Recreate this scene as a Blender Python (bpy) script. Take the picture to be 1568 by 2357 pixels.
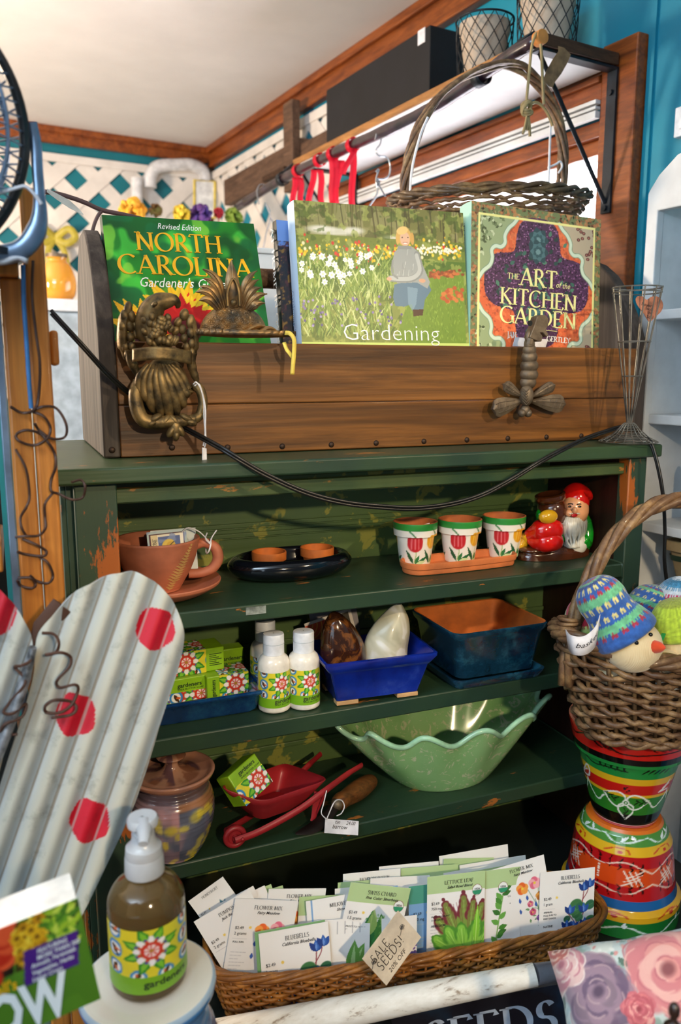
import bpy, math, random
import numpy as np
from mathutils import Vector, Matrix, Euler, Quaternion

random.seed(7)
R = math.radians
PI = math.pi
for o in list(bpy.data.objects):
	bpy.data.objects.remove(o)
SC = bpy.context.scene
COL = SC.collection

# ------------------------------------------------------------------ camera
F, HZ, CX, CY, ZC = 1850.0, 320.0, 784.0, 1178.5, 1.45
_th = math.atan2(HZ, F)
_a = R(67.9)
_fh = Vector((math.cos(_a), math.sin(_a), 0))
_z = Vector((0, 0, 1))
FWD = _fh * math.cos(_th) - _z * math.sin(_th)
UP = _fh * math.sin(_th) + _z * math.cos(_th)
RT = Vector((_fh.y, -_fh.x, 0))
CAM = Vector((0, 0, ZC))
cd = bpy.data.cameras.new('camera')
cam = bpy.data.objects.new('camera', cd)
COL.objects.link(cam)
SC.camera = cam
m = Matrix((RT, UP, -FWD)).transposed().to_4x4()
m.translation = CAM
cam.matrix_world = m
cd.sensor_width = 36.0
cd.lens = 36.0 * F / 2357.0
cd.clip_start = 0.02
cd.dof.use_dof = True
cd.dof.focus_distance = 1.12
cd.dof.aperture_fstop = 4.6

# ------------------------------------------------------------------ light
SC.view_settings.view_transform = 'Standard'
SC.view_settings.look = 'None'
SC.view_settings.gamma = 1.0
SC.view_settings.use_curve_mapping = False
SC.view_settings.exposure = 0.0
W = bpy.data.worlds.new('world')
SC.world = W
W.use_nodes = True
_bg = W.node_tree.nodes['Background']
_bg.inputs[0].default_value = (0.72, 0.86, 1.0, 1)
_bg.inputs[1].default_value = 0.13


def lamp(name, kind, loc, target, power, col, size=0.1, size_y=None, spot=None, blend=0.5):
	d = bpy.data.lights.new(name, kind)
	d.energy = power
	d.color = col
	if kind == 'AREA':
		d.shape = 'RECTANGLE'
		d.size = size
		d.size_y = size_y or size
	else:
		d.shadow_soft_size = size
	if kind == 'SPOT':
		d.spot_size = spot
		d.spot_blend = blend
	o = bpy.data.objects.new(name, d)
	COL.objects.link(o)
	o.location = loc
	if target is not None:
		o.rotation_euler = (Vector(target) - Vector(loc)).to_track_quat('-Z', 'Y').to_euler()
	return o


# two warm spots on a ceiling track: one aimed at the caddy, one lower and nearly frontal for the shelves
lamp('track_spot', 'SPOT', (1.05, -.25, 2.04), (0.50, 1.03, 1.47), 40, (1.0, 0.76, 0.48), 0.02, spot=R(40), blend=0.5)
lamp('shelf_spot', 'SPOT', (.26, -.95, 1.84), (0.52, 1.06, 1.05), 80, (1.0, 0.78, 0.50), 0.03, spot=R(36), blend=0.5)
# shop door and its windows behind and to the left of the camera
lamp('door_daylight', 'AREA', (-2.2, -1.9, 1.7), (0.5, 1.0, 1.3), 24, (0.66, 0.84, 1.0), 1.6, 2.0)
# warm ceiling bulb at the far end of the room
lamp('far_bulb', 'POINT', (-1.0, 2.1, 1.70), None, 135, (1.0, 0.78, 0.58), 0.10)
# cool upward fill panel added under the ceiling to brighten it near the camera
lamp('ceiling_fill', 'AREA', (-1.2, -0.3, 2.02), (-1.1, -0.1, 2.6), 85, (0.62, 0.81, 1.0), 1.2, 0.6)

# ------------------------------------------------------------------ pixel helpers (target frame 1568 x 2357)


def ray(x, y):
	return FWD * F + RT * (x - CX) + UP * (CY - y)


def onY(x, y, Y):
	r = ray(x, y)
	return CAM + r * (Y / r.y)


def onX(x, y, X):
	r = ray(x, y)
	return CAM + r * (X / r.x)


def onZ(x, y, Z):
	r = ray(x, y)
	return CAM + r * ((Z - ZC) / r.z)


def onD(x, y, d):
	return CAM + ray(x, y) * (d / F)


def onP(x, y, p, n):
	r = ray(x, y)
	return CAM + r * ((Vector(p) - CAM).dot(n) / r.dot(n))


# ------------------------------------------------------------------ materials
def lin(c):
	a = np.asarray(c, float)
	return np.where(a <= 0.04045, a / 12.92, ((a + 0.055) / 1.055) ** 2.4)


def hx(s):
	s = s.lstrip('#')
	return tuple(int(s[i:i + 2], 16) / 255 for i in (0, 2, 4))


def L4(c):
	if isinstance(c, str):
		c = hx(c)
	return tuple(lin(c)) + (1.0,)


MATS = {}


class NT:
	def __init__(s, name):
		s.m = bpy.data.materials.new(name)
		s.m.use_nodes = True
		s.t = s.m.node_tree
		s.b = s.t.nodes['Principled BSDF']
		MATS[name] = s.m

	def n(s, kind, **kw):
		nd = s.t.nodes.new(kind)
		for k, v in kw.items():
			if k.startswith('i_'):
				nd.inputs[k[2:].replace('_', ' ')].default_value = v
			else:
				setattr(nd, k, v)
		return nd

	def l(s, a, b):
		s.t.links.new(a, b)

	def coords(s, scale=(1, 1, 1), kind='Object'):
		tc = s.n('ShaderNodeTexCoord')
		mp = s.n('ShaderNodeMapping')
		mp.inputs['Scale'].default_value = scale
		s.l(tc.outputs[kind], mp.inputs['Vector'])
		return mp.outputs[0]

	def noise(s, vec, scale, detail=4, rough=.55, dist=0):
		nz = s.n('ShaderNodeTexNoise')
		nz.inputs['Scale'].default_value = scale
		nz.inputs['Detail'].default_value = detail
		nz.inputs['Roughness'].default_value = rough
		nz.inputs['Distortion'].default_value = dist
		s.l(vec, nz.inputs['Vector'])
		return nz.outputs['Fac']

	def ramp(s, fac, stops):
		r = s.n('ShaderNodeValToRGB')
		el = r.color_ramp.elements
		while len(el) < len(stops):
			el.new(0.5)
		for e, (p, c) in zip(el, stops):
			e.position = p
			e.color = L4(c) if not isinstance(c, float) else (c, c, c, 1)
		s.l(fac, r.inputs[0])
		return r.outputs[0]

	def mix(s, fac, a, b):
		mx = s.n('ShaderNodeMix', data_type='RGBA')
		for k, v in ((0, fac), (6, a), (7, b)):
			if isinstance(v, (float, int)):
				mx.inputs[k].default_value = v
			elif isinstance(v, (tuple, str)):
				mx.inputs[k].default_value = L4(v)
			else:
				s.l(v, mx.inputs[k])
		return mx.outputs[2]

	def bump(s, h, strength=.3, dist=.002):
		b = s.n('ShaderNodeBump')
		b.inputs['Strength'].default_value = strength
		b.inputs['Distance'].default_value = dist
		s.l(h, b.inputs['Height'])
		s.l(b.outputs[0], s.b.inputs['Normal'])


def setp(nt, rough=.5, metal=0.0, coat=0.0, spec=.5, trans=0.0, sheen=0.0):
	b = nt.b.inputs
	b['Roughness'].default_value = rough
	b['Metallic'].default_value = metal
	b['Coat Weight'].default_value = coat
	b['Coat Roughness'].default_value = 0.08
	b['Specular IOR Level'].default_value = spec
	b['Transmission Weight'].default_value = trans
	b['Sheen Weight'].default_value = sheen


def mat(name, col, rough=.5, metal=0.0, coat=0.0, var=.12, vscale=30., bump=0.0, bscale=150., spec=.5, col2=None, trans=0.0, sheen=0.0):
	"""plain paint, metal, clay ...: a base colour with slight mottling and optional fine bump"""
	nt = NT(name)
	setp(nt, rough, metal, coat, spec, trans, sheen)
	v = nt.coords()
	c = hx(col) if isinstance(col, str) else col
	c2 = (hx(col2) if isinstance(col2, str) else col2) if col2 else tuple(x * (1 - var) for x in c)
	if col2 is None:
		c1 = tuple(min(1, x * (1 + var * .5)) for x in c)
	else:
		c1 = c
	f = nt.noise(v, vscale, 4)
	nt.l(nt.ramp(f, [(.35, c2), (.65, c1)]), nt.b.inputs['Base Color'])
	if bump:
		nt.bump(nt.noise(v, bscale, 3), bump, .001)
	return nt.m


def wood(name, dark, lite, axis=0, scale=1.0, rough=.55, coat=0.0, ring=9., wear=None, bump=.25, spec=.4):
	"""planks with long grain along one axis"""
	nt = NT(name)
	setp(nt, rough, 0, coat, spec)
	s = [14 * scale] * 3
	s[axis] = 0.9 * scale
	v = nt.coords(tuple(s))
	g = nt.noise(v, 3.0, 6, .65, .6)
	s2 = [70 * scale] * 3
	s2[axis] = 2.2 * scale
	fine = nt.noise(nt.coords(tuple(s2)), 2.0, 3, .6)
	mid = tuple((a + b) / 2 for a, b in zip(hx(dark), hx(lite)))
	c = nt.ramp(g, [(.30, dark), (.48, mid), (.68, lite)])
	k = nt.ramp(fine, [(.3, .55), (.6, 1.0)])
	mx = nt.n('ShaderNodeMix', data_type='RGBA', blend_type='MULTIPLY')
	mx.inputs[0].default_value = .75
	nt.l(c, mx.inputs[6])
	nt.l(k, mx.inputs[7])
	out = mx.outputs[2]
	if wear:
		f = nt.noise(nt.coords(), wear[1], 5, .6)
		out = nt.mix(nt.ramp(f, [(wear[2], 0.0), (wear[2] + .05, 1.0)]), out, wear[0])
	nt.l(out, nt.b.inputs['Base Color'])
	if bump:
		nt.bump(fine, bump, .001)
	return nt.m


def peel(name, base, base2, under, thr=.60, scale=9., rough=.38, axis=0, patch=None, pthr=.55, coat=0.0):
	"""old paint with wood showing where it has chipped away"""
	nt = NT(name)
	setp(nt, rough, 0, coat, .5)
	v = nt.coords()
	c = nt.mix(nt.ramp(nt.noise(v, 6, 5), [(.35, 0.0), (.65, 1.0)]), base, base2)
	if patch:
		c = nt.mix(nt.ramp(nt.noise(v, 22, 4, .6, .4), [(pthr, 0.0), (pthr + .03, 1.0)]), c, patch)
	s = [1, 1, 1]
	s[axis] = .28
	w = nt.noise(nt.coords(tuple(s)), scale * 4, 7, .7)
	c = nt.mix(nt.ramp(w, [(thr, 0.0), (thr + .025, 1.0)]), c, under)
	s = [60, 60, 60]
	s[axis] = 3
	gr = nt.noise(nt.coords(tuple(s)), 2, 3)
	nt.l(c, nt.b.inputs['Base Color'])
	nt.bump(gr, .25, .0012)
	return nt.m


def vmat(name, rough=.5, coat=0.0, metal=0.0, spec=.5, bump=0, bscale=200., sheen=0.0):
	"""colours come from the mesh (printed or hand painted decoration)"""
	nt = NT(name)
	setp(nt, rough, metal, coat, spec, 0, sheen)
	a = nt.n('ShaderNodeVertexColor', layer_name='Col')
	nt.l(a.outputs[0], nt.b.inputs['Base Color'])
	if bump:
		nt.bump(nt.noise(nt.coords(), bscale, 3), bump, .001)
	return nt.m


def weave_mat(name, dark, lite, rough=.5, coat=.15):
	nt = NT(name)
	setp(nt, rough, 0, coat, .45)
	v = nt.coords()
	f = nt.noise(v, 42, 5, .7)
	c = nt.ramp(f, [(.3, dark), (.5, tuple((a * .6 + b * .4) for a, b in zip(hx(dark), hx(lite)))), (.7, lite)])
	nt.l(c, nt.b.inputs['Base Color'])
	nt.bump(nt.noise(v, 400, 2), .3, .0006)
	return nt.m


# ------------------------------------------------------------------ mesh builder
class MB:
	def __init__(s):
		s.v, s.f, s.m, s.c = [], [], [], []
		s.M = Matrix()
		s.cc = None

	def add(s, verts, faces, mi=0, cols=None):
		b = len(s.v)
		M = s.M
		s.v.extend([tuple(M @ Vector(p)) for p in verts])
		s.f.extend([tuple(i + b for i in f) for f in faces])
		s.m.extend([mi] * len(faces))
		if cols is None:
			cc = s.cc if s.cc is not None else (1, 1, 1)
			s.c.extend([cc] * len(verts))
		else:
			s.c.extend(list(cols))
		return s

	def box(s, a, b, mi=0):
		x0, y0, z0 = a
		x1, y1, z1 = b
		v = [(x0, y0, z0), (x1, y0, z0), (x1, y1, z0), (x0, y1, z0), (x0, y0, z1), (x1, y0, z1), (x1, y1, z1), (x0, y1, z1)]
		return s.add(v, [(3, 2, 1, 0), (4, 5, 6, 7), (0, 1, 5, 4), (1, 2, 6, 5), (2, 3, 7, 6), (3, 0, 4, 7)], mi)

	def cbox(s, c, d, mi=0, rot=None):
		x, y, z = (k / 2 for k in d)
		M0 = s.M
		s.M = M0 @ Matrix.Translation(c) @ (Euler(rot).to_matrix().to_4x4() if rot else Matrix())
		s.box((-x, -y, -z), (x, y, z), mi)
		s.M = M0
		return s

	def bar(s, p, q, w, t, up=(0, 0, 1), mi=0):
		p, q = Vector(p), Vector(q)
		d = q - p
		L = d.length
		d.normalize()
		n = Vector(up) - d * d.dot(Vector(up))
		n.normalize()
		k = d.cross(n)
		v = []
		for e in (p, q):
			for a, b in ((-1, -1), (1, -1), (1, 1), (-1, 1)):
				v.append(e + k * (a * w / 2) + n * (b * t / 2))
		return s.add(v, [(3, 2, 1, 0), (4, 5, 6, 7), (0, 1, 5, 4), (1, 2, 6, 5), (2, 3, 7, 6), (3, 0, 4, 7)], mi)

	def tube(s, pts, r, n=8, closed=False, mi=0, flat=1.0, up=None):
		P = [Vector(p) for p in pts]
		k = len(P)
		if not hasattr(r, '__len__'):
			r = [r] * k
		T = []
		for i in range(k):
			a = P[(i - 1) % k] if (closed or i > 0) else P[i]
			b = P[(i + 1) % k] if (closed or i < k - 1) else P[i]
			t = b - a
			T.append(t.normalized() if t.length > 1e-9 else Vector((0, 0, 1)))
		u = Vector(up) if up else Vector((0, 0, 1))
		if abs(T[0].dot(u)) > .95:
			u = Vector((1, 0, 0)) if abs(T[0].x) < .9 else Vector((0, 1, 0))
		N = (u - T[0] * T[0].dot(u)).normalized()
		v, f = [], []
		for i in range(k):
			if up:
				u2 = Vector(up)
				N2 = u2 - T[i] * T[i].dot(u2)
				if N2.length > 1e-4:
					N = N2.normalized()
			else:
				N = N - T[i] * T[i].dot(N)
				N = N.normalized() if N.length > 1e-6 else T[i].orthogonal().normalized()
			B = T[i].cross(N)
			for j in range(n):
				a = 2 * PI * j / n
				v.append(P[i] + N * (math.cos(a) * r[i] * flat) + B * (math.sin(a) * r[i]))
		rng = range(k) if closed else range(k - 1)
		for i in rng:
			i2 = (i + 1) % k
			for j in range(n):
				j2 = (j + 1) % n
				f.append((i * n + j, i * n + j2, i2 * n + j2, i2 * n + j))
		if not closed:
			f.append(tuple(range(n - 1, -1, -1)))
			f.append(tuple((k - 1) * n + j for j in range(n)))
		return s.add(v, f, mi)

	def surf(s, fn, nu, nv, cu=False, cv=False, col=None, mi=0, flip=False):
		"""grid of fn(u, v), u and v in 0..1; col(u, v) -> linear colour"""
		v, c = [], []
		for j in range(nv):
			vv = j / (nv if cv else nv - 1)
			for i in range(nu):
				uu = i / (nu if cu else nu - 1)
				v.append(fn(uu, vv))
				if col:
					c.append(col(uu, vv))
		f = []
		for j in range(nv if cv else nv - 1):
			for i in range(nu if cu else nu - 1):
				i2, j2 = (i + 1) % nu, (j + 1) % nv
				q = (j * nu + i, j * nu + i2, j2 * nu + i2, j2 * nu + i)
				f.append(q[::-1] if flip else q)
		return s.add(v, f, mi, c if col else None)

	def lathe(s, prof, n=40, col=None, mi=0, sx=1.0, sy=1.0, cap0=False, cap1=False):
		k = len(prof)
		ac = [0.0]
		for a, b in zip(prof, prof[1:]):
			ac.append(ac[-1] + math.hypot(b[0] - a[0], b[1] - a[1]))
		v, c, f = [], [], []
		for j, (r, z) in enumerate(prof):
			for i in range(n):
				t = 2 * PI * i / n
				v.append((math.sin(t) * r * sx, -math.cos(t) * r * sy, z))   # u = 0 faces -Y
				if col:
					c.append(col(i / n, ac[j] / ac[-1]))
		for j in range(k - 1):
			for i in range(n):
				i2 = (i + 1) % n
				f.append((j * n + i, j * n + i2, (j + 1) * n + i2, (j + 1) * n + i))
		if cap0:
			f.append(tuple(range(n - 1, -1, -1)))
		if cap1:
			f.append(tuple((k - 1) * n + i for i in range(n)))
		return s.add(v, f, mi, c if col else None)

	def ell(s, c, r, rot=None, n=20, mi=0, col=None):
		M0 = s.M
		s.M = M0 @ Matrix.Translation(c) @ (Euler(rot).to_matrix().to_4x4() if rot else Matrix())
		pr = [(max(1e-5, math.sin(PI * j / n)), -math.cos(PI * j / n)) for j in range(n + 1)]
		k = n * 2
		v, f = [], []
		for (q, z) in pr:
			for i in range(k):
				t = 2 * PI * i / k
				v.append((math.sin(t) * q * r[0], -math.cos(t) * q * r[1], z * r[2]))
		for j in range(n):
			for i in range(k):
				i2 = (i + 1) % k
				f.append((j * k + i, j * k + i2, (j + 1) * k + i2, (j + 1) * k + i))
		s.add(v, f, mi, col)
		s.M = M0
		return s

	def prism(s, poly, y0, y1, mi=0, inset=0.0):
		"""polygon in x-z, extruded along y"""
		n = len(poly)
		v = [(x, y0, z) for x, z in poly] + [(x, y1, z) for x, z in poly]
		f = [tuple(range(n)), tuple(range(2 * n - 1, n - 1, -1))]
		for i in range(n):
			j = (i + 1) % n
			f.append((j, i, n + i, n + j))
		return s.add(v, f, mi)

	def build(s, name, mats, parent=None, smooth=35, bevel=0.0, sub=0, loc=None, rot=None, seg=2, solid=0.0, so=0.0):
		me = bpy.data.meshes.new(name)
		me.from_pydata(s.v, [], s.f)
		if not isinstance(mats, (list, tuple)):
			mats = [mats]
		for k in mats:
			me.materials.append(MATS[k] if isinstance(k, str) else k)
		if len(mats) > 1:
			me.polygons.foreach_set('material_index', s.m)
		if any(k.startswith('print_') for k in mats if isinstance(k, str)):
			at = me.color_attributes.new('Col', 'FLOAT_COLOR', 'POINT')
			a = np.ones((len(s.v), 4), np.float32)
			a[:, :3] = np.asarray(s.c, np.float32)
			at.data.foreach_set('color', a.ravel())
		me.validate()
		if smooth:
			me.shade_smooth()
			if smooth < 180:
				me.set_sharp_from_angle(angle=R(smooth))
		me.update()
		o = bpy.data.objects.new(name, me)
		COL.objects.link(o)
		if parent:
			o.parent = parent
		if loc is not None:
			o.location = loc
		if rot is not None:
			o.rotation_euler = rot
		if solid:
			md = o.modifiers.new('solid', 'SOLIDIFY')
			md.thickness = solid
			md.offset = so
		if bevel:
			md = o.modifiers.new('bevel', 'BEVEL')
			md.width = bevel
			md.segments = seg
			md.limit_method = 'ANGLE'
		if sub:
			md = o.modifiers.new('sub', 'SUBSURF')
			md.levels = sub
			md.render_levels = sub
		return o


def thing(name, label, cat, loc=(0, 0, 0), rz=0.0, group=None, rot=None):
	o = bpy.data.objects.new(name, None)
	o.empty_display_size = .02
	COL.objects.link(o)
	o.location = loc
	o.rotation_euler = rot if rot is not None else (0, 0, rz)
	o['label'] = label
	o['category'] = cat
	if group:
		o['group'] = group
	return o


def tag(o, label=None, cat=None, group=None, kind=None):
	if label:
		o['label'] = label
	if cat:
		o['category'] = cat
	if group:
		o['group'] = group
	if kind:
		o['kind'] = kind
	return o


def copy_thing(root, loc=None, rz=None, label=None, group=None):
	r = root.copy()
	COL.objects.link(r)
	for ch in list(root.children):
		c = ch.copy()
		COL.objects.link(c)
		c.parent = r
		for g in list(ch.children):
			d = g.copy()
			COL.objects.link(d)
			d.parent = c
	if loc is not None:
		r.location = loc
	if rz is not None:
		r.rotation_euler = (0, 0, rz)
	if label:
		r['label'] = label
	if group:
		r['group'] = group
	return r


def cr(pts, n=6, closed=False):
	"""Catmull-Rom through points of any dimension"""
	P = [np.array(p, float) for p in pts]
	k = len(P)
	out = []
	for i in range(k if closed else k - 1):
		p1, p2 = P[i], P[(i + 1) % k]
		p0 = P[(i - 1) % k] if (closed or i > 0) else 2 * p1 - p2
		p3 = P[(i + 2) % k] if (closed or i < k - 2) else 2 * p2 - p1
		for j in range(n):
			t = j / n
			out.append(tuple(.5 * (2 * p1 + (p2 - p0) * t + (2 * p0 - 5 * p1 + 4 * p2 - p3) * t * t + (3 * p1 - p0 - 3 * p2 + p3) * t ** 3)))
	if not closed:
		out.append(tuple(P[-1]))
	return out


def pcr(pix, Y, n=6, closed=False):
	"""a smooth line through pixels on the plane y = Y (or a list of Y values)"""
	ys = Y if hasattr(Y, '__len__') else [Y] * len(pix)
	return cr([onY(x, y, k) for (x, y), k in zip(pix, ys)], n, closed)


# ------------------------------------------------------------------ painter: a small canvas whose colours go onto a fine mesh
class Canvas:
	def __init__(s, w, h, res, bg='#ffffff'):
		"""w x h in any unit, res cells per unit; row 0 is the bottom"""
		s.w, s.h = w, h
		s.nx, s.ny = max(2, int(round(w * res))), max(2, int(round(h * res)))
		s.a = np.zeros((s.ny, s.nx, 3))
		s.a[:] = hx(bg) if isinstance(bg, str) else bg
		s.X, s.Y = np.meshgrid((np.arange(s.nx) + .5) / s.nx * w, (np.arange(s.ny) + .5) / s.ny * h)

	def _put(s, msk, col, al=1.0):
		c = np.array(hx(col) if isinstance(col, str) else col)
		k = (msk * al)[..., None]
		s.a = s.a * (1 - k) + c * k

	def win(s, x0, x1, y0, y1):
		i0 = max(0, int(x0 / s.w * s.nx) - 1)
		i1 = min(s.nx, int(x1 / s.w * s.nx) + 2)
		j0 = max(0, int(y0 / s.h * s.ny) - 1)
		j1 = min(s.ny, int(y1 / s.h * s.ny) + 2)
		return slice(j0, max(j0, j1)), slice(i0, max(i0, i1))

	def _w(s, sl, msk, col, al):
		c = np.array(hx(col) if isinstance(col, str) else col)
		k = (msk * al)[..., None]
		s.a[sl] = s.a[sl] * (1 - k) + c * k

	def ell(s, x, y, rx, ry=None, col='#000000', rot=0, al=1.0, soft=.15):
		ry = rx if ry is None else ry
		q = max(rx, ry) * 1.3
		sl = s.win(x - q, x + q, y - q, y + q)
		dx, dy = s.X[sl] - x, s.Y[sl] - y
		c, n = math.cos(rot), math.sin(rot)
		d = np.sqrt(((dx * c + dy * n) / rx) ** 2 + ((-dx * n + dy * c) / ry) ** 2)
		s._w(sl, np.clip((1 + soft / 2 - d) / max(soft, 1e-3), 0, 1), col, al)

	def ring(s, x, y, r, wd, col, al=1.0, ry=None):
		s_ = s.win(x - r - wd, x + r + wd, y - r - wd, y + r + wd)
		dx, dy = s.X[s_] - x, (s.Y[s_] - y) * (r / (ry or r))
		d = np.abs(np.hypot(dx, dy) - r)
		s._w(s_, np.clip((wd / 2 - d) / (wd * .25) + .5, 0, 1), col, al)

	def rect(s, x0, y0, x1, y1, col, al=1.0):
		s._put(((s.X >= x0) & (s.X <= x1) & (s.Y >= y0) & (s.Y <= y1)).astype(float), col, al)

	def poly(s, pts, col, al=1.0):
		xs, ys = [p[0] for p in pts], [p[1] for p in pts]
		sl = s.win(min(xs), max(xs), min(ys), max(ys))
		X, Y = s.X[sl], s.Y[sl]
		ins = np.zeros(X.shape, bool)
		n = len(pts)
		for i in range(n):
			x1, y1 = pts[i]
			x2, y2 = pts[(i + 1) % n]
			if y1 == y2:
				continue
			ins ^= ((y1 > Y) != (y2 > Y)) & (X < (x2 - x1) * (Y - y1) / (y2 - y1) + x1)
		s._w(sl, ins.astype(float), col, al)

	def line(s, pts, wd, col, al=1.0, taper=False):
		n = len(pts) - 1
		for i, ((x1, y1), (x2, y2)) in enumerate(zip(pts, pts[1:])):
			w = wd * (1 - .8 * i / n) if taper else wd
			sl = s.win(min(x1, x2) - w, max(x1, x2) + w, min(y1, y2) - w, max(y1, y2) + w)
			X, Y = s.X[sl], s.Y[sl]
			dx, dy = x2 - x1, y2 - y1
			t = np.clip(((X - x1) * dx + (Y - y1) * dy) / (dx * dx + dy * dy + 1e-12), 0, 1)
			d = np.hypot(X - x1 - t * dx, Y - y1 - t * dy)
			cell = s.w / s.nx
			s._w(sl, np.clip((w / 2 - d) / cell + .5, 0, 1), col, al)

	def curve(s, pts, wd, col, al=1.0, taper=False, closed=False):
		s.line(cr(pts, 6, closed), wd, col, al, taper)

	def leaf(s, x, y, ln, wd, ang, col, al=1.0, vein=None):
		pts = []
		for t in np.linspace(0, 1, 9):
			pts.append((t * ln, wd / 2 * math.sin(PI * t ** .8)))
		pts = pts + [(a, -b) for a, b in pts[::-1]]
		c, n = math.cos(ang), math.sin(ang)
		s.poly([(x + a * c - b * n, y + a * n + b * c) for a, b in pts], col, al)
		if vein:
			s.line([(x, y), (x + ln * .85 * c, y + ln * .85 * n)], wd * .12, vein)

	def petal(s, x, y, r, n, col, wd=.6, a0=0, r0=0.0, al=1.0):
		for i in range(n):
			a = a0 + 2 * PI * i / n
			s.leaf(x + r0 * math.cos(a), y + r0 * math.sin(a), r - r0, r * wd, a, col, al)

	def noise(s, cells, amp, seed=1, octv=3, col=None, thr=None):
		rg = np.random.RandomState(seed)
		tot = np.zeros((s.ny, s.nx))
		k, am = cells, 1.0
		for _ in range(octv):
			gx, gy = int(k) + 2, int(k * s.h / s.w) + 2
			g = rg.rand(gy, gx)
			x = s.X / s.w * (gx - 1.001)
			y = s.Y / s.h * (gy - 1.001)
			i, j = x.astype(int), y.astype(int)
			fx, fy = x - i, y - j
			fx, fy = fx * fx * (3 - 2 * fx), fy * fy * (3 - 2 * fy)
			tot += am * ((g[j, i] * (1 - fx) + g[j, i + 1] * fx) * (1 - fy) + (g[j + 1, i] * (1 - fx) + g[j + 1, i + 1] * fx) * fy)
			k *= 2.1
			am *= .5
		tot /= (2 - .5 ** (octv - 1))
		if col is None:
			s.a = np.clip(s.a * (1 + amp * (tot - .5)[..., None] * 2), 0, 1)
		else:
			s._put(np.clip((tot - thr) * 14, 0, 1), col, amp)
		return tot

	def sample(s):
		A = lin(np.clip(s.a, 0, 1))
		nx, ny = s.nx, s.ny

		def f(u, v):
			return tuple(A[min(ny - 1, max(0, int(v * ny))), int(u * nx) % nx])
		return f

	def strips(s, n=6):
		pass


def sheet(mb, cv, w, h, mi=0, bend=None, y=0.0, z0=0.0, x0=None):
	"""front face (towards -Y) of width w, height h carrying the canvas; bend(x, z) -> y offset"""
	A = lin(np.clip(cv.a, 0, 1)).reshape(-1, 3)
	nx, ny = cv.nx, cv.ny
	x0 = -w / 2 if x0 is None else x0
	xs = x0 + np.linspace(0, w, nx)
	zs = z0 + np.linspace(0, h, ny)
	v = [(x, y + (bend(x, z) if bend else 0), z) for z in zs for x in xs]
	f = [(j * nx + i, j * nx + i + 1, (j + 1) * nx + i + 1, (j + 1) * nx + i) for j in range(ny - 1) for i in range(nx - 1)]
	mb.add(v, f, mi, [tuple(c) for c in A])


# ------------------------------------------------------------------ lettering
_TC = {}


def text2(s, italic=0.0, bold=0.0):
	"""sans text: unit cap height, starts at x = 0; returns verts, faces, width"""
	key = (s, italic, bold)
	if key in _TC:
		return _TC[key]
	cu = bpy.data.curves.new('t', 'FONT')
	cu.body = s
	cu.size = 1.37
	cu.shear = italic
	cu.offset = bold
	cu.resolution_u = 2
	cu.fill_mode = 'FRONT'
	o = bpy.data.objects.new('t', cu)
	COL.objects.link(o)
	bpy.context.view_layer.update()
	dg = bpy.context.evaluated_depsgraph_get()
	me = bpy.data.meshes.new_from_object(o.evaluated_get(dg))
	v = [(p.co.x, p.co.y) for p in me.vertices]
	f = [tuple(p.vertices) for p in me.polygons]
	bpy.data.objects.remove(o)
	bpy.data.curves.remove(cu)
	bpy.data.meshes.remove(me)
	x0 = min([p[0] for p in v] or [0])
	v = [(a - x0, b) for a, b in v]
	w = max([p[0] for p in v] or [0])
	_TC[key] = (v, f, w)
	return _TC[key]


def arc(cx, cy, rx, ry, a0, a1, n=14):
	return [(cx + rx * math.cos(R(a0 + (a1 - a0) * i / n)), cy + ry * math.sin(R(a0 + (a1 - a0) * i / n))) for i in range(n + 1)]


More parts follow.
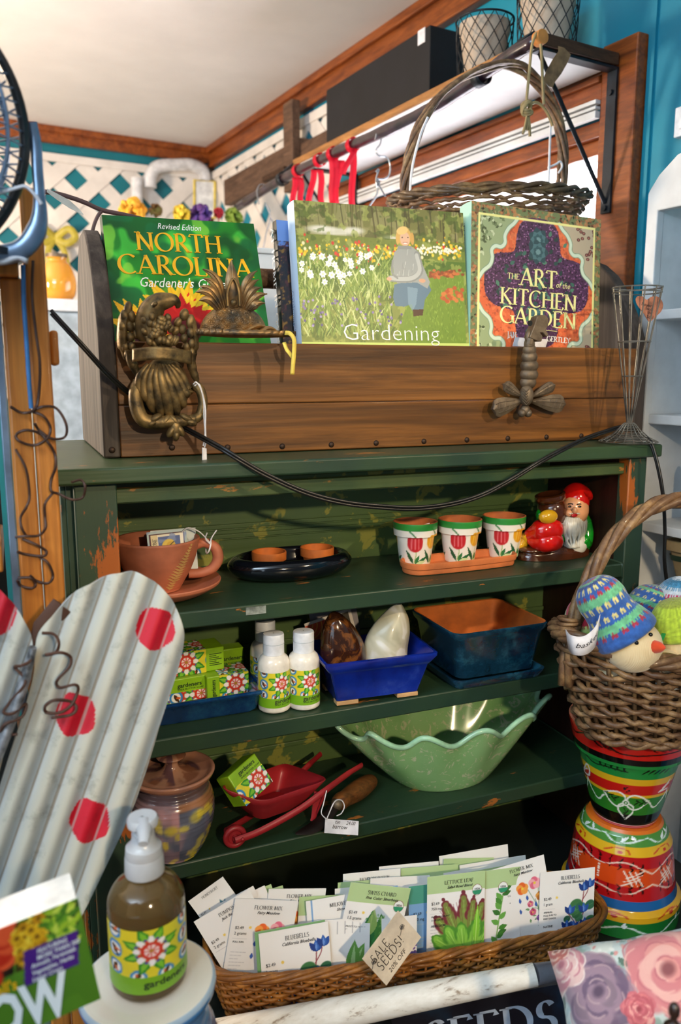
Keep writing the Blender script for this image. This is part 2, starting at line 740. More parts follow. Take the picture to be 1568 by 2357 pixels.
# capital letters as pen strokes: width, strokes, serif points (x, y)
GL = {
	'A': (.78, [[(.06, 0), (.39, 1)], [(.39, 1), (.72, 0)], [(.18, .34), (.6, .34)]], [(.06, 0), (.72, 0)]),
	'B': (.62, [[(.13, 0), (.13, 1)], [(.13, 1)] + arc(.3, .76, .2, .24, 90, -90) + [(.13, .52)], [(.13, .52)] + arc(.32, .26, .24, .26, 90, -90) + [(.13, 0)]], [(.13, 0), (.13, 1)]),
	'C': (.78, [arc(.46, .5, .4, .5, 48, 312, 24)], []),
	'D': (.8, [[(.13, 0), (.13, 1)], [(.13, 1)] + arc(.3, .5, .42, .5, 90, -90, 20) + [(.13, 0)]], [(.13, 0), (.13, 1)]),
	'E': (.6, [[(.13, 0), (.13, 1)], [(.13, 1), (.52, 1), (.54, .86)], [(.13, .52), (.44, .52)], [(.13, 0), (.54, 0), (.57, .16)]], [(.13, 0), (.13, 1)]),
	'F': (.56, [[(.13, 0), (.13, 1)], [(.13, 1), (.52, 1), (.54, .86)], [(.13, .52), (.43, .52)]], [(.13, 0), (.13, 1)]),
	'G': (.82, [arc(.46, .5, .4, .5, 50, 325, 24), [(.76, .06), (.76, .42)]], [(.74, .42)]),
	'H': (.84, [[(.14, 0), (.14, 1)], [(.7, 0), (.7, 1)], [(.14, .53), (.7, .53)]], [(.14, 0), (.14, 1), (.7, 0), (.7, 1)]),
	'I': (.3, [[(.15, 0), (.15, 1)]], [(.15, 0), (.15, 1)]),
	'J': (.4, [[(.24, 1), (.24, .1)] + arc(.08, .1, .16, .28, 0, -80, 6)], [(.24, 1)]),
	'K': (.74, [[(.13, 0), (.13, 1)], [(.6, 1), (.15, .5)], [(.24, .58), (.7, 0)]], [(.13, 0), (.13, 1), (.6, 1), (.68, 0)]),
	'L': (.58, [[(.13, 0), (.13, 1)], [(.13, 0), (.52, 0), (.55, .16)]], [(.13, 0), (.13, 1)]),
	'M': (.98, [[(.14, 0), (.18, 1)], [(.18, 1), (.49, .08)], [(.49, .08), (.8, 1)], [(.8, 1), (.84, 0)]], [(.14, 0), (.84, 0)]),
	'N': (.86, [[(.14, 0), (.14, 1)], [(.12, 1), (.72, 0)], [(.72, 0), (.72, 1)]], [(.14, 0), (.12, 1), (.72, 1)]),
	'O': (.9, [arc(.45, .5, .39, .5, 0, 360, 30)], []),
	'P': (.58, [[(.13, 0), (.13, 1)], [(.13, 1)] + arc(.28, .74, .24, .26, 90, -90) + [(.13, .48)]], [(.13, 0), (.13, 1)]),
	'R': (.68, [[(.13, 0), (.13, 1)], [(.13, 1)] + arc(.28, .75, .22, .25, 90, -90) + [(.13, .5)], [(.3, .5), (.64, 0)]], [(.13, 0), (.13, 1), (.66, 0)]),
	'S': (.54, [arc(.28, .75, .18, .25, 30, 270, 16)[:-2] + [(.28, .51)] + arc(.27, .25, .2, .26, 80, -150, 16)], []),
	'T': (.7, [[(.35, 0), (.35, 1)], [(.04, .86), (.06, 1), (.64, 1), (.66, .86)]], [(.35, 0)]),
	'U': (.8, [[(.14, 1), (.14, .34)] + arc(.4, .34, .26, .34, 180, 360) + [(.66, 1)]], [(.14, 1), (.66, 1)]),
	'W': (1.08, [[(.08, 1), (.32, 0)], [(.32, 0), (.54, 1)], [(.54, 1), (.76, 0)], [(.76, 0), (1.0, 1)]], [(.08, 1), (.54, 1), (1.0, 1)]),
	'X': (.74, [[(.08, 1), (.66, 0)], [(.64, 1), (.08, 0)]], [(.08, 1), (.66, 0), (.64, 1), (.08, 0)]),
	'Y': (.7, [[(.06, 1), (.35, .48)], [(.64, 1), (.35, .48)], [(.35, .48), (.35, 0)]], [(.06, 1), (.64, 1), (.35, 0)]),
	"'": (.2, [[(.1, 1), (.08, .74)]], []),
	' ': (.34, [], []), '.': (.22, [[(.1, 0), (.12, .1)]], []),
	'!': (.3, [[(.15, 1), (.15, .3)], [(.15, .08), (.16, 0)]], []),
	'2': (.56, [arc(.27, .74, .21, .26, 170, -30, 10) + [(.06, 0), (.5, 0)]], []),
	'0': (.56, [arc(.28, .5, .22, .5, 0, 360, 18)], []),
	'%': (.7, [[(.6, 1), (.1, 0)], arc(.16, .78, .1, .18, 0, 360, 10), arc(.55, .22, .1, .18, 0, 360, 10)], []),
}


def serif2(s, thick=.15, thin=.05, serif=True, gap=.04, mono=None):
	"""pen-drawn capitals: unit cap height; returns verts, faces, width"""
	v, f = [], []
	x = 0.0
	nib = R(14)

	def quad(a, b, c, d):
		k = len(v)
		v.extend([a, b, c, d])
		f.append((k, k + 1, k + 2, k + 3))
	for ch in s:
		w, st, se = GL[ch]
		for pl in st:
			P = [Vector((p[0] + x, p[1])) for p in pl]
			n = len(P)
			left, right = [], []
			for i in range(n):
				closed = (P[0] - P[-1]).length < 1e-6
				a = P[i - 1] if i > 0 else (P[-2] if closed else P[i])
				b = P[i + 1] if i < n - 1 else (P[1] if closed else P[i])
				t = (b - a).normalized()
				if mono:
					h = mono / 2
				else:
					k = abs(t.x * math.sin(nib) - t.y * math.cos(nib))
					h = max(thin, thin + (thick - thin) * k ** 1.6) / 2
					if t.y * t.x > .2 and ch in 'AMNWXYUKVV':
						h = max(thin, thick * .45) / 2
				nn = Vector((-t.y, t.x))
				left.append(P[i] + nn * h)
				right.append(P[i] - nn * h)
			k = len(v)
			v.extend([tuple(p) for p in left + right])
			for i in range(n - 1):
				f.append((k + i, k + n + i, k + n + i + 1, k + i + 1))
		if serif and not mono:
			for (px, py) in se:
				d = thin * .9 if py < .5 else -thin * .9
				e = thick * .95
				quad((x + px - e, py), (x + px + e, py), (x + px + e, py + d), (x + px - e, py + d))
		x += w + gap
	return v, f, x - gap


def put_text(mb, T, h, origin, ang=0.0, sx=1.0, align='l', mp=None, mi=0, y=-.0004):
	"""lay text (from text2 / serif2) on the local x-z plane facing -Y; mp maps (x, z) -> (x, y, z)"""
	v, f, w = T
	off = {'l': 0, 'c': -w / 2, 'r': -w}[align]
	c, s = math.cos(ang), math.sin(ang)
	out = []
	for a, b in v:
		a, b = (a + off) * h * sx, b * h
		X, Z = origin[0] + a * c - b * s, origin[1] + a * s + b * c
		out.append(mp(X, Z) if mp else (X, y, Z))
	mb.add(out, f, mi)

# ================================================================== ROOM
# room frame: corner under the ceiling, t runs along the window wall towards the camera, n points into the room
RA = R(7.4)
ZCEIL = 2.40
CORNER = Vector((0.868, 3.63, 0))
RTV = Vector((math.sin(RA), -math.cos(RA), 0))
RNV = Vector((-math.cos(RA), -math.sin(RA), 0))


def rm(u, v, z):
	"""room point: u along the window wall from the far corner, v out from that wall, z up"""
	return CORNER + RTV * u + RNV * v + Vector((0, 0, z))


ROOM = Matrix((tuple(RNV) + (0,), tuple(RTV) + (0,), (0, 0, 1, 0), (0, 0, 0, 1))).transposed()
ROOM.translation = CORNER      # local x = v, local y = u (left-handed pair is fine for boxes)


def onW(x, y, v=0.0):
	"""pixel -> (u, z) on the plane at distance v from the window wall"""
	p = onP(x, y, CORNER + RNV * v, RNV) - CORNER
	return p.dot(RTV), p.z


def onB(x, y, u=0.0):
	"""pixel -> (v, z) on the plane at distance u from the back wall"""
	p = onP(x, y, CORNER + RTV * u, RTV) - CORNER
	return p.dot(RNV), p.z


def rbox(mb, u0, u1, v0, v1, z0, z1, mi=0):
	c = [rm(a, b, z) for z in (z0, z1) for (a, b) in ((u0, v0), (u1, v0), (u1, v1), (u0, v1))]
	mb.add([tuple(p) for p in c], [(0, 1, 2, 3), (7, 6, 5, 4), (4, 5, 1, 0), (5, 6, 2, 1), (6, 7, 3, 2), (7, 4, 0, 3)], mi)


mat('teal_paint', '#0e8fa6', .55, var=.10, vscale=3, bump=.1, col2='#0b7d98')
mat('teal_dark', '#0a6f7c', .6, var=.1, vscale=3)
mat('ceiling_white', '#e8e6e4', .9, var=.02, vscale=5, bump=.25, bscale=60)
mat('floor_wood', '#6b4a33', .5)
wood('trim_wood', '#6a300e', '#a85a22', 1, 1.0, .42, coat=.15)
wood('trim_dark', '#3a2210', '#5d3a1d', 1, 1.0, .5)
mat('lattice_white', '#e9e2da', .7, var=.06, vscale=8)
wood('weathered_brown', '#4c3628', '#7b5d48', 1, 1.2, .7)
mat('white_paint', '#dfe2e2', .55, var=.07, vscale=10, bump=.15)
mat('blind_cream', '#f0ece4', .6, var=.03)


def struct(name, mb, m, **k):
	o = mb.build(name, m, **k)
	o['kind'] = 'structure'
	return o


mb = MB()
rbox(mb, -.05, 5.6, -.08, 4.4, -.06, 0)
struct('floor', mb, 'floor_wood', smooth=0)
mb = MB()
rbox(mb, -.05, 4.2, -.08, 4.4, ZCEIL, ZCEIL + .06)
struct('ceiling', mb, 'ceiling_white', smooth=0)
mb = MB()
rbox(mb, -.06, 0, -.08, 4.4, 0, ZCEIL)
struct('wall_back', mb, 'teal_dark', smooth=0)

# window wall with its opening
WU0, WU1, WZ0, WZ1 = 1.22, 2.24, 1.12, 1.955
mb = MB()
rbox(mb, 0, WU0, -.07, 0, 0, ZCEIL)
rbox(mb, WU1, 4.6, -.07, 0, 0, ZCEIL)
rbox(mb, WU0, WU1, -.07, 0, 0, WZ0)
rbox(mb, WU0, WU1, -.07, 0, WZ1, ZCEIL)
rbox(mb, 2.337, 2.352, 0, .006, 0, ZCEIL)
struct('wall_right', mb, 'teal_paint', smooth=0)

# crown moulding
mb = MB()
rbox(mb, 0, .022, 0, 4.0, ZCEIL - .062, ZCEIL)
rbox(mb, .022, .034, 0, 4.0, ZCEIL - .024, ZCEIL)
o = struct('trim_1', mb, 'trim_wood', smooth=0, bevel=.003)
mb = MB()
rbox(mb, 0.02, 3.4, 0, .022, ZCEIL - .072, ZCEIL)
rbox(mb, 0.034, 3.4, .022, .036, ZCEIL - .026, ZCEIL)
rbox(mb, 0.02, 3.4, 0, .028, ZCEIL - .086, ZCEIL - .072)
struct('trim_2', mb, 'trim_wood', smooth=0, bevel=.003)

# window: casing, sash, glass
win = thing('window_1', 'bright window in wide stained wood casing under the wall shelf', 'window', rm(1.73, 0, 1.1))
win['kind'] = 'structure'


def wpart(name, mb, m, **k):
	o = mb.build(name, m, parent=win, **k)
	o.matrix_parent_inverse = Matrix.Translation(win.location).inverted()
	return o


mb = MB()
rbox(mb, 2.245, 2.334, 0, .030, .95, 2.085)                     # right casing, runs past the head
wpart('right_casing', mb, 'trim_wood', smooth=0, bevel=.004)
mb = MB()
rbox(mb, 2.05, 2.25, 0, .026, 2.035, 2.075)
rbox(mb, 1.12, 2.245, 0, .026, 1.985, 2.03)
rbox(mb, 1.12, 2.245, 0, .036, 2.02, 2.032)
wpart('head_casing', mb, 'trim_wood', smooth=0, bevel=.003)
mb = MB()
rbox(mb, 1.12, WU0 + .005, 0, .03, .95, 1.985)
wpart('left_casing', mb, 'trim_wood', smooth=0, bevel=.003)
mb = MB()
rbox(mb, WU0, WU1, -.055, .012, 1.925, 1.955)
rbox(mb, WU0, WU1, -.055, -.005, 1.895, 1.925)
rbox(mb, WU0, WU1, -.06, -.02, WZ0, WZ0 + .05)
rbox(mb, WU0, WU0 + .04, -.06, -.02, WZ0, 1.9)
rbox(mb, WU1 - .012, WU1, -.06, -.01, WZ0, 1.92)
wpart('sash', mb, 'trim_wood', smooth=0, bevel=.003)
for k, (z0, z1) in enumerate(((1.990, 1.998), (1.980, 1.986), (1.963, 1.977))):
	mb = MB()
	rbox(mb, WU0 - .05, WU1 + .004, .026, .040, z0 - .01, z1 - .01)
	wpart('blind_rail', mb, 'white_paint', smooth=0, bevel=.0015)
nt = NT('window_glass')
setp(nt, .02, 0, 0, .5, 1.0)
nt.b.inputs['IOR'].default_value = 1.02
mb = MB()
rbox(mb, WU0, WU1, -.045, -.041, WZ0, 1.9)
wpart('pane', mb, 'window_glass', smooth=0)

# daylight that comes in through the window
d = lamp('window_daylight', 'AREA', rm(1.73, -.22, 1.52), rm(1.73, 1.0, 1.50), 58, (.97, .97, 1.0), 1.15, .95)

# sheer curtain in the window
nt = NT('sheer_cloth')
setp(nt, .8, 0, 0, .2)
nt.b.inputs['Base Color'].default_value = (.9, .88, .93, 1)
tr = nt.n('ShaderNodeBsdfTranslucent')
tr.inputs[0].default_value = (.93, .91, .97, 1)
mx = nt.n('ShaderNodeMixShader')
mx.inputs[0].default_value = .55
nt.l(nt.b.outputs[0], mx.inputs[1])
nt.l(tr.outputs[0], mx.inputs[2])
nt.l(mx.outputs[0], nt.t.nodes['Material Output'].inputs[0])
mb = MB()


def cur(u, v):
	uu = 1.25 + u * .93
	z = 1.15 + v * .755
	return tuple(rm(uu - .10 * (1 - v) * (u), -.012 + .007 * math.sin(u * 60) * (1 - .4 * v), z))


mb.surf(cur, 150, 12)
o = mb.build('curtain', 'sheer_cloth', smooth=180)
tag(o, 'sheer white curtain hanging in the bright window', 'curtain')

# ================================================================== GREEN HUTCH
peel('green_top', '#22392a', '#334a2c', '#a86a2a', .64, 7, .42)
peel('green_dark', '#1d3a2b', '#2b4a2f', '#a3581c', .62, 8, .45, axis=0)
peel('green_stile', '#1f3a2e', '#2f4631', '#a5571a', .545, 6, .5, axis=2)
peel('green_rail', '#233f28', '#4a5a30', '#9a6a2c', .61, 9, .42)
peel('green_back', '#4c6440', '#5a723c', '#94762e', .68, 6, .42, patch='#929242', pthr=.57)
peel('green_shelf', '#20372a', '#2c432b', '#a86428', .635, 8, .40)
wood('dark_side', '#22100a', '#3a1d10', 2, 1.0, .5)
ZT = 1.343
S1, S2, S3 = 1.157, .994, .817
HB = 1.17
hutch = thing('display_hutch', 'old green painted open hutch with chipped paint and three shelves', 'hutch', (.48, 1.06, .55))


def hp(name, mb, m, label=None, **k):
	o = mb.build(name, m, parent=hutch, **k)
	o.matrix_parent_inverse = Matrix.Translation(hutch.location).inverted()
	if label:
		o['label'] = label
	return o


mb = MB()
mb.box((.036, .950, ZT - .0195), (.917, 1.372, ZT))
hp('top_board', mb, 'green_top', bevel=.003, smooth=30)
mb = MB()
mb.box((.060, .968, .55), (.1085, .990, ZT - .020))
hp('stile', mb, 'green_stile', 'front stile with orange wood showing through the paint', bevel=.002, smooth=30)
mb = MB()
mb.box((.868, .965, .55), (.902, .990, ZT - .020))
hp('stile', mb, 'green_stile', bevel=.002, smooth=30)
mb = MB()
mb.box((.052, .992, .55), (.066, HB + .02, ZT - .020))
mb.box((.046, .992, .55), (.052, 1.03, ZT - .020))
mb.box((.046, 1.10, .55), (.052, HB + .02, ZT - .020))
hp('side_panel', mb, 'green_stile', bevel=.001, smooth=30)
mb = MB()
mb.box((.872, .990, .55), (.894, HB + .02, ZT - .020))
hp('side_panel', mb, 'dark_side', 'bare dark wood side', bevel=.001, smooth=30)
mb = MB()
mb.box((.1085, .976, 1.297), (.868, .992, 1.3135))
mb.box((.1085, .979, 1.2955), (.868, .990, 1.297))
hp('rail', mb, 'green_rail', bevel=.0015, smooth=30)
# back of beaded boards running across
mb = MB()
mb.box((.064, HB, .55), (.874, HB + .012, ZT - .020))
for z in (1.292, 1.222, 1.207, 1.118, 1.092, 1.030, .955, .925, .855, .772):
	mb.box((.067, HB - .005, z - .0035), (.871, HB, z + .0035))
	mb.box((.067, HB - .002, z - .0065), (.871, HB, z - .0035))
hp('back_panel', mb, 'green_back', bevel=.001, smooth=30)


def shelf(z, sag, t=.022):
	mb = MB()
	n = 14
	x0, x1 = .1088, .8678
	v, f = [], []
	for i in range(n + 1):
		u = i / n
		x = x0 + (x1 - x0) * u
		d = sag * (1 - (2 * u - 1) ** 2)
		for (y, zz) in ((.966, z - t), (.966, z), (HB - .006, z), (HB - .006, z - t)):
			v.append((x, y, zz + d))
	for i in range(n):
		a, b = i * 4, i * 4 + 4
		for j in range(4):
			k = (j + 1) % 4
			f.append((a + k, a + j, b + j, b + k)[::-1])
	f.append((0, 1, 2, 3))
	f.append((n * 4 + 3, n * 4 + 2, n * 4 + 1, n * 4))
	mb.add(v, f)
	return hp('shelf', mb, 'green_shelf', bevel=.002, smooth=30)


shelf(S1, -.0005)
shelf(S2, -.0005, .024)
shelf(S3, 0)
# cleats under the shelves at the back
mb = MB()
for z in (S1, S2):
	mb.box((.067, HB - .018, z - .040), (.871, HB - .006, z - .024))
hp('cleat', mb, 'green_shelf', bevel=.001, smooth=30)
# lower case on which the hutch and the baskets stand
mat('black_paint', '#141a17', .5, var=.3, vscale=14)
mb = MB()
ZB = .655
mb.add([(.062, .860, ZB - .03), (.60, .775, ZB - .03), (.975, .710, ZB - .03), (.975, 1.2, ZB - .03), (.062, 1.2, ZB - .03), (.062, .860, ZB), (.60, .775, ZB), (.975, .710, ZB), (.975, 1.2, ZB), (.062, 1.2, ZB)], [(4, 3, 2, 1, 0), (5, 6, 7, 8, 9), (0, 1, 6, 5), (1, 2, 7, 6), (2, 3, 8, 7), (3, 4, 9, 8), (4, 0, 5, 9)])
hp('counter', mb, 'black_paint', bevel=.003, smooth=30)
mb = MB()
mb.box((.07, .88, 0), (.97, 1.18, ZB - .03))
hp('lower_case', mb, 'black_paint', bevel=.003, smooth=30)
mat('tape_clear', '#8f968d', .25, var=.3, vscale=80)
mb = MB()
a, b = onY(566, 1398, .9652), onY(612, 1388, .9652)
mb.box((a.x, .9645, S1 - .013), (b.x, .966, S1 - .003))
o = mb.build('price_sticker', 'tape_clear', smooth=0)
tag(o, 'worn silver price sticker on the front edge of the top shelf', 'sticker')

# ================================================================== WOODEN TOOL CADDY AND BOOKS
wood('caddy_wood', '#3d240c', '#966029', 0, .8, .42, coat=.15, wear=('#3c220d', 7, .64), bump=.35)
wood('caddy_end', '#241c18', '#5a514a', 2, 1.0, .7, bump=.6)
wood('caddy_edge', '#5b3a22', '#9a7a5c', 1, 2.0, .65, bump=.8)
mat('nail_iron', '#3a2a20', .5, .6)
BY = 1.048
caddy = thing('tool_caddy', 'long weathered wooden garden tool caddy holding the gardening books', 'wooden caddy', (.53, 1.15, ZT))


def cp(name, mb, m, label=None, **k):
	o = mb.build(name, m, parent=caddy, **k)
	o.matrix_parent_inverse = Matrix.Translation(caddy.location).inverted()
	if label:
		o['label'] = label
	return o


mb = MB()
mb.box((.1245, BY, ZT + .001), (.9455, BY + .018, 1.4095))
cp('front_board', mb, 'caddy_wood', bevel=.0015, smooth=30)
mb = MB()
mb.box((.1245, BY, 1.4103), (.9455, BY + .018, 1.489))
cp('front_board', mb, 'caddy_wood', bevel=.0015, smooth=30)
mb = MB()
mb.box((.1246, 1.340, ZT + .001), (.9454, 1.358, 1.47))
cp('back_board', mb, 'caddy_end', bevel=.003, smooth=30)
mb = MB()
mb.box((.1246, BY + .0182, ZT + .001), (.9454, 1.3398, ZT + .016))
cp('bottom_board', mb, 'caddy_wood', smooth=0)
prof = [(0, ZT + .001), (0, 1.470), (.004, 1.50), (.020, 1.535), (.048, 1.580), (.078, 1.612), (.108, 1.632), (.130, 1.640)]
prof = [(BY + y, z) for y, z in prof] + [(BY + .311 - y, z) for y, z in prof[::-1]]
for s, (x0, x1) in enumerate(((.1035, .1245), (.9455, .966))):
	mb = MB()
	n = len(prof)
	v = [(x0, y, z) for y, z in prof] + [(x1, y, z) for y, z in prof]
	f = [tuple(range(n)), tuple(range(2 * n - 1, n - 1, -1))] + [((i + 1) % n, i, n + i, n + (i + 1) % n) for i in range(n)]
	mb.add(v, f)
	cp('end_board', mb, 'caddy_end', None if s else 'grey weathered end board with rounded top', bevel=.0025, smooth=30)
mb = MB()
mb.tube([(.122, BY + .155, 1.590), (.947, BY + .155, 1.590)], .0145, 16)
cp('handle', mb, 'caddy_edge', 'round dowel handle', smooth=40)
for (px, py) in ((258, 1036), (396, 1030), (524, 1030), (650, 1028), (763, 1026), (866, 1023), (976, 1019), (1075, 1014), (1169, 1012), (1258, 1010), (1338, 1009)):
	p = onY(px, py, BY)
	mb = MB()
	mb.ell((p.x, BY, max(p.z, ZT + .008)), (.0042, .0026, .0042), n=6)
	cp('nail', mb, 'nail_iron')


class Panel:
	"""a flat thing given by three pixel corners and their depths: local x right, z up, y into the thing"""

	def __init__(s, tl, tr, bl, ytl, ytr, ybl, hext=0.0):
		A, B, C = onY(*tl, ytl), onY(*tr, ytr), onY(*bl, ybl)
		ex = (B - A)
		s.w = ex.length
		ex.normalize()
		ez = (A - C)
		ez = ez - ex * ez.dot(ex)
		s.h = ez.length + hext
		ez.normalize()
		ey = ez.cross(ex)
		s.o = A - ez * s.h
		s.M = Matrix((ex, ey, ez)).transposed().to_4x4()
		s.M.translation = s.o
		s.n = ey

	def px(s, x, y):
		p = onP(x, y, s.o, s.n)
		q = s.M.inverted() @ p
		return q.x, q.z

	def put(s, o):
		o.matrix_world = s.M
		return o


vmat('print_gloss', .38, coat=0, spec=.35)
vmat('print_matte', .5)
mat('page_white', '#e8e4da', .7)
nt = NT('ink_yellow'); setp(nt, .3); nt.b.inputs['Base Color'].default_value = L4('#f2b415')
nt = NT('ink_white'); setp(nt, .3); nt.b.inputs['Base Color'].default_value = L4('#f4f4ee')
nt = NT('ink_cream'); setp(nt, .3); nt.b.inputs['Base Color'].default_value = L4('#eeeaa0')
nt = NT('ink_black'); setp(nt, .5); nt.b.inputs['Base Color'].default_value = L4('#26262a')
nt = NT('ink_grey'); setp(nt, .5); nt.b.inputs['Base Color'].default_value = L4('#6b6f74')
nt = NT('ink_dark_green'); setp(nt, .5); nt.b.inputs['Base Color'].default_value = L4('#16301a')  # dark green lettering ink
nt = NT('ink_blue'); setp(nt, .5); nt.b.inputs['Base Color'].default_value = L4('#5f86b0')
nt = NT('ink_red'); setp(nt, .5); nt.b.inputs['Base Color'].default_value = L4('#a2234f')
nt = NT('ink_green'); setp(nt, .5); nt.b.inputs['Base Color'].default_value = L4('#0f7a56')


def book(name, label, P, cv, thick, spine, group=None):
	"""hardcover standing with its front cover (carrying the canvas) towards us"""
	t = thing(name, label, 'book', (0, 0, 0), group=group)
	t.matrix_world = P.M
	mb = MB()
	sheet(mb, cv, P.w, P.h, x0=0.0)
	mb.cc = tuple(lin(hx(spine)))
	w, h, d = P.w, P.h, thick
	mb.add([(0, 0, 0), (w, 0, 0), (w, .0025, 0), (0, .0025, 0), (0, 0, h), (w, 0, h), (w, .0025, h), (0, .0025, h)],
		   [(3, 2, 1, 0), (4, 5, 6, 7), (1, 2, 6, 5), (2, 3, 7, 6)])
	mb.build('cover', 'print_gloss', t, smooth=0)
	mb = MB()
	mb.cc = tuple(lin(hx(spine)))
	nn = 8
	mb.surf(lambda u, v: (-.002 * math.sin(PI * u), d * (1 - u), h * v), nn, 2)
	mb.surf(lambda u, v: (.0022, d * u, h * v), nn, 2)
	mb.build('spine', 'print_gloss', t, smooth=60)
	mb = MB()
	mb.box((.003, .0027, .004), (w - .005, d - .0027, h - .004))
	mb.build('pages', 'page_white', t, smooth=0)
	mb = MB()
	mb.cc = tuple(lin(hx(spine)))
	mb.box((0, d - .0025, 0), (w, d, h))
	mb.build('back_cover', 'print_gloss', t, smooth=0)
	return t


# ---- green gardening guide
P = Panel((234, 494), (584, 515), (265, 760), 1.150, 1.150, 1.088, .03)
cv = Canvas(P.w, P.h, 1100, '#1f7d22')
cv.noise(5, 1, 3, 2, '#3fb53a', .50)
cv.noise(4, .9, 9, 2, '#0c4a1c', .56)
cv.noise(7, .8, 14, 2, '#7cc23c', .62)
cv.noise(6, .8, 21, 2, '#0f5f33', .60)
cv.noise(5, .25, 4, 2)
for (px, py, s, seed) in ((340, 768, 90, 1), (425, 748, 112, 2)):
	x, z = P.px(px, py)
	r = s / 1750
	rg = random.Random(seed)
	for lay, (c0, c1) in enumerate((('#f6c21a', '#e02c14'), ('#f9d02a', '#d81c18'))):
		pet = [(.3 + i * (PI - .6) / 10 + rg.uniform(-.12, .12), r * rg.uniform(.85, 1.2) * (1 - .15 * lay)) for i in range(11)]
		for a, ln in pet:
			cv.leaf(x, z, ln, r * .30, a, c0)
			cv.line([(x, z), (x + ln * .9 * math.cos(a), z + ln * .9 * math.sin(a))], r * .02, '#e0a010', .6)
		for a, ln in pet:
			cv.leaf(x, z, ln * .72, r * .26, a, c1)
	cv.ell(x, z - r * .1, r * .35, r * .3, '#5a0f14')
bk = book('gardening_guide', 'green gardening guide with yellow title and red and yellow flowers on its cover', P, cv, .019, '#12301f')
for (T, h, pc, m, sx) in ((serif2('NORTH', .15, .05), 44, (314, 576), 'ink_yellow', 1.0), (serif2('CAROLINA', .15, .05), 45, (273, 629), 'ink_yellow', 1.0)):
	mb = MB()
	hh = h / 1640
	o0 = P.px(*pc)
	ww = abs(P.px(511 if h == 44 else 580, pc[1])[0] - o0[0])
	put_text(mb, T, hh, o0, 0, ww / (T[2] * hh), y=-.0006)
	o = mb.build('title_lettering', m, bk, smooth=0, solid=.0006)
for (s, pc, px1, h, it) in (('Revised Edition', (363, 527), 463, 15, .3), ("Gardener's Guide", (324, 660), 520, 24, .3)):
	T = text2(s, it)
	mb = MB()
	o0 = P.px(*pc)
	hh = h / 1640
	put_text(mb, T, hh, o0, 0, abs(P.px(px1, pc[1])[0] - o0[0]) / (T[2] * hh), y=-.0006)
	mb.build('subtitle_lettering', 'ink_white', bk, smooth=0)

# ---- dark book, mostly behind the next one
P = Panel((636, 506), (760, 516), (650, 760), 1.143, 1.143, 1.117, .03)
cv = Canvas(P.w, P.h, 700, '#2c2a30')
cv.rect(0, P.h * .80, P.w, P.h, '#5f83c4')
cv.noise(16, .9, 3, 3, '#8a6a34', .60)
cv.noise(22, .8, 5, 3, '#55303a', .62)
cv.noise(14, .8, 8, 3, '#1a2430', .55)
cv.rect(0, P.h * .84, P.w, P.h, '#6f93d0')
cv.rect(.018, P.h * .7, P.w, P.h, '#1f4aa0', .8)
bk = book('dark_garden_book', 'dark book with white vertical spine title beside the big garden book', P, cv, .018, '#0d1712')
T = serif2('AT HOME IN GARDEN', .14, .05)
mb = MB()
hh = .0125
put_text(mb, T, hh, (0, 0), 0, .20 / (T[2] * hh), mp=lambda X, Z: (-.0044, .0152 - Z, P.h - .008 - X))
mb.build('spine_lettering', 'ink_white', bk, smooth=0)

# ---- big garden book with a kneeling woman
P = Panel((676, 460), (1066, 490), (692, 790), 1.106, 1.106, 1.080, .03)
cv = Canvas(P.w, P.h, 1500, '#6c7a34')


def q(x, y):
	return P.px(x, y)


def zz(y, x=870):
	return P.px(x, y)[1]


k = 1 / 1640
cv.rect(0, zz(560), P.w, P.h, '#77773f')
cv.noise(14, .9, 3, 3, '#8f8c58', .52)
cv.noise(18, .8, 7, 3, '#55592c', .56)
rg = random.Random(5)
for i in range(46):
	x = rg.random() * P.w
	z0 = zz(555) + rg.uniform(-.01, .02)
	cv.line([(x, z0), (x + rg.uniform(-.006, .006), P.h)], rg.uniform(.0008, .0026), rg.choice(['#4a4426', '#9a9364', '#3c3a22']), .6)
for (px, py, w, h) in ((770, 533, 60, 9), (740, 526, 30, 7), (815, 530, 24, 7), (900, 548, 20, 6)):
	x, z = q(px, py)
	cv.ell(x, z, w * k, h * k, '#e9e4d6', 0, .8, .8)
for (y0, y1, c1, c2) in ((548, 575, '#6f7f2f', '#8f9b3a'), (570, 600, '#6d8232', '#8a8f37'), (594, 632, '#4b6f24', '#75902f'), (625, 680, '#6a8a35', '#8aa24a'), (672, 800, '#7d8a40', '#9aa45c')):
	cv.rect(0, zz(y1), P.w, zz(y0), c1, .85)
t = cv.noise(26, .65, 11, 3, '#a5ad58', .57)
cv.noise(20, .6, 12, 3, '#41591f', .60)
for i in range(230):
	px, py = rg.uniform(685, 1062), rg.gauss(578, 13)
	x, z = q(px, py)
	r = rg.uniform(1.6, 4.0) * k
	cv.ell(x, z, r, r * 1.15, rg.choice(['#f2c52a', '#f0b41c', '#d8402c', '#e8d24a', '#f2e2b0', '#f2c52a', '#c8302a']), soft=.5)
for i in range(60):
	x, z = q(rg.uniform(960, 1062), rg.gauss(575, 5))
	cv.ell(x, z, 3 * k, 3 * k, '#f4ecd8', soft=.5)
for i in range(620):
	px, py = rg.uniform(684, 905), rg.uniform(612, 780)
	x, z = q(px, py)
	a = PI / 2 + rg.uniform(-.7, .7)
	cv.leaf(x, z, rg.uniform(22, 50) * k, rg.uniform(2, 5) * k, a, rg.choice(['#8fa650', '#b4c274', '#5d7a30', '#cfd794', '#48652a', '#7a9440']), .85)
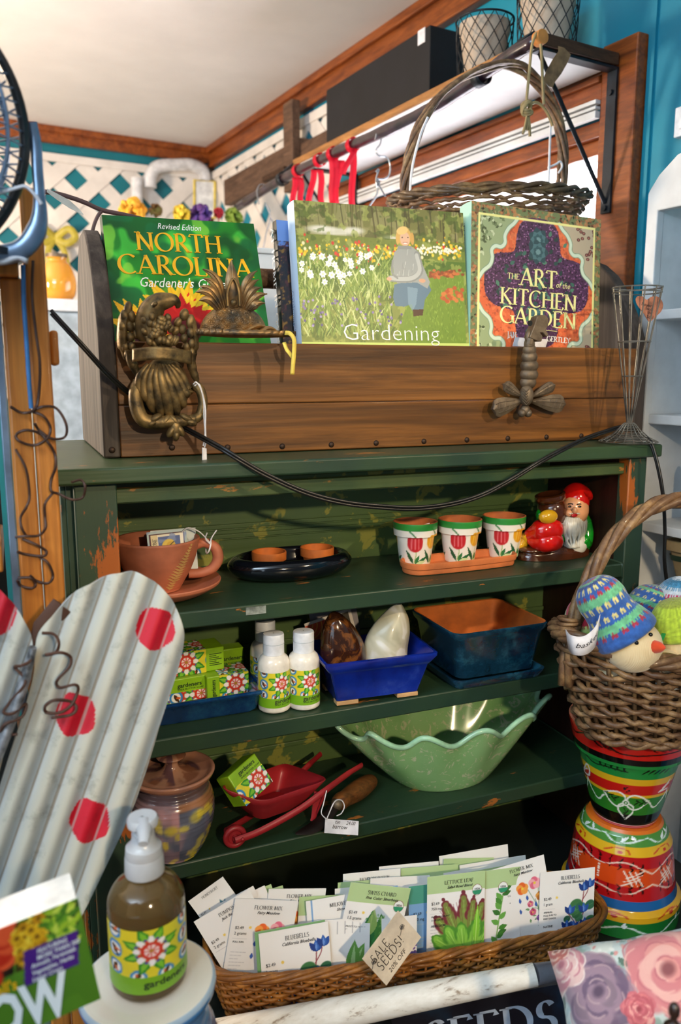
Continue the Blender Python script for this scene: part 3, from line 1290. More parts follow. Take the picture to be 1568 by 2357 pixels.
# lawn on the right
cv.poly([q(905, 800), q(940, 690), q(985, 640), q(1066, 628), q(1074, 800)], '#6f8e2e', .9)
for i in range(420):
	px, py = rg.uniform(915, 1068), rg.uniform(640, 790)
	if px > 905 + (790 - py) * .35:
		x, z = q(px, py)
		cv.leaf(x, z, rg.uniform(6, 13) * k, 2 * k, PI / 2 + rg.uniform(-.5, .5), rg.choice(['#86a43a', '#5d7d26', '#98b24c']), .7)
for i in range(60):
	px = rg.uniform(990, 1066)
	x, z = q(px, 632 + rg.gauss(0, 4) + (px - 990) * -.05)
	cv.ell(x, z, 5 * k, 3.4 * k, rg.choice(['#b0582c', '#c8703c', '#8a4420']), soft=.4)
for i in range(26):
	x, z = q(rg.uniform(1018, 1064), 668 + rg.uniform(-6, 26))
	cv.ell(x, z, 6 * k, 5 * k, rg.choice(['#b8562c', '#cf7a3c']), soft=.4)
# daffodils and small purple flowers
for i in range(34):
	px, py = rg.uniform(690, 860), rg.uniform(585, 650)
	x, z = q(px, py)
	r = rg.uniform(6, 10) * k
	cv.petal(x, z, r, 6, '#f6f6ee', .7, rg.random())
	cv.ell(x, z, r * .28, None, '#f1e6b0')
for i in range(60):
	x, z = q(rg.uniform(800, 930) if i % 2 else rg.uniform(690, 790), rg.uniform(680, 750))
	cv.ell(x, z, 3 * k, None, rg.choice(['#8474a8', '#a89ac4', '#5f5488']), soft=.5)
# the woman: jeans, pullover, head
jean, jean2 = '#5c7a8e', '#7f9cae'
cv.poly([q(908, 655), q(936, 648), q(985, 650), q(993, 668), q(978, 690), q(974, 716), q(952, 718), q(948, 700), q(930, 706), q(910, 704), q(905, 684)], jean)
cv.poly([q(938, 660), q(962, 664), q(958, 700), q(950, 716), q(940, 700)], jean2, .8)
cv.poly([q(950, 712), q(975, 712), q(973, 726), q(952, 728)], '#4a2f20')
cv.poly([q(908, 580), q(922, 570), q(948, 568), q(964, 580), q(974, 612), q(990, 650), q(984, 664), q(960, 650), q(914, 652), q(906, 630), q(904, 602)], '#9da19d')
for i in range(16):
	x, z = q(rg.uniform(908, 975), rg.uniform(585, 650))
	cv.line([(x, z), (x + 3 * k, z + 14 * k)], 1.6 * k, rg.choice(['#8f938f', '#c2c5c0', '#d2d4ce']), .8)
cv.curve([q(960, 585), q(968, 622), q(952, 640), q(925, 643), q(900, 641)], 15 * k, '#8a8e8a')
cv.curve([q(959, 588), q(966, 622), q(951, 639), q(925, 642), q(900, 640)], 10 * k, '#b9bcb7')
cv.curve([q(904, 600), q(903, 628), q(915, 640)], 5 * k, '#8d918d')
cv.ell(*q(896, 642), 7 * k, 4.5 * k, '#d9a888')
cv.ell(*q(972, 646), 9 * k, 5 * k, '#d3a080')
cv.ell(*q(930, 544), 20 * k, 23 * k, '#d9a95a', 0)
cv.ell(*q(932, 550), 13 * k, 17.5 * k, '#e2b494')
cv.poly([q(916, 566), q(946, 566), q(948, 574), q(914, 574)], '#8f938f')
cv.ell(*q(926, 531), 16 * k, 9 * k, '#ecc67c', .3)
cv.ell(*q(915, 550), 4.5 * k, 14 * k, '#d9a95a')
cv.ell(*q(949, 550), 5 * k, 15 * k, '#d3a052')
for px in (926, 939):
	cv.ell(*q(px, 547), 2 * k, 1.5 * k, '#4a3426')
cv.ell(*q(933, 560), 4.6 * k, 1.6 * k, '#f4f0ea')
cv.line([q(928, 558.5), q(938, 558.5)], 1.2 * k, '#b0604c')
cv.rect(0, 0, P.w, zz(788), '#c6d873')
bk = book('garden_photo_book', 'large book with a cover photo of a woman kneeling in a flower garden', P, cv, .030, '#b9d0ea')
T = text2('Gardening', 0, -.022)
mb = MB()
o0 = P.px(792, 783)
hh = 41 / 1640
put_text(mb, T, hh, o0, 0, abs(P.px(1012, 783)[0] - o0[0]) / (T[2] * hh), y=-.0006)
mb.build('title_lettering', 'ink_white', bk, smooth=0)
T = text2('Gardening 101')
mb = MB()
hh = .0085
put_text(mb, T, hh, (0, 0), 0, 1.0, mp=lambda X, Z: (-.0042, .018 - Z, .105 - X))
mb.build('spine_lettering', 'ink_blue', bk, smooth=0)

# ---- kitchen garden book
P = Panel((1086, 462), (1384, 505), (1099, 800), 1.100, 1.100, 1.078, .03)
cv = Canvas(P.w, P.h, 1300, '#6f7d52')
k = 1 / 1480
rg = random.Random(9)
for i in range(900):
	cv.leaf(rg.random() * P.w, rg.random() * P.h, .006, .003, rg.random() * 6.3, rg.choice(['#3e4a2c', '#93a06e', '#222a1a', '#5f6d44', '#7f8c5e']))
zb = P.px(1240, 800)[1]
b = 22 * k
x0, x1, z1 = b * .95, P.w - b * .9, P.h - b * 1.15
cv.rect(x0, 0, x1, z1, '#d8663c')
cv.noise(60, .5, 4, 2, '#8a3a2a', .60)
cv.noise(40, .5, 6, 2, '#ef8a54', .56)
cx, cz = (x0 + x1) / 2, (z1 + zb) / 2 + .002
hw = (x1 - x0) / 2
# purple four-lobed middle
star = []
for i in range(72):
	a = 2 * PI * i / 72
	rr = hw * (.80 + .16 * math.cos(4 * a) - .05 * math.cos(8 * a))
	star.append((cx + rr * math.cos(a), cz + rr * math.sin(a) * 1.02))
cv.poly(star, '#4b2c4c')
inside = star
cx2, cz2 = cx, cz
for i in range(2600):
	a, r_ = rg.random() * 6.3, hw * math.sqrt(rg.random()) * .95
	rr = hw * (.80 + .16 * math.cos(4 * a) - .05 * math.cos(8 * a))
	if r_ < rr:
		cv.ell(cx + r_ * math.cos(a), cz + r_ * math.sin(a) * 1.02, .0013, .0011, rg.choice(['#7a4f7c', '#2c1830', '#9a6a94', '#5a3560', '#1f1226']))
for i in range(90):
	a, r_ = rg.random() * 6.3, hw * rg.random() * .72
	cv.leaf(cx + r_ * math.cos(a), cz + r_ * math.sin(a), .010, .006, rg.random() * 6.3, rg.choice(['#3c6a5c', '#2a4f48', '#4f7f68', '#26403c']))
for (dx, dz) in ((0, .62), (0, .45), (0, -.5)):
	for rr, c in ((.020, '#2c4a50'), (.015, '#4b7076'), (.010, '#33565c'), (.005, '#6d9092')):
		cv.petal(cx + dx * hw, cz + dz * hw, rr, 7, c, .9, rr * 90)
# corner panels with scalloped pale green edging
for sx in (-1, 1):
	for sz in (-1, 1):
		X0 = x0 if sx < 0 else x1
		Z0 = z1 if sz > 0 else zb - .035
		g = lambda a, c: (X0 - sx * a, Z0 - sz * c)
		edge = [(.000, .118), (.012, .104), (.030, .092), (.036, .078), (.034, .064), (.044, .056), (.060, .056), (.070, .048), (.070, .034), (.080, .020), (.094, .010), (.104, .0)]
		sc = hw / .098
		edge = [(a * sc * .60, c * sc * .74) for a, c in edge]
		poly = [g(0, 0)] + [g(a, c) for a, c in edge]
		cv.poly(poly, '#b9ab90' if sx > 0 else '#98a87c')
		for i in range(70):
			a, c = rg.random() * .08 * sc, rg.random() * .09 * sc
			if a / .060 + c / .080 < .80 * sc:
				x, z = g(a, c)
				if sx < 0:
					for j in range(4):
						cv.leaf(x, z, .007, .004, rg.random() * 6.3, rg.choice(['#4c5a3a', '#c2cca4', '#6f8058']))
				else:
					cv.ell(x, z, .0032, .0026, '#5c3030')
					cv.ell(x, z, .0016, .0014, '#a87060')
		cv.curve([g(a, c) for a, c in edge], 11 * k, '#7f9a7c')
		cv.curve([g(a, c) for a, c in edge], 7.5 * k, '#cfe0c8')
cv.line([(x0, 0), (x0, z1), (x1, z1), (x1, 0)], 5.5 * k, '#ece795')
bk = book('kitchen_garden_book', 'thick book with orange and purple ornate cover and cream title', P, cv, .034, '#a8d4bd')
for (s, a, b_, h) in (('THE', (1168, 641), 1195, 13), ('ART', (1196, 656), 1282, 40), ('KITCHEN', (1151, 698), 1327, 37), ('GARDEN', (1150, 741), 1326, 37)):
	T = serif2(s, .15, .055)
	mb = MB()
	o0 = P.px(*a)
	hh = h / 1480
	put_text(mb, T, hh, o0, R(-1.0), abs(P.px(b_, a[1])[0] - o0[0]) / (T[2] * hh), y=-.0007)
	mb.build('title_lettering', 'ink_cream', bk, smooth=0)
for (s, a, b_, h, it, m) in (('of the', (1280, 662), 1312, 14, .3, 'ink_cream'), ('JAN', (1167, 777), 1188, 14, 0, 'ink_white'), ('GERTLEY', (1258, 785), 1312, 12, 0, 'ink_white')):
	T = text2(s, it) if it else serif2(s, .17, .08)
	mb = MB()
	o0 = P.px(*a)
	hh = h / 1480
	put_text(mb, T, hh, o0, R(-1.5), abs(P.px(b_, a[1])[0] - o0[0]) / (T[2] * hh), y=-.0007)
	mb.build('subtitle_lettering', m, bk, smooth=0)
mb = MB()
mb.bar((*[P.px(1228, 757)[0]], -.0006, P.px(1228, 757)[1]), (P.px(1282, 763)[0], -.0006, P.px(1282, 763)[1]), .0008, .0004, (0, 1, 0))
mb.build('title_rule', 'ink_cream', bk, smooth=0)
T = serif2('THE ART KITCHEN GARDEN', .15, .06)
mb = MB()
hh = .0085
put_text(mb, T, hh, (0, 0), 0, .19 / (T[2] * hh), mp=lambda X, Z: (-.0044, .021 - Z, P.h - .03 - X))
mb.build('spine_lettering', 'ink_dark_green', bk, smooth=0)

# ================================================================== METAL PIECES ON THE CADDY
mat('bronze', '#8d7448', .46, .62, var=.5, vscale=60, col2='#3b3222', bump=.3, bscale=300)
mat('bronze_brown', '#7a6a56', .5, .45, var=.4, vscale=60, col2='#574a3c', bump=.2, bscale=300)
mat('copper_bronze', '#a5804e', .42, .65, var=.5, vscale=50, col2='#56524a', bump=.3, bscale=300)
mat('string_white', '#e6e3e6', .8)
mat('wire_grey', '#8f8d86', .4, .8, var=.3)
mat('copper_tag', '#c58468', .4, .3, var=.25, vscale=60, bump=.3, bscale=500)
mat('ribbon_yellow', '#ecd25a', .55)
mat('cord_black', '#151515', .35)


class VP:
	"""drawing plane y = Y: pixel (x, y) plus a relief towards us in metres -> point, in the frame of base b"""

	def __init__(s, Y, base):
		s.Y, s.b = Y, Vector(base)

	def __call__(s, x, y, d=0.0):
		return onY(x, y, s.Y - d) - s.b

	def path(s, pts, n=5, closed=False):
		return cr([tuple(s(*p)) for p in pts], n, closed)


# ---- eagle door knocker
base = onY(372, 1000, 1.040)
eg = thing('eagle_door_knocker', 'dark bronze eagle door knocker with blank banner, leaf body and ring', 'door knocker', base)
V = VP(1.036, base)
rg = random.Random(3)


def feather(mb, x, y, ang, ln, wd, d, th=.004):
	c = V(x, y, d)
	u = 1 / 1740
	mb.ell(tuple(c), (wd * u, th, ln * u), rot=(0, R(ang), 0), n=8)


# wings
for side in (0, 1):
	mb = MB()
	if side == 0:
		mb.tube(V.path([(300, 708, .012), (286, 730, .014), (281, 768, .014), (283, 800, .012), (290, 825, .008)]), [.004] * 5 + [.010] * 11 + [.006] * 5, 8, flat=.6)
		fe = [(295, 712, 8, 20, 9), (286, 728, 0, 16, 9), (303, 728, -10, 16, 9), (283, 752, 5, 14, 9), (299, 752, -10, 14, 9), (314, 752, -20, 14, 9), (285, 775, 5, 13, 9), (300, 776, -5, 13, 9), (314, 770, -20, 13, 8), (288, 798, 5, 13, 8), (303, 797, -5, 12, 8), (294, 815, 5, 12, 7), (327, 762, -35, 13, 8)]
	else:
		mb.tube(V.path([(416, 722, .012), (436, 730, .014), (446, 765, .014), (448, 800, .012), (444, 830, .008)]), [.004] * 5 + [.009] * 11 + [.006] * 5, 8, flat=.6)
		fe = [(424, 724, 20, 16, 10), (438, 740, 10, 18, 9), (410, 742, 30, 14, 8), (420, 758, 15, 13, 9), (438, 766, 5, 14, 9), (404, 762, 30, 13, 8), (424, 778, 10, 12, 9), (441, 790, 0, 13, 8), (430, 798, 5, 12, 8), (442, 812, 0, 13, 7), (433, 815, 5, 12, 7)]
	for (x, y, a, l, w) in fe:
		feather(mb, x, y, a, l * .85, w, .018 + rg.uniform(0, .003))
	mb.build('wing', 'bronze', eg, smooth=60)
# head, neck and breast
mb = MB()
mb.tube(V.path([(352, 775, .022), (344, 745, .026), (348, 718, .030), (364, 698, .034), (384, 692, .036), (402, 692, .036), (409, 702, .034), (406, 709, .032)]), [.018, .019, .0195, .019, .018, .0175, .017, .0165, .016, .0155, .015, .0145, .014, .0135, .013, .012, .0115, .011, .0105, .010, .0095, .009, .0085, .008, .0075, .007, .006, .0055, .005, .0045, .004, .0036, .0032, .0028, .002, .001], 12)
for i in range(34):
	x, y = rg.uniform(330, 395), rg.uniform(725, 788)
	feather(mb, x, y, rg.uniform(-25, 25), 9, 7, .038 + .006 * math.sin((x - 330) / 65 * PI), .004)
for i in range(14):
	feather(mb, 340 + i * 5, 786 + rg.uniform(-6, 6), (i - 7) * 5, 12, 6, .036, .005)
feather(mb, 356, 700, 60, 7, 5, .050)
mb.build('eagle_body', 'bronze', eg, smooth=60)
# banner
mb = MB()


def ban(u, v):
	x = 306 + (440 - 306) * u
	y = 803 + 30 * v - 8 * math.sin(PI * u) + 6 * u
	p = V(x, y, .034 + .018 * math.sin(PI * min(1, max(0, u))))
	return tuple(p)


mb.surf(ban, 24, 6)
mb.build('banner', 'bronze', eg, 'smooth' and 60, solid=.003)
for xs in ((300, 806), (442, 812)):
	mb = MB()
	s = -1 if xs[0] < 370 else 1
	mb.tube(V.path([(xs[0], xs[1], .022), (xs[0] + s * -2, xs[1] + 22, .02), (xs[0] + 8 - 4 * s, xs[1] + 45, .018), (xs[0] + 20 - 6 * s if s < 0 else xs[0] + 12, xs[1] + 66, .016)]), [.007, .0065, .006, .006, .006, .006, .006, .006, .006, .005, .005, .005, .005, .004, .004, .003], 8)
	mb.build('scroll', 'bronze', eg, smooth=60)
# acanthus leaf
mb = MB()
tips = [(334, 895), (340, 925), (352, 948), (372, 958), (392, 962), (410, 955), (424, 938), (433, 915), (436, 893)]
for i, (x, y) in enumerate(tips):
	t = (i - 4) / 4
	a0 = (368 + t * 26, 838)
	a1 = (368 + t * 58, 862 + abs(t) * 6)
	mb.tube(V.path([(a0[0], a0[1], .026), (a1[0] * .6 + (374 + t * 34) * .4, 866, .031 - .008 * abs(t)), ((a1[0] * .5 + x * .5), 895 + 10 * (1 - abs(t)), .029 - .010 * abs(t)), (x, y, .020)]), [.003, .0038, .0044, .005, .0054, .0056, .0058, .0062, .0066, .007, .0074, .0078, .008, .0076, .006, .003], 8, flat=.9)
mb.ell(tuple(V(381, 892, .007)), (.030, .012, .038), n=12)
mb.build('leaf_body', 'bronze', eg, smooth=60)
# ring with its lower ornament
mb = MB()
ring = [(320, 878, .014), (312, 905, .018), (316, 940, .020), (330, 966, .022), (360, 972, .024), (392, 970, .026), (430, 968, .024), (458, 958, .022), (467, 930, .020), (462, 900, .018), (446, 884, .014)]
rp = V.path(ring)
mb.tube(rp, [.0075 + .0015 * math.sin(i * .12) for i in range(len(rp))], 10)
for (x, y, a, l, w) in ((358, 962, 60, 16, 8), (380, 968, 40, 16, 8), (402, 968, -40, 16, 8), (428, 962, -60, 16, 8), (440, 972, -70, 14, 8), (350, 974, 70, 12, 7), (404, 985, 0, 24, 13), (394, 992, 30, 16, 8), (414, 990, -30, 16, 8), (405, 1002, 0, 12, 8)):
	feather(mb, x, y, a, l, w, .027, .007)
mb.build('ring', 'bronze', eg, smooth=60)
# tag on a string tied to the ring
tg = thing('string_tag', 'small white price tag on a looped string tied to the eagle knocker', 'price tag', onY(468, 1085, .99))
V2 = VP(1.005, tg.location)
mb = MB()
mb.tube(V2.path([(446, 884, .012), (452, 880, .016), (462, 895, .016), (469, 925, .012), (470, 960, .010), (472, 1000, .012), (468, 1026, .012)]), .0009, 6)
mb.tube(V2.path([(448, 888, .010), (458, 884, .012), (466, 905, .012), (473, 940, .012), (473, 980, .012), (474, 1015, .012), (471, 1030, .012)]), .0009, 6)
mb.build('string', 'string_white', tg, smooth=60)
mb = MB()
a, b, c, d_ = V2(466, 1030, .012), V2(475, 1032, .010), V2(476, 1083, .010), V2(466, 1086, .014)
mb.add([tuple(p) for p in (a, b, c, d_)], [(0, 1, 2, 3)])
mb.build('paper_tag', 'string_white', tg, smooth=0, solid=.0012)

# ---- pineapple
base = onY(540, 775, 1.03)
pa = thing('pineapple_wall_shelf', 'bronze pineapple standing on its small leaf shaped shelf', 'pineapple ornament', base)
V = VP(1.046, base)
mb = MB()
# fruit: half dome with raised diamonds
cxp, cyp, rx, ry = 536, 768, 78, 68


def fr(u, v):
	a = PI * u
	r = v
	x = cxp - math.cos(a) * rx * r
	y = cyp - math.sin(a) * ry * r
	h = .030 * math.sqrt(max(0, 1 - r * r))
	gx, gy = (x - cxp) / 26 + (y - cyp) / 22, (x - cxp) / 26 - (y - cyp) / 22
	d = (abs((gx % 1) - .5) + abs((gy % 1) - .5))
	k = .0028 * (1 - d) + .0007 * math.sin(math.atan2((gy % 1) - .5, (gx % 1) - .5) * 10)
	return tuple(V(x, y, h + k + .004))


mb.surf(fr, 130, 60)
mb.build('fruit', 'copper_bronze', pa, smooth=50)
mb = MB()


def pleaf(x0, y0, x1, y1, bend, w, d0=.016, d1=.020):
	pts, rr = [], []
	for i in range(9):
		t = i / 8
		x = x0 + (x1 - x0) * t + bend[0] * math.sin(PI * t)
		y = y0 + (y1 - y0) * t + bend[1] * math.sin(PI * t)
		pts.append(V(x, y, d0 + (d1 - d0) * t + .006 * math.sin(PI * t)))
		rr.append(max(.0004, w / 1740 * (math.sin(PI * (.18 + .82 * t)) ** .8)))
	mb.tube(pts, rr, 8, flat=.45, up=(0, -1, 0))
	mb.tube([p + Vector((0, -.0032, 0)) for p in pts], .0009, 5)


for (x0, y0, x1, y1, bx, by) in ((520, 706, 466, 620, 6, -20), (516, 710, 468, 641, 4, -18), (513, 712, 460, 660, 2, -16), (508, 712, 450, 672, 2, -16), (502, 712, 458, 692, 0, -12),
								 (552, 704, 590, 624, -4, -14), (556, 706, 594, 644, -4, -12), (560, 708, 600, 662, -2, -12), (565, 710, 613, 677, 0, -10), (570, 712, 608, 698, 0, -6), (574, 714, 600, 700, 0, -4)):
	pleaf(x0, y0, x1, y1, (bx, by), 9)
mb.build('crown_leaf', 'copper_bronze', pa, smooth=50)
mb = MB()
pleaf(538, 706, 532, 600, (0, 0), 17, .018, .018)
mb.build('centre_leaf', 'copper_bronze', pa, smooth=50)
mb = MB()
out = [(524, 704), (524, 670), (537, 642), (549, 668), (551, 704)]
mb.tube(V.path([(x, y, .030) for x, y in out]), .0018, 6)
mb.ell(tuple(V(538, 696, .026)), (.0045, .003, .0045), n=8)
mb.build('screw_hole', 'bronze', pa, smooth=60)
# leaf shaped tray
mb = MB()
tc = V(556, 778, .021)


def tray(u, v):
	a = 2 * PI * u
	r = v
	x = .068 * math.cos(a) * (1 + .06 * math.cos(a))
	y = .024 * math.sin(a)
	z = .0035 * r * r + .0006 * math.sin(a * 40) * r
	return (tc.x + x * r, tc.y + y * r - .004, tc.z + z)


mb.surf(tray, 120, 8, cu=True)
mb.build('tray', 'copper_bronze', pa, smooth=50, solid=.006, so=-1)
mb = MB()
for (x0, y0, x1, y1) in ((510, 762, 560, 755), (530, 766, 590, 760), (560, 764, 625, 758), (590, 768, 645, 766)):
	a, b = V(x0, y0, .03), V(x1, y1, .022)
	mb.tube(cr([tuple(a), tuple((a + b) / 2 + Vector((0, 0, .006))), tuple(b)], 6), [.003, .004, .005, .006, .0065, .007, .0068, .0062, .005, .004, .003, .002, .001], 8, flat=.5)
mb.build('tray_leaf', 'copper_bronze', pa, smooth=60)
o = thing('yellow_ribbon', 'short yellow ribbon looped over the tip of the pineapple shelf', 'ribbon', onY(672, 860, .99))
V = VP(1.010, o.location)
mb = MB()


def rib(pts, w):
	P = [Vector(p) for p in cr([tuple(V(*p)) for p in pts], 6)]
	v, f = [], []
	for i, p in enumerate(P):
		t = (P[min(i + 1, len(P) - 1)] - P[max(i - 1, 0)]).normalized()
		n = t.cross(Vector((0, -1, .1))).normalized() * w / 2
		v += [tuple(p - n), tuple(p + n)]
	for i in range(len(P) - 1):
		f.append((2 * i, 2 * i + 1, 2 * i + 3, 2 * i + 2))
	mb.add(v, f)


rib([(656, 766, .010), (668, 768, .016), (677, 782, .018), (677, 810, .016), (675, 835, .015), (673, 862, .014)], .0055)
rib([(654, 788, .006), (660, 804, .010), (668, 815, .012), (673, 822, .012)], .005)
mb.build('loop', 'ribbon_yellow', o, smooth=60, solid=.0005)

# ---- bee door knocker
base = onY(1215, 960, 1.035)
bee = thing('bee_door_knocker', 'brown cast metal bee door knocker hanging head down on the caddy front', 'door knocker', base)
V = VP(1.0475, base)
u = 1 / 1500
mb = MB()
seg = [(1217, 776, 9), (1219, 792, 13), (1219, 806, 16), (1219, 822, 19), (1219, 842, 21.5), (1218, 862, 22), (1216, 880, 19.5)]
for i, (x, y, r) in enumerate(seg):
	mb.ell(tuple(V(x, y, .026 - .0012 * i)), (r * u, r * u * .8, 16 * u), n=12)
mb.tube(V.path([(1229, 768, .030), (1222, 776, .028), (1218, 792, .027)]), [.003, .003, .0035, .004, .0045, .005, .0055, .006, .006, .006, .006], 8)
mb.build('abdomen', 'bronze_brown', bee, smooth=40)
mb = MB()
mb.ell(tuple(V(1212, 910, .022)), (16.5 * u, 15 * u, 24 * u), n=14)
for s in (-1, 1):
	for i in range(6):
		y = 896 + i * 6
		mb.tube([V(1212, y + 6, .0325), V(1212 + s * 9, y - 4, .028)], .0008, 5)
mb.build('thorax', 'bronze_brown', bee, smooth=60)
mb = MB()
mb.ell(tuple(V(1209, 944, .019)), (12 * u, 11 * u, 12 * u), n=12)
mb.ell(tuple(V(1201, 951, .021)), (8.5 * u, 10 * u, 9.5 * u), n=10)
mb.ell(tuple(V(1216, 951, .021)), (8.5 * u, 10 * u, 9.5 * u), n=10)
mb.build('head', 'bronze_brown', bee, smooth=60)


def wing(x0, y0, x1, y1, w, d):
	mb = MB()
	a, b = V(x0, y0, d), V(x1, y1, d + .002)
	ax = (b - a)
	L = ax.length
	ax.normalize()
	n = Vector((0, -1, 0))
	k = n.cross(ax)
	pts, faces = [], []
	N = 14

	def wd(t):
		return w * u * (.18 + .82 * math.sin(PI * min(1, t * .62 + .0)) ** 1.3) * (1 if t < .8 else math.sqrt(max(0, 1 - ((t - .8) / .2) ** 2)) * .999 + .001)
	for sgn in (1, -1):
		for i in range(N + 1):
			t = i / N
			for j in range(9):
				q = j / 8 * 2 - 1
				h = .0035 * (1 - q * q) + .0012
				p = a + ax * (L * t) + k * (q * wd(t)) + n * (h * sgn)
				pts.append(tuple(p))
	M_ = (N + 1) * 9
	for s_ in range(2):
		for i in range(N):
			for j in range(8):
				f = (s_ * M_ + i * 9 + j, s_ * M_ + i * 9 + j + 1, s_ * M_ + (i + 1) * 9 + j + 1, s_ * M_ + (i + 1) * 9 + j)
				faces.append(f if s_ else f[::-1])
	for i in range(N):
		for j in (0, 8):
			faces.append((i * 9 + j, (i + 1) * 9 + j, M_ + (i + 1) * 9 + j, M_ + i * 9 + j))
	mb.add(pts, faces)
	for q0, q1, t0, t1 in ((.1, .1, .1, .95), (-.5, -.5, .3, .9), (.55, .55, .3, .85), (.1, .6, .5, .55), (.1, .6, .68, .72), (-.5, .1, .6, .66), (-.5, .1, .8, .84)):
		A = []
		for i in range(6):
			t, q = t0 + (t1 - t0) * i / 5, q0 + (q1 - q0) * i / 5
			A.append(a + ax * (L * t) + k * (q * wd(t)) + n * (.0035 * (1 - q * q) + .0014))
		mb.tube(A, .0007, 5)
	mb.build('wing', 'bronze_brown', bee, smooth=40)


wing(1203, 914, 1160, 884, 13, .018)
wing(1204, 922, 1133, 942, 21, .016)
wing(1222, 914, 1276, 886, 13, .018)
wing(1222, 924, 1300, 930, 21, .016)
# bracket
mb = MB()
br = [(1206, 732), (1216, 728), (1226, 729), (1232, 737), (1231, 752), (1226, 762), (1232, 772), (1228, 778), (1219, 768), (1213, 768), (1219, 776), (1216, 788), (1209, 788), (1189, 779), (1200, 752)]
pl = [V(x, y, 0) for x, y in br]
n = len(pl)
hole = []
mb.prism([(p.x, p.z) for p in pl], pl[0].y - .034, pl[0].y - .018)
mb.build('bracket', 'bronze_brown', bee, smooth=30, bevel=.001)
mb = MB()
c = V(1220, 744, .0345)
mb.tube([(c.x, c.y + .0, c.z), (c.x, c.y - .0006, c.z)], .0042, 14)
mb.build('bracket_hole', 'cord_black', bee, smooth=30)

# ---- white sticker left on the kitchen book, behind the bee's bracket
mb = MB()
pa_ = [onY(x, y, 1.072) for x, y in ((1186, 776), (1262, 781), (1256, 799), (1180, 797))]
mb.add([tuple(p) for p in pa_], [(0, 1, 2, 3)])
o = mb.build('paper_slip', 'string_white', smooth=0, solid=.0006)
tag(o, 'slip of white paper tucked between the bee knocker and the kitchen book', 'paper slip')

# ---- wire cone vase
bx = onZ(1446, 1020.5, ZT)
vs = thing('wire_cone_vase', 'tall grey wire cone flower vase on a flared wire foot', 'wire vase', (bx.x, bx.y, ZT))
top = onY(1458, 662, bx.y)
H = top.z - ZT
sc = 1 / 1430
mb = MB()
prf = [(H, 51 * sc), (H - .006, 50 * sc), (H * .66, 33 * sc), (H * .44, 21 * sc), (H * .25, 11 * sc), (H * .13, 4.5 * sc)]
prf = cr(prf, 5)
for i in range(12):
	a = 2 * PI * i / 12 + .1
	mb.tube([(math.cos(a) * r, math.sin(a) * r, z) for z, r in prf], .0011, 5)
for k in (0, 1):
	a0 = 0
	z, r = (H, 51 * sc) if k == 0 else (H - .007, 50 * sc)
	mb.tube([(math.cos(a) * r, math.sin(a) * r, z) for a in np.linspace(0, 2 * PI, 40, False)], .0011, 5, closed=True)
for (z, r) in ((H * .66, 33 * sc), (H * .44, 21 * sc)):
	mb.tube([(math.cos(a) * r * 1.02, math.sin(a) * r * 1.02, z) for a in np.linspace(0, 2 * PI, 32, False)], .0011, 5, closed=True)
mb.build('cone', 'wire_grey', vs, smooth=60)
mb = MB()
fp = cr([(H * .13, 4.5 * sc), (.030, 12 * sc), (.014, 33 * sc), (.003, 62 * sc)], 5)
for i in range(18):
	a = 2 * PI * i / 18
	mb.tube([(math.cos(a) * r, math.sin(a) * r, z) for z, r in fp], .0009, 5)
for i in range(3, len(fp), 1):
	z, r = fp[i]
	mb.tube([(math.cos(a) * r, math.sin(a) * r, z) for a in np.linspace(0, 2 * PI, 32, False)], .0008, 5, closed=True)
mb.build('foot', 'wire_grey', vs, smooth=60)
ht = thing('heart_tag', 'small copper coloured heart tag wired to the rim of the wire vase', 'heart tag', onY(1494, 738, bx.y - .02))
V = VP(bx.y - .022, ht.location)
hp_ = [(1494, 740), (1482, 722), (1468, 704), (1463, 690), (1468, 682), (1478, 682), (1488, 690), (1498, 684), (1510, 682), (1521, 689), (1526, 702), (1522, 716), (1510, 728)]
hp_ = cr(hp_, 4, True)
pl = [V(x, y) for x, y in hp_]
mb = MB()
mb.prism([(p.x, p.z) for p in pl], pl[0].y - .0008, pl[0].y)
mb.build('heart', 'copper_tag', ht, smooth=30)
mb = MB()
for i, (s, x, y) in enumerate((('Flowers', 1476, 703), ('feed', 1485, 713), ('the', 1489, 722), ('Soul', 1488, 732))):
	T = text2(s)
	p = V(x, y)
	put_text(mb, T, .0052, (p.x, p.z), R(-8), 1.0, y=p.y - .0011)
mb.build('lettering', 'ink_black', ht, smooth=0)

# ---- black power cord
cord = [(60, 570, .93), (112, 612, .95), (160, 648, 1.18), (118, 722, 1.02), (190, 800, 1.01), (250, 866, 1.022), (312, 920, 1.040), (372, 962, 1.040), (430, 992, 1.024), (510, 1036, .956), (600, 1090, .941), (700, 1136, .935), (790, 1160, .932), (880, 1170, .930),
		(960, 1173, .930), (1040, 1163, .930), (1110, 1142, .930), (1180, 1105, .928), (1250, 1062, .928), (1330, 1020, .945), (1390, 997, 1.012), (1430, 986, 1.040), (1462, 992, 1.036), (1490, 1014, .958), (1506, 1046, .940), (1524, 1130, .925), (1530, 1220, .925), (1529, 1290, .925), (1535, 1350, .925), (1540, 1420, .92)]
pts = cr([tuple(onY(x, y, Y)) for x, y, Y in cord[3:]], 8)
mb = MB()
mb.tube(pts, .0021, 8)
mb.tube([(p[0], p[1] - .0012, p[2] + .0038) for p in pts], .0021, 8)
o = mb.build('power_cord', 'cord_black', smooth=60)
tag(o, 'black twin power cord sagging across the front of the green hutch', 'cord')

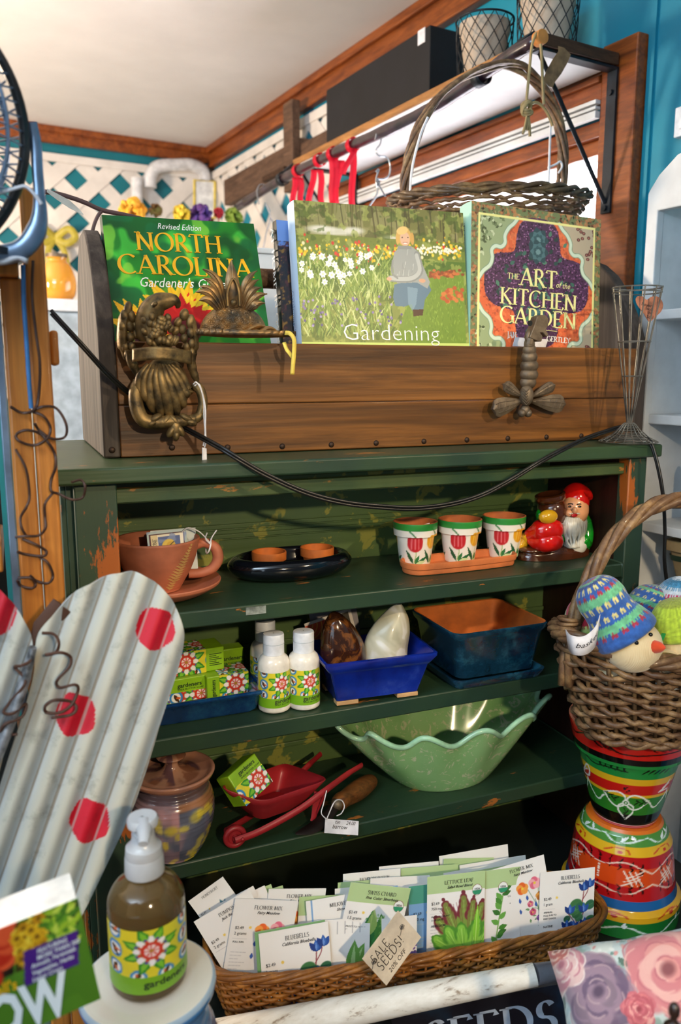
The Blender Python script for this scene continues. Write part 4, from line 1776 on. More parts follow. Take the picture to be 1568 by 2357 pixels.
# ================================================================== THINGS ON THE SHELVES
mat('terracotta', '#c9703c', .75, var=.12, vscale=25, bump=.15, bscale=200)
mat('terracotta_orange', '#c96a24', .7, var=.12, vscale=30, bump=.12, bscale=200)
mat('clay_brown', '#b56a4c', .62, var=.18, vscale=14, bump=.15, bscale=120)
mat('black_glaze', '#0c0f16', .10, coat=.6, var=.2)
nt = NT('blue_glaze')
setp(nt, .14, 0, .6)
v = nt.coords()
nt.l(nt.ramp(nt.noise(v, 14, 6, .7), [(.3, '#081a3c'), (.55, '#10366a'), (.75, '#24608a')]), nt.b.inputs['Base Color'])
nt = NT('teal_glaze')
setp(nt, .16, 0, .6)
v = nt.coords()
nt.l(nt.ramp(nt.noise(v, 18, 7, .75), [(.3, '#0a1c2c'), (.52, '#14384e'), (.72, '#2f6a7c'), (.85, '#6d6a50')]), nt.b.inputs['Base Color'])
nt = NT('cobalt_glaze')
setp(nt, .12, 0, .7)
nt.l(nt.ramp(nt.noise(nt.coords(), 16, 5, .6), [(.3, '#0b1a6e'), (.6, '#1330a0'), (.8, '#3a5cc0')]), nt.b.inputs['Base Color'])
vmat('print_glaze', .18, coat=.5)
vmat('print_label', .35, coat=.1)
vmat('print_paper', .55)
mat('cap_white', '#e6e9ee', .35)
mat('lotion_cream', '#ece6da', .28, coat=.4)
mat('soap_green', '#8fc01f', .35, coat=.2, var=.08)
mat('red_tin', '#a3232a', .42, var=.15, vscale=12, coat=.1)
mat('red_gloss', '#c8140f', .15, coat=.6)
mat('green_gloss', '#0f8a1c', .15, coat=.6)
mat('brown_gloss', '#4a2410', .16, coat=.6, bump=.3, bscale=60)
mat('yellow_gloss', '#d9a41a', .2, coat=.5)
mat('skin_gloss', '#d99a6c', .3, coat=.3)
mat('beard_white', '#d8d3c4', .25, coat=.4)
mat('lip_red', '#a8141c', .3)
mat('eye_dark', '#22180f', .3)
mat('card_edge', '#c2ccd2', .5)


def lk(o, p):
	o.parent = p
	return o


# ---- clay cup planter on its saucer, with seed cards
c0 = onZ(366, 1368, S1)
cup = thing('clay_cup_planter', 'big reddish clay cup shaped planter with a fern print and round handle', 'cup planter', (c0.x, c0.y, S1 + .012))
cr0 = .0565


def cup_prof():
	out = [(0.001, .0), (.026, .0), (.030, .004), (.036, .016), (.0445, .034), (.051, .054), (.0545, .070), (cr0, .080)]
	return cr(out, 5)


op = cup_prof()
ip = [(r - .005, z) for r, z in op if z > .006][::-1]
mb = MB()
mb.lathe(op + [(cr0 - .001, .0818), (cr0 - .004, .0815)] + ip + [(0.0005, .008)], 64)
mb.build('bowl', 'clay_brown', cup, smooth=50)
mb = MB()
ha = R(-8)
hx_, hy_ = math.cos(ha), math.sin(ha)
hp2 = cr([(.048, .066), (.062, .070), (.076, .062), (.080, .044), (.072, .028), (.056, .022), (.040, .022)], 5)
mb.tube([(r * hx_, r * hy_, z) for r, z in hp2], [.0075 + .001 * math.sin(i) * 0 for i in range(len(hp2))], 12, flat=1.0)
mb.build('handle', 'clay_brown', cup, smooth=60)
# fern print: a frond pressed into the wall
mat('fern_tan', '#c39a5c', .7)
mb = MB()


def cupw(a, z, lift=.0006):
	zs = [p[1] for p in op]
	rs = [p[0] for p in op]
	r = float(np.interp(z, zs, rs)) + lift
	return (math.sin(a) * r, -math.cos(a) * r, z)


fa0, fz0, fa1, fz1 = .28, .008, .72, .076
for i in range(17):
	t = i / 16
	a, z = fa0 + (fa1 - fa0) * t, fz0 + (fz1 - fz0) * t
	ln = .016 * (1 - t * .85) * (1 if i > 2 else .6)
	for s in (-1, 1):
		da = s * ln / .05
		dz = ln * .55 if s < 0 else ln * .1
		p0, p1, p2 = (a, z - .0016), (a + da, z + dz), (a, z + .0022)
		m1 = ((p0[0] * .5 + p1[0] * .5), (p0[1] * .5 + p1[1] * .5) - .0004)
		m2 = ((p2[0] * .5 + p1[0] * .5), (p2[1] * .5 + p1[1] * .5) + .0006)
		pts = [p0, m1, p1, m2, p2]
		mb.add([cupw(*p) for p in pts], [(0, 1, 2, 3, 4) if s > 0 else (4, 3, 2, 1, 0)])
mb.build('fern_print', 'fern_tan', cup, 'tan fern leaf print', smooth=0) if False else tag(mb.build('fern_print', 'fern_tan', cup, smooth=0), 'tan fern leaf print')
sau = MB()
sau.lathe(cr([(.001, 0), (.045, 0), (.062, .004), (.080, .014), (.083, .019)], 5) + cr([(.082, .0205), (.078, .018), (.060, .0095), (.040, .0065), (.001, .006)], 5), 64)
o = sau.build('clay_saucer', 'clay_brown', smooth=50, loc=(c0.x, c0.y, S1 + .0005))
cup.location.z = S1 + .0075
tag(o, 'wide reddish clay saucer under the fern printed cup planter', 'saucer')
cup.scale = (1, 1, .86)
# seed cards in the cup
for i, (a, b, c, dy, col) in enumerate((((352, 1243), (447, 1224), (336, 1300), 0.0, 'card'), ((346, 1222), (450, 1214), (342, 1300), .012, None), ((356, 1226), (445, 1216), (350, 1300), .018, None), ((362, 1232), (446, 1222), (356, 1300), .022, None))):
	if i == 0:
		a, b, c = (337, 1226), (428, 1216), (328, 1298)
	yy = c0.y - .012 + dy
	P = Panel(a, b, c, yy + .006, yy + .006, yy, .012)
	cv = Canvas(P.w, P.h, 1400, '#a9bcc0' if i == 0 else ('#c9d4d6', '#e8ecea', '#b4c6c6')[i - 1])
	if i == 0:
		W_, H_ = P.w, P.h
		cv.rect(W_ * .06, 0, W_ * .93, H_ * .93, '#4a2030')
		cv.rect(W_ * .09, 0, W_ * .90, H_ * .90, '#e2dccb')
		cv.rect(W_ * .27, 0, W_ * .82, H_ * .85, '#4a5f96')
		cv.noise(7, .8, 3, 2, '#7d8fb8', .55)
		cv.rect(W_ * .09, 0, W_ * .26, H_ * .90, '#d9c9a0')
		cv.ell(W_ * .52, H_ * .62, W_ * .17, H_ * .15, '#d8b84a', .6)
		cv.ell(W_ * .60, H_ * .56, W_ * .12, H_ * .16, '#caa030', .5)
		cv.ell(W_ * .44, H_ * .52, W_ * .14, H_ * .09, '#2f5a3a', .3)
		cv.line([(W_ * .4, H_ * .5), (W_ * .66, H_ * .7)], W_ * .02, '#2a2418')
		cv.rect(W_ * .82, 0, W_ * .90, H_ * .90, '#efe9da')
	t = thing('seed_card', ('seed card with a yellow vegetable picture at the front of the clay cup', 'pale blank seed card right behind the picture card in the clay cup', 'cream seed card third from the front in the clay cup', 'grey green seed card at the back of the clay cup')[i], 'seed card', (0, 0, 0), group='seed cards in the clay cup')
	t.matrix_world = P.M
	mb = MB()
	sheet(mb, cv, P.w, P.h, x0=0)
	mb.cc = tuple(lin(hx('#c2ccd2')))
	mb.add([(0, .0008, 0), (P.w, .0008, 0), (P.w, .0008, P.h), (0, .0008, P.h), (P.w, 0, 0), (P.w, 0, P.h), (0, 0, P.h), (0, 0, 0)], [(3, 2, 1, 0), (1, 2, 5, 4), (2, 3, 6, 5)])
	mb.build('card', 'print_paper', t, smooth=0)
	if i == 0:
		T = serif2('DONE', .14, .05)
		mb = MB()
		put_text(mb, T, P.w * .10, (P.w * .225, P.h * .52), R(90), .9)
		mb.build('lettering', 'ink_black', t, smooth=0)
o = thing('string_bow', 'white string tied round the handle of the clay cup', 'string', tuple(Vector(cup.location) + Vector((.066, -.012, .0568))))
mb = MB()
mb.tube([(.0005 + .0092 * math.cos(a) * .3, .0095 * math.sin(a), .0095 * math.cos(a) - .001) for a in np.linspace(0, 2 * PI, 20, False)], .0011, 6, closed=True)
mb.tube(cr([(0, -.008, .006), (-.012, -.004, .020), (-.026, 0, .026), (-.034, .004, .020)], 5), .0009, 6)
mb.tube(cr([(0, -.009, .004), (.004, -.010, .014), (.010, -.010, .022)], 5), .0009, 6)
mb.tube(cr([(0, -.009, .004), (-.006, -.012, .012), (-.004, -.014, .020)], 5), .0009, 6)
mb.build('string', 'string_white', o, smooth=60)

# ---- black oval dish with two little pots
c0 = onZ(670, 1322, S1)
dish = thing('black_oval_dish', 'shiny black oval ceramic dish holding two tiny clay pots', 'dish', (c0.x, c0.y, S1 + .0006), R(1))
pr = cr([(.001, 0), (.060, 0), (.080, .003), (.092, .012), (.0945, .021), (.088, .029), (.080, .0315), (.075, .028), (.072, .020), (.066, .010), (.050, .0065), (.001, .006)], 5)
mb = MB()
mb.lathe(pr, 80, sx=1.0, sy=.60)
mb.build('body', 'black_glaze', dish, smooth=60)
for i, (px, lab) in enumerate(((620, 'tiny plain clay pot on the left in the black dish'), (730, 'tiny plain clay pot on the right in the black dish'))):
	p = onZ(px, 1313 - (px - 620) * .10, S1 + .007)
	if i == 0:
		t = thing('tiny_clay_pot', lab, 'flower pot', (p.x, p.y, S1 + .0074), group='tiny clay pots in the black dish')
		mb = MB()
		mb.lathe([(.001, 0), (.0175, 0), (.0185, .001), (.0212, .015), (.0222, .0155), (.0252, .0165), (.0256, .027), (.0250, .0288), (.0232, .0285), (.0225, .026), (.0165, .004), (.001, .0035)], 48)
		mb.build('pot', 'terracotta_orange', t, smooth=35)
		tp0 = t
	else:
		copy_thing(tp0, (p.x, p.y, S1 + .0074), label=lab)

# ---- long clay tray with three painted tulip pots
c0 = onZ(1057, 1306, S1)
tr_ = thing('clay_tray', 'long round ended clay tray under three painted pots', 'tray', (c0.x, c0.y, S1 + .0006), R(1.0))
mb = MB()
hl, hd = .0965, .030


def stad(a, g, z):
	"""stadium outline grown by g"""
	r = hd + g
	x = math.cos(a) * r
	y = math.sin(a) * r
	e = hl - hd
	k = max(-1, min(1, math.cos(a) * 1.9))
	return (x + e * k, y, z)


rows = [(-.012, 0), (-.003, 0), (-.002, .002), (-.002, .007), (.0005, .0085), (.0015, .012), (.0015, .016), (-.0005, .0175), (-.003, .016), (-.005, .006), (-.012, .005)]
mb.surf(lambda u, v: stad(2 * PI * u, rows[int(round(v * (len(rows) - 1)))][0], rows[int(round(v * (len(rows) - 1)))][1]), 96, len(rows), cu=True)
mb.add([stad(2 * PI * i / 48, -.012, .005) for i in range(48)], [tuple(range(48))])
mb.build('body', 'terracotta', tr_, smooth=40)


def tulip_canvas(seed):
	cv = Canvas(.226, .085, 1500, '#f0eadf')
	rg = random.Random(seed)
	H_ = .085
	cv.rect(0, H_ * .86, .226, H_, '#2f8f3a')
	for c in (.113 - .022, .113 + .018, .03, .195):
		red = c < .113 and c > .05 or c > .19
		x, z = c, H_ * .50 + (.004 if not red else 0)
		cv.curve([(x, z), (x + .002, z - .02), (x - .002, H_ * .08)], .0022, '#9fbf72')
		cv.curve([(x + .002, z + .016), (x - .004, z + .024), (x - .010, z + .030)], .0024, '#2a7a3a')
		A, B = ('#c3262e', '#e87a80') if red else ('#eaa61c', '#f6cf62')
		cv.ell(x, z, .0150, .0140, A)
		for dx in (-.007, 0, .007):
			cv.ell(x + dx * 1.2, z + .006, .0066, .0115, A)
		for dx in (-.005, .0, .005):
			cv.line([(x + dx * 1.5, z - .008), (x + dx * 1.3, z + .012)], .0026, B, .8)
		for (dx, ln, a, col) in ((-.016, .034, 2.1, '#1c5a36'), (.004, .020, 1.15, '#2f7a44'), (.020, .030, .55, '#1e6a3c'), (.006, .026, .25, '#cfe0a8')):
			cv.leaf(x + dx * .2, H_ * .05, ln, .0075, a, col)
	return cv


TPR = [(.001, 0), (.0225, 0), (.0235, .0015), (.0290, .043), (.0295, .0445), (.0328, .0455), (.0340, .064), (.0338, .0655)]
for i, (px, py, lab) in enumerate(((955, 1296, 'painted tulip pot at the left end of the clay tray'), (1057, 1289, 'painted tulip pot in the middle of the clay tray'), (1158, 1279, 'painted tulip pot at the right end of the clay tray next to the gnome'))):
	p = onZ(px, py, S1 + .0056)
	t = thing('tulip_pot', lab, 'flower pot', (p.x, p.y, S1 + .0058), R((8, 0, -6)[i]), group='painted tulip pots')
	f = tulip_canvas(i).sample()
	mb = MB()
	prf = []
	for a, b in zip(TPR[1:], TPR[2:]):
		n = max(1, int(math.hypot(b[0] - a[0], b[1] - a[1]) / .0011))
		prf += [(a[0] + (b[0] - a[0]) * j / n, a[1] + (b[1] - a[1]) * j / n) for j in range(n)]
	prf.append(TPR[-1])
	mb.lathe(prf, 150, col=lambda u, v: f((u + .5) % 1, v))
	mb.build('painted_wall', 'print_label', t, smooth=35)
	mb = MB()
	mb.lathe([(.0338, .0655), (.0318, .0660), (.0310, .0640), (.0200, .004), (.001, .004)], 48)
	mb.lathe([(.001, .0002), (.0225, 0)], 48)
	mb.build('clay_lining', 'terracotta', t, smooth=35)
	if i == 0:
		mb = MB()
		mb.cbox((.010, -.020, .056), (.014, .0006, .016), rot=(R(-25), 0, R(20)))
		mb.build('sticker', 'string_white', t, smooth=0)

# ---- garden gnome
c0 = onZ(1281, 1282, S1)
gn = thing('garden_gnome', 'glossy garden gnome in red cap lying on its side with a brown jug', 'garden gnome', (c0.x, c0.y, S1 + .0006), R(0))
k = 1 / 1475
GX, GY = c0.x, c0.y


def G(x, y, d=0.0):
	"""zoomed gnome pixel (1180 + x / 7.127, 1110 + y / 7.127) -> local point with relief d towards us"""
	p = onY(1180 + x / 7.127, 1110 + y / 7.127, GY - d)
	return p - Vector((GX, GY, S1 + .0006))


g = 1 / 7.127 * k
mb = MB()
bp = []
mb.surf(lambda u, v: ((.0625 + .004 * (1 - v)) * (1 - .0 * v) * math.cos(2 * PI * u) * (1 if v < .5 else 1.0 - (v - .5) * .15) + G(700, 1300).x, (.030) * math.sin(2 * PI * u) * (1 - max(0, v - .5) * .3), .006 + .012 * max(0, v - .35) + .0022 * math.sin(u * 37) * v - .0092 * (v < .01)), 64, 10, cu=True)
mb.add([((.062) * .925 * math.cos(2 * PI * i / 64) + G(700, 1300).x, .030 * .85 * math.sin(2 * PI * i / 64), .0138) for i in range(64)], [tuple(range(64))])
mb.ell(tuple(G(330, 1180, .004) + Vector((0, 0, .004))), (.022, .020, .006), n=12)
mb.ell(tuple(G(820, 1170, .006) + Vector((0, 0, .004))), (.034, .021, .008), n=12)
mb.build('base', 'brown_gloss', gn, smooth=60)
mb = MB()
mb.tube([G(250, 930, -.002), G(200, 1010, -.006), G(130, 1090, -.008)], [.009, .010, .0085], 12)
mb.ell(tuple(G(130, 1075, -.008)), (.010, .010, .009), n=10)
mb.tube([G(215, 890, .000), G(285, 985, .002)], [.0075, .0075], 10)
mb.build('boots', 'yellow_gloss', gn, smooth=60)
mb = MB()
mb.tube(cr([tuple(G(250, 920, .000)), tuple(G(400, 880, .010)), tuple(G(560, 820, .020)), tuple(G(700, 820, .016))], 6), [.0085 + .0105 * min(1, i / 9) for i in range(19)], 16)
mb.tube(cr([tuple(G(290, 960, .004)), tuple(G(430, 1010, .014)), tuple(G(600, 1010, .024)), tuple(G(700, 1000, .018))], 6), [.0080 + .0095 * min(1, i / 9) for i in range(19)], 16)
mb.ell(tuple(G(640, 880, .012)), (.018, .016, .021), n=14)
mb.ell(tuple(G(590, 1040, .016)), (.017, .017, .014), n=14)
mb.build('trousers', 'red_gloss', gn, smooth=180)
mb = MB()
mb.ell(tuple(G(900, 860, 0)), (.026, .018, .032), n=16)
mb.ell(tuple(G(1185, 880, .002)), (.0165, .017, .034), n=16)
mb.tube(cr([tuple(G(1220, 700, .006)), tuple(G(1250, 860, .010)), tuple(G(1225, 1030, .014)), tuple(G(1160, 960, .020))], 5), .0105, 12)
mb.tube(cr([tuple(G(760, 720, .008)), tuple(G(790, 830, .014)), tuple(G(800, 1000, .014))], 5), [.010] * 11, 12)
mb.tube(cr([tuple(G(760, 560, -.004)), tuple(G(560, 500, .0)), tuple(G(470, 560, .004)), tuple(G(500, 670, .006))], 5), .0065, 12)
mb.build('coat', 'green_gloss', gn, smooth=180)
mb = MB()
mb.lathe([(.001, 0), (.019, 0), (.023, .012), (.024, .022), (.022, .030), (.019, .034), (.0225, .036), (.0245, .041), (.024, .046), (.020, .047), (.017, .043), (.001, .042)], 24)
mb.M = Matrix()
jug = mb.build('jug', 'brown_gloss', gn, smooth=50)
jc = G(700, 690, .006)
jug.location = (jc.x, jc.y, jc.z)
jug.rotation_euler = (0, R(-12), 0)
mb = MB()
mb.ell(tuple(G(610, 605, .030)), (.0165, .010, .0112), n=14)
mb.build('mitten', 'yellow_gloss', gn, smooth=180)
mb = MB()
fc = G(1050, 490, .012)
mb.ell(tuple(fc), (.0225, .020, .0285), n=20)
mb.ell(tuple(G(1045, 500, .033)), (.0036, .0048, .0055), n=10)
mb.ell(tuple(G(950, 545, .026)), (.006, .006, .006), n=10)
mb.ell(tuple(G(1140, 545, .026)), (.006, .006, .006), n=10)
mb.ell(tuple(G(895, 500, .012)), (.004, .005, .007), n=8)
mb.build('face', 'skin_gloss', gn, smooth=180)
mb = MB()
for x in (965, 1130):
	mb.ell(tuple(G(x, 440, .0305)), (.0030, .0018, .0017), n=8)
mb.tube([G(935, 398, .0275), G(975, 388, .0305), G(1018, 400, .0315)], .0010, 6)
mb.tube([G(1090, 402, .0315), G(1130, 394, .0305), G(1172, 408, .0275)], .0010, 6)
mb.build('eyes_and_brows', 'eye_dark', gn, smooth=180)
mb = MB()
mb.ell(tuple(G(1040, 583, .0330)), (.0060, .0022, .0032), n=10)
mb.build('mouth', 'lip_red', gn, smooth=180)
mb = MB()
rg = random.Random(4)
mb.ell(tuple(G(1030, 760, .012)), (.024, .016, .032), n=16)
mb.ell(tuple(G(1060, 1050, .014)), (.021, .015, .020), n=16)
for i in range(15):
	t = i / 14
	x0 = 870 + 320 * t
	y0 = 590 + 40 * math.sin(PI * t)
	x1 = 860 + 330 * t + rg.uniform(-15, 15)
	d = .016 + .014 * math.sin(PI * t)
	mb.tube(cr([tuple(G(x0, y0, d)), tuple(G(x0 - 20 + 40 * t * .5, 740, d + .004)), tuple(G((x0 + x1) / 2 + 24 * math.sin(i * 2.1), 880, d + .003)), tuple(G(x1 + 24 * math.sin(i * 1.3), 1000, d + .001)), tuple(G(900 + 280 * t, 1095 + 20 * math.sin(PI * t), d))], 5), [.0034 + .0016 * math.sin(j * .3) for j in range(21)], 8)
for x in range(990, 1110, 22):
	mb.tube([G(x, 545, .0325), G(x + (x - 1040) * .5, 560, .033)], .0010, 5)
mb.build('beard', 'beard_white', gn, smooth=180)
mb = MB()
mb.tube(cr([tuple(G(1060, 420, .006)), tuple(G(1070, 320, .008)), tuple(G(1110, 240, .008)), tuple(G(1220, 245, .008)), tuple(G(1300, 300, .008)), tuple(G(1325, 370, .008))], 6), [.0262, .0262, .0262, .0262, .026, .0258, .0252, .0245, .0236, .0225, .0213, .020, .0186, .0172, .016, .0148, .0136, .0126, .0116, .0107, .010, .0094, .0088, .0082, .0076, .0070, .0064, .0058, .0052, .0046, .003], 20, flat=.86)
mb.tube(cr([tuple(G(1205, 400, .006)), tuple(G(1225, 500, .008)), tuple(G(1225, 600, .008))], 5), [.0058, .0058, .0055, .005, .005, .005, .005, .0048, .0045, .004, .003], 10)
hat = mb.build('cap', 'red_gloss', gn, smooth=180)
hat.location = (0, .004, .004)
gn.location.z += .0032
gn.location.y += .004

# ---- the garden soap and lotion range: printed label art


def mandala(cv, x, y, r):
	for i in range(8):
		a = 2 * PI * i / 8 + PI / 8
		cv.leaf(x + r * .5 * math.cos(a), y + r * .5 * math.sin(a), r * 1.25, r * .62, a, '#2f8f2a')
		cv.leaf(x + r * .7 * math.cos(a), y + r * .7 * math.sin(a), r * .85, r * .30, a, '#7fc234')
	for i in range(8):
		a = 2 * PI * i / 8
		cv.ell(x + r * .80 * math.cos(a), y + r * .80 * math.sin(a), r * .25, r * .20, '#f3eef0', a)
		a += PI / 8
		cv.ell(x + r * .86 * math.cos(a), y + r * .86 * math.sin(a), r * .09, None, '#5a4a9a')
		cv.ell(x + r * .70 * math.cos(a), y + r * .70 * math.sin(a), r * .10, None, '#d8452c')
	cv.ell(x, y, r * .60, None, '#d2301f')
	cv.ell(x, y, r * .42, None, '#f2dfe0')
	for i in range(8):
		a = 2 * PI * i / 8
		cv.line([(x, y), (x + r * .42 * math.cos(a), y + r * .42 * math.sin(a))], r * .07, '#d2301f')
	cv.ell(x, y, r * .13, None, '#b8842a')


def swirl(cv, x, y, r, a=0.0):
	cv.ell(x, y, r, None, '#2f86c8')
	cv.ell(x, y, r * .70, None, '#f2f0ea')
	cv.leaf(x - r * .6 * math.cos(a), y - r * .6 * math.sin(a), r * 1.5, r * .6, a, '#4a3018')
	cv.leaf(x, y, r * .8, r * .36, a + .9, '#d8632c')


def label_art(w, h, r, cxs, band, res=900, bandtop=False):
	"""yellow garden pattern with a green lettering band"""
	cv = Canvas(w, h, res, '#e3d230')
	cv.noise(9, .5, 5, 2, '#c9cc3a', .55)
	zb_ = band if not bandtop else 0
	zc_ = zb_ + (h - band) * .56
	for x in cxs:
		for dx in (-1, 1):
			for dz, rr in ((.95, .42), (-.05, .46), (-1.05, .42)):
				swirl(cv, x + dx * r * 1.75, zc_ + dz * r, rr * r, dz + dx)
		for dx in (-.55, .55):
			swirl(cv, x + dx * r * 1.1, zb_ + r * .05, r * .38, 1.2)
		mandala(cv, x, zc_, r * .78)
	if bandtop:
		cv.rect(0, h - band, w, h, '#86b81c')
	else:
		cv.rect(0, 0, w, band, '#79b01e')
		t = cv.noise(30, .0, 3, 1)
	return cv


def lotion(name, label, loc, rad, rz=0.0):
	t = thing(name, label, 'lotion bottle', loc, rz, group='white lotion bottles')
	s = rad / .0215
	pr = [(.001, 0), (.0195, 0), (.0212, .0015), (.0215, .004), (.0215, .060), (.0208, .066), (.0185, .0715), (.0150, .0750), (.0120, .0765), (.0115, .079), (.001, .079)]
	mb = MB()
	mb.lathe([(r * s, z * s) for r, z in pr], 56)
	mb.build('bottle', 'lotion_cream', t, smooth=50)
	mb = MB()
	mb.lathe([(r * s, z * s) for r, z in [(.0128, .0755), (.0140, .0765), (.0140, .1020), (.0132, .1038), (.001, .1040)]], 48)
	mb.build('cap', 'cap_white', t, smooth=50)
	mb = MB()
	mb.lathe([(r * s, z * s) for r, z in [(.0133, .0902), (.01425, .0906), (.01425, .0914), (.0133, .0918)]], 40)
	mb.build('cap_seam', 'card_edge', t, smooth=50)
	w = 2 * PI * .0217
	cv = label_art(w, .048, .0145, [w / 2 + .001, .0, w], .0135, 1300)
	f = cv.sample()
	mb = MB()
	n = 150
	mb.lathe([(.0217 * s, (.008 + .048 * j / 60) * s) for j in range(61)], n, col=lambda u, v: f((u + .5) % 1, v))
	lb = mb.build('label', 'print_label', t, smooth=60)
	mb = MB()

	def mp(X, Z):
		a = X / .0217
		return (math.sin(a) * .02195 * s, -math.cos(a) * .02195 * s, Z * s)
	put_text(mb, text2('gardeners', 0, .02), .0060, (-.009, .0148), 0, .95, mp=mp)
	mb.build('lettering', 'ink_black', lb, smooth=0)
	mb = MB()
	put_text(mb, text2('SHEA BUTTER'), .0024, (-.009, .0114), 0, 1.1, mp=mp)
	mb.build('small_lettering', 'ink_dark_green', lb, smooth=0)
	return t


p1, p2, p3 = onZ(632, 1630, S2), onZ(700, 1623, S2), onZ(613, 1592, S2)
lo = lotion('lotion_bottle', 'white lotion bottle with a flower label, in front at the end of the soap tray', (p1.x, p1.y, S2 + .0008), .0222, R(8))
copy_thing(lo, (p2.x, p2.y, S2 + .0008), R(2), label='white lotion bottle with a flower label, close beside the cobalt planter')
copy_thing(lo, (p3.x, p3.y, S2 + .0008), R(60), label='lotion bottle standing half hidden behind the other two')


def rrect(hx_, hy_, r, n=6):
	out = []
	for cx, cy, a in ((hx_ - r, hy_ - r, 0), (-hx_ + r, hy_ - r, 90), (-hx_ + r, -hy_ + r, 180), (hx_ - r, -hy_ + r, 270)):
		for i in range(n + 1):
			q = R(a + 90 * i / n)
			out.append((cx + r * math.cos(q), cy + r * math.sin(q)))
	return out


def box_pan(rows, c0=True, c1=True):
	"""stack of rounded rectangles (hx, hy, r, z) lofted into a vessel"""
	mb = MB()
	v, f = [], []
	n = None
	for (a, b, r, z) in rows:
		q = rrect(a, b, r)
		n = len(q)
		v += [(x, y, z) for x, y in q]
	for j in range(len(rows) - 1):
		for i in range(n):
			i2 = (i + 1) % n
			f.append((j * n + i, j * n + i2, (j + 1) * n + i2, (j + 1) * n + i))
	if c0:
		f.append(tuple(range(n - 1, -1, -1)))
	if c1:
		f.append(tuple((len(rows) - 1) * n + i for i in range(n)))
	mb.add(v, f)
	return mb


# ---- blue tray with soaps
e = onZ(603, 1640, S2)
hw_, hd_ = .104, .047
tx, ty = e.x - hw_ + .004, e.y + hd_
tray = thing('blue_glazed_tray', 'shallow dark blue glazed tray filled with wrapped soaps', 'tray', (tx, ty, S2 + .0006))
box_pan([(hw_ - .010, hd_ - .008, .010, 0), (hw_ - .006, hd_ - .005, .012, .004), (hw_ - .001, hd_ - .001, .012, .024), (hw_ + .004, hd_ + .004, .014, .027), (hw_ + .005, hd_ + .005, .014, .030), (hw_ + .002, hd_ + .002, .012, .032),
		 (hw_ - .004, hd_ - .004, .010, .030), (hw_ - .007, hd_ - .006, .010, .024), (hw_ - .012, hd_ - .010, .010, .007)]).build('body', 'blue_glaze', tray, smooth=50)


def soap(label, loc, rot, dims, kind, group='wrapped soap bars'):
	"""paper wrapped soap bar; kind: which art is on the front"""
	w, d, h = dims
	t = thing('soap_bar', label, 'soap', loc, rot=rot, group=group)
	mb = MB()
	mb.box((-w / 2, -d / 2, 0), (w / 2, d / 2, h))
	mb.build('wrapper', 'soap_green', t, smooth=30, bevel=.0015)
	mb = MB()
	res = 1500
	x0, x1, z0, z1 = -w / 2, w / 2, 0, h
	if kind == 'mandala':
		x0 = -w / 2 + w * .30
		cv = label_art(x1 - x0, h, h * .62, [(x1 - x0) * .55], .0, res)
	elif kind == 'strip':
		z1 = h * .42
		cv = label_art(w, h * .42, h * .6, [w * .3, w * .85], .0, res)
	elif kind == 'halfdown':
		z1 = h * .62
		cv = label_art(w, h * .62, h * .45, [w * .68], .0, res)
	else:
		x1 = w / 2 - w * .34
		cv = label_art(x1 - x0, h, h * .62, [(x1 - x0) * .45], .0, res)
	sheet(mb, cv, x1 - x0, z1 - z0, y=-d / 2 - .0005, x0=x0, z0=z0)
	# the pattern wraps over the top as well, for bars that show it there
	if kind in ('mandala', 'full'):
		M0 = mb.M
		mb.M = Matrix.Translation((0, -d / 2, h + .0005)) @ Matrix.Rotation(R(-90), 4, 'X')
		cv2 = label_art(x1 - x0, d, h * .55, [(x1 - x0) * .3, (x1 - x0) * .9], .0, 1000)
		sheet(mb, cv2, x1 - x0, d, x0=x0)
		mb.M = M0
	art = mb.build('label', 'print_label', t, smooth=0)
	mb = MB()
	if kind == 'mandala':
		put_text(mb, text2('gardeners', 0, .02), .0060, (-w / 2 + w * .20, .004), R(90), .75, y=-d / 2 - .0009)
	elif kind == 'strip':
		put_text(mb, text2('gardeners', 0, .02), .0062, (-w / 2 + w * .30, h * .62), 0, 1.0, y=-d / 2 - .0009)
		put_text(mb, text2('SHEA BUTTER SOAP'), .0024, (-w / 2 + w * .30, h * .50), 0, 1.25, y=-d / 2 - .0009)
	elif kind == 'halfdown':
		put_text(mb, text2('gardeners', 0, .02), .0060, (-w / 2 + w * .28, h * .80), 0, .9, y=-d / 2 - .0009)
		put_text(mb, text2('SHEA BUTTER SOAP'), .0026, (-w / 2 + w * .28, h * .68), 0, 1.1, y=-d / 2 - .0009)
	else:
		mb.add([(w * .18, -d / 2 - .0004, h * .2)], [])
		for i in range(7):
			mb.box((w * .22, -d / 2 - .0006, h * (.25 + .08 * i)), (w * .45 - w * .05 * (i % 3), -d / 2 - .0003, h * (.25 + .08 * i) + .0009))
	if mb.f:
		mb.build('lettering', 'ink_dark_green', t, smooth=0)
	return t


zt = S2 + .0085
e1, e2, e3 = onZ(430, 1618, zt + .0), onZ(526, 1607, zt), onZ(468, 1552, zt + .034)
soap('green wrapped soap bar lying in the blue tray with lettering facing out', (e1.x, e1.y + .027, zt), (0, 0, R(3)), (.060, .040, .0335), 'strip')
soap('soap bar with a red and white flower facing out at the right of the tray', (e2.x, e2.y + .024, zt), (0, 0, R(2)), (.060, .040, .0335), 'mandala')
soap('patterned soap bar lying on top of the other soaps', (e3.x - .008, e3.y + .028, zt + .0340), (0, 0, R(4)), (.078, .044, .0335), 'full')
e4 = onZ(528, 1580, zt)
soap('green soap bar at the back of the tray, mostly hidden', (e4.x + .006, e4.y + .045, zt), (0, 0, R(0)), (.050, .026, .045), 'strip')

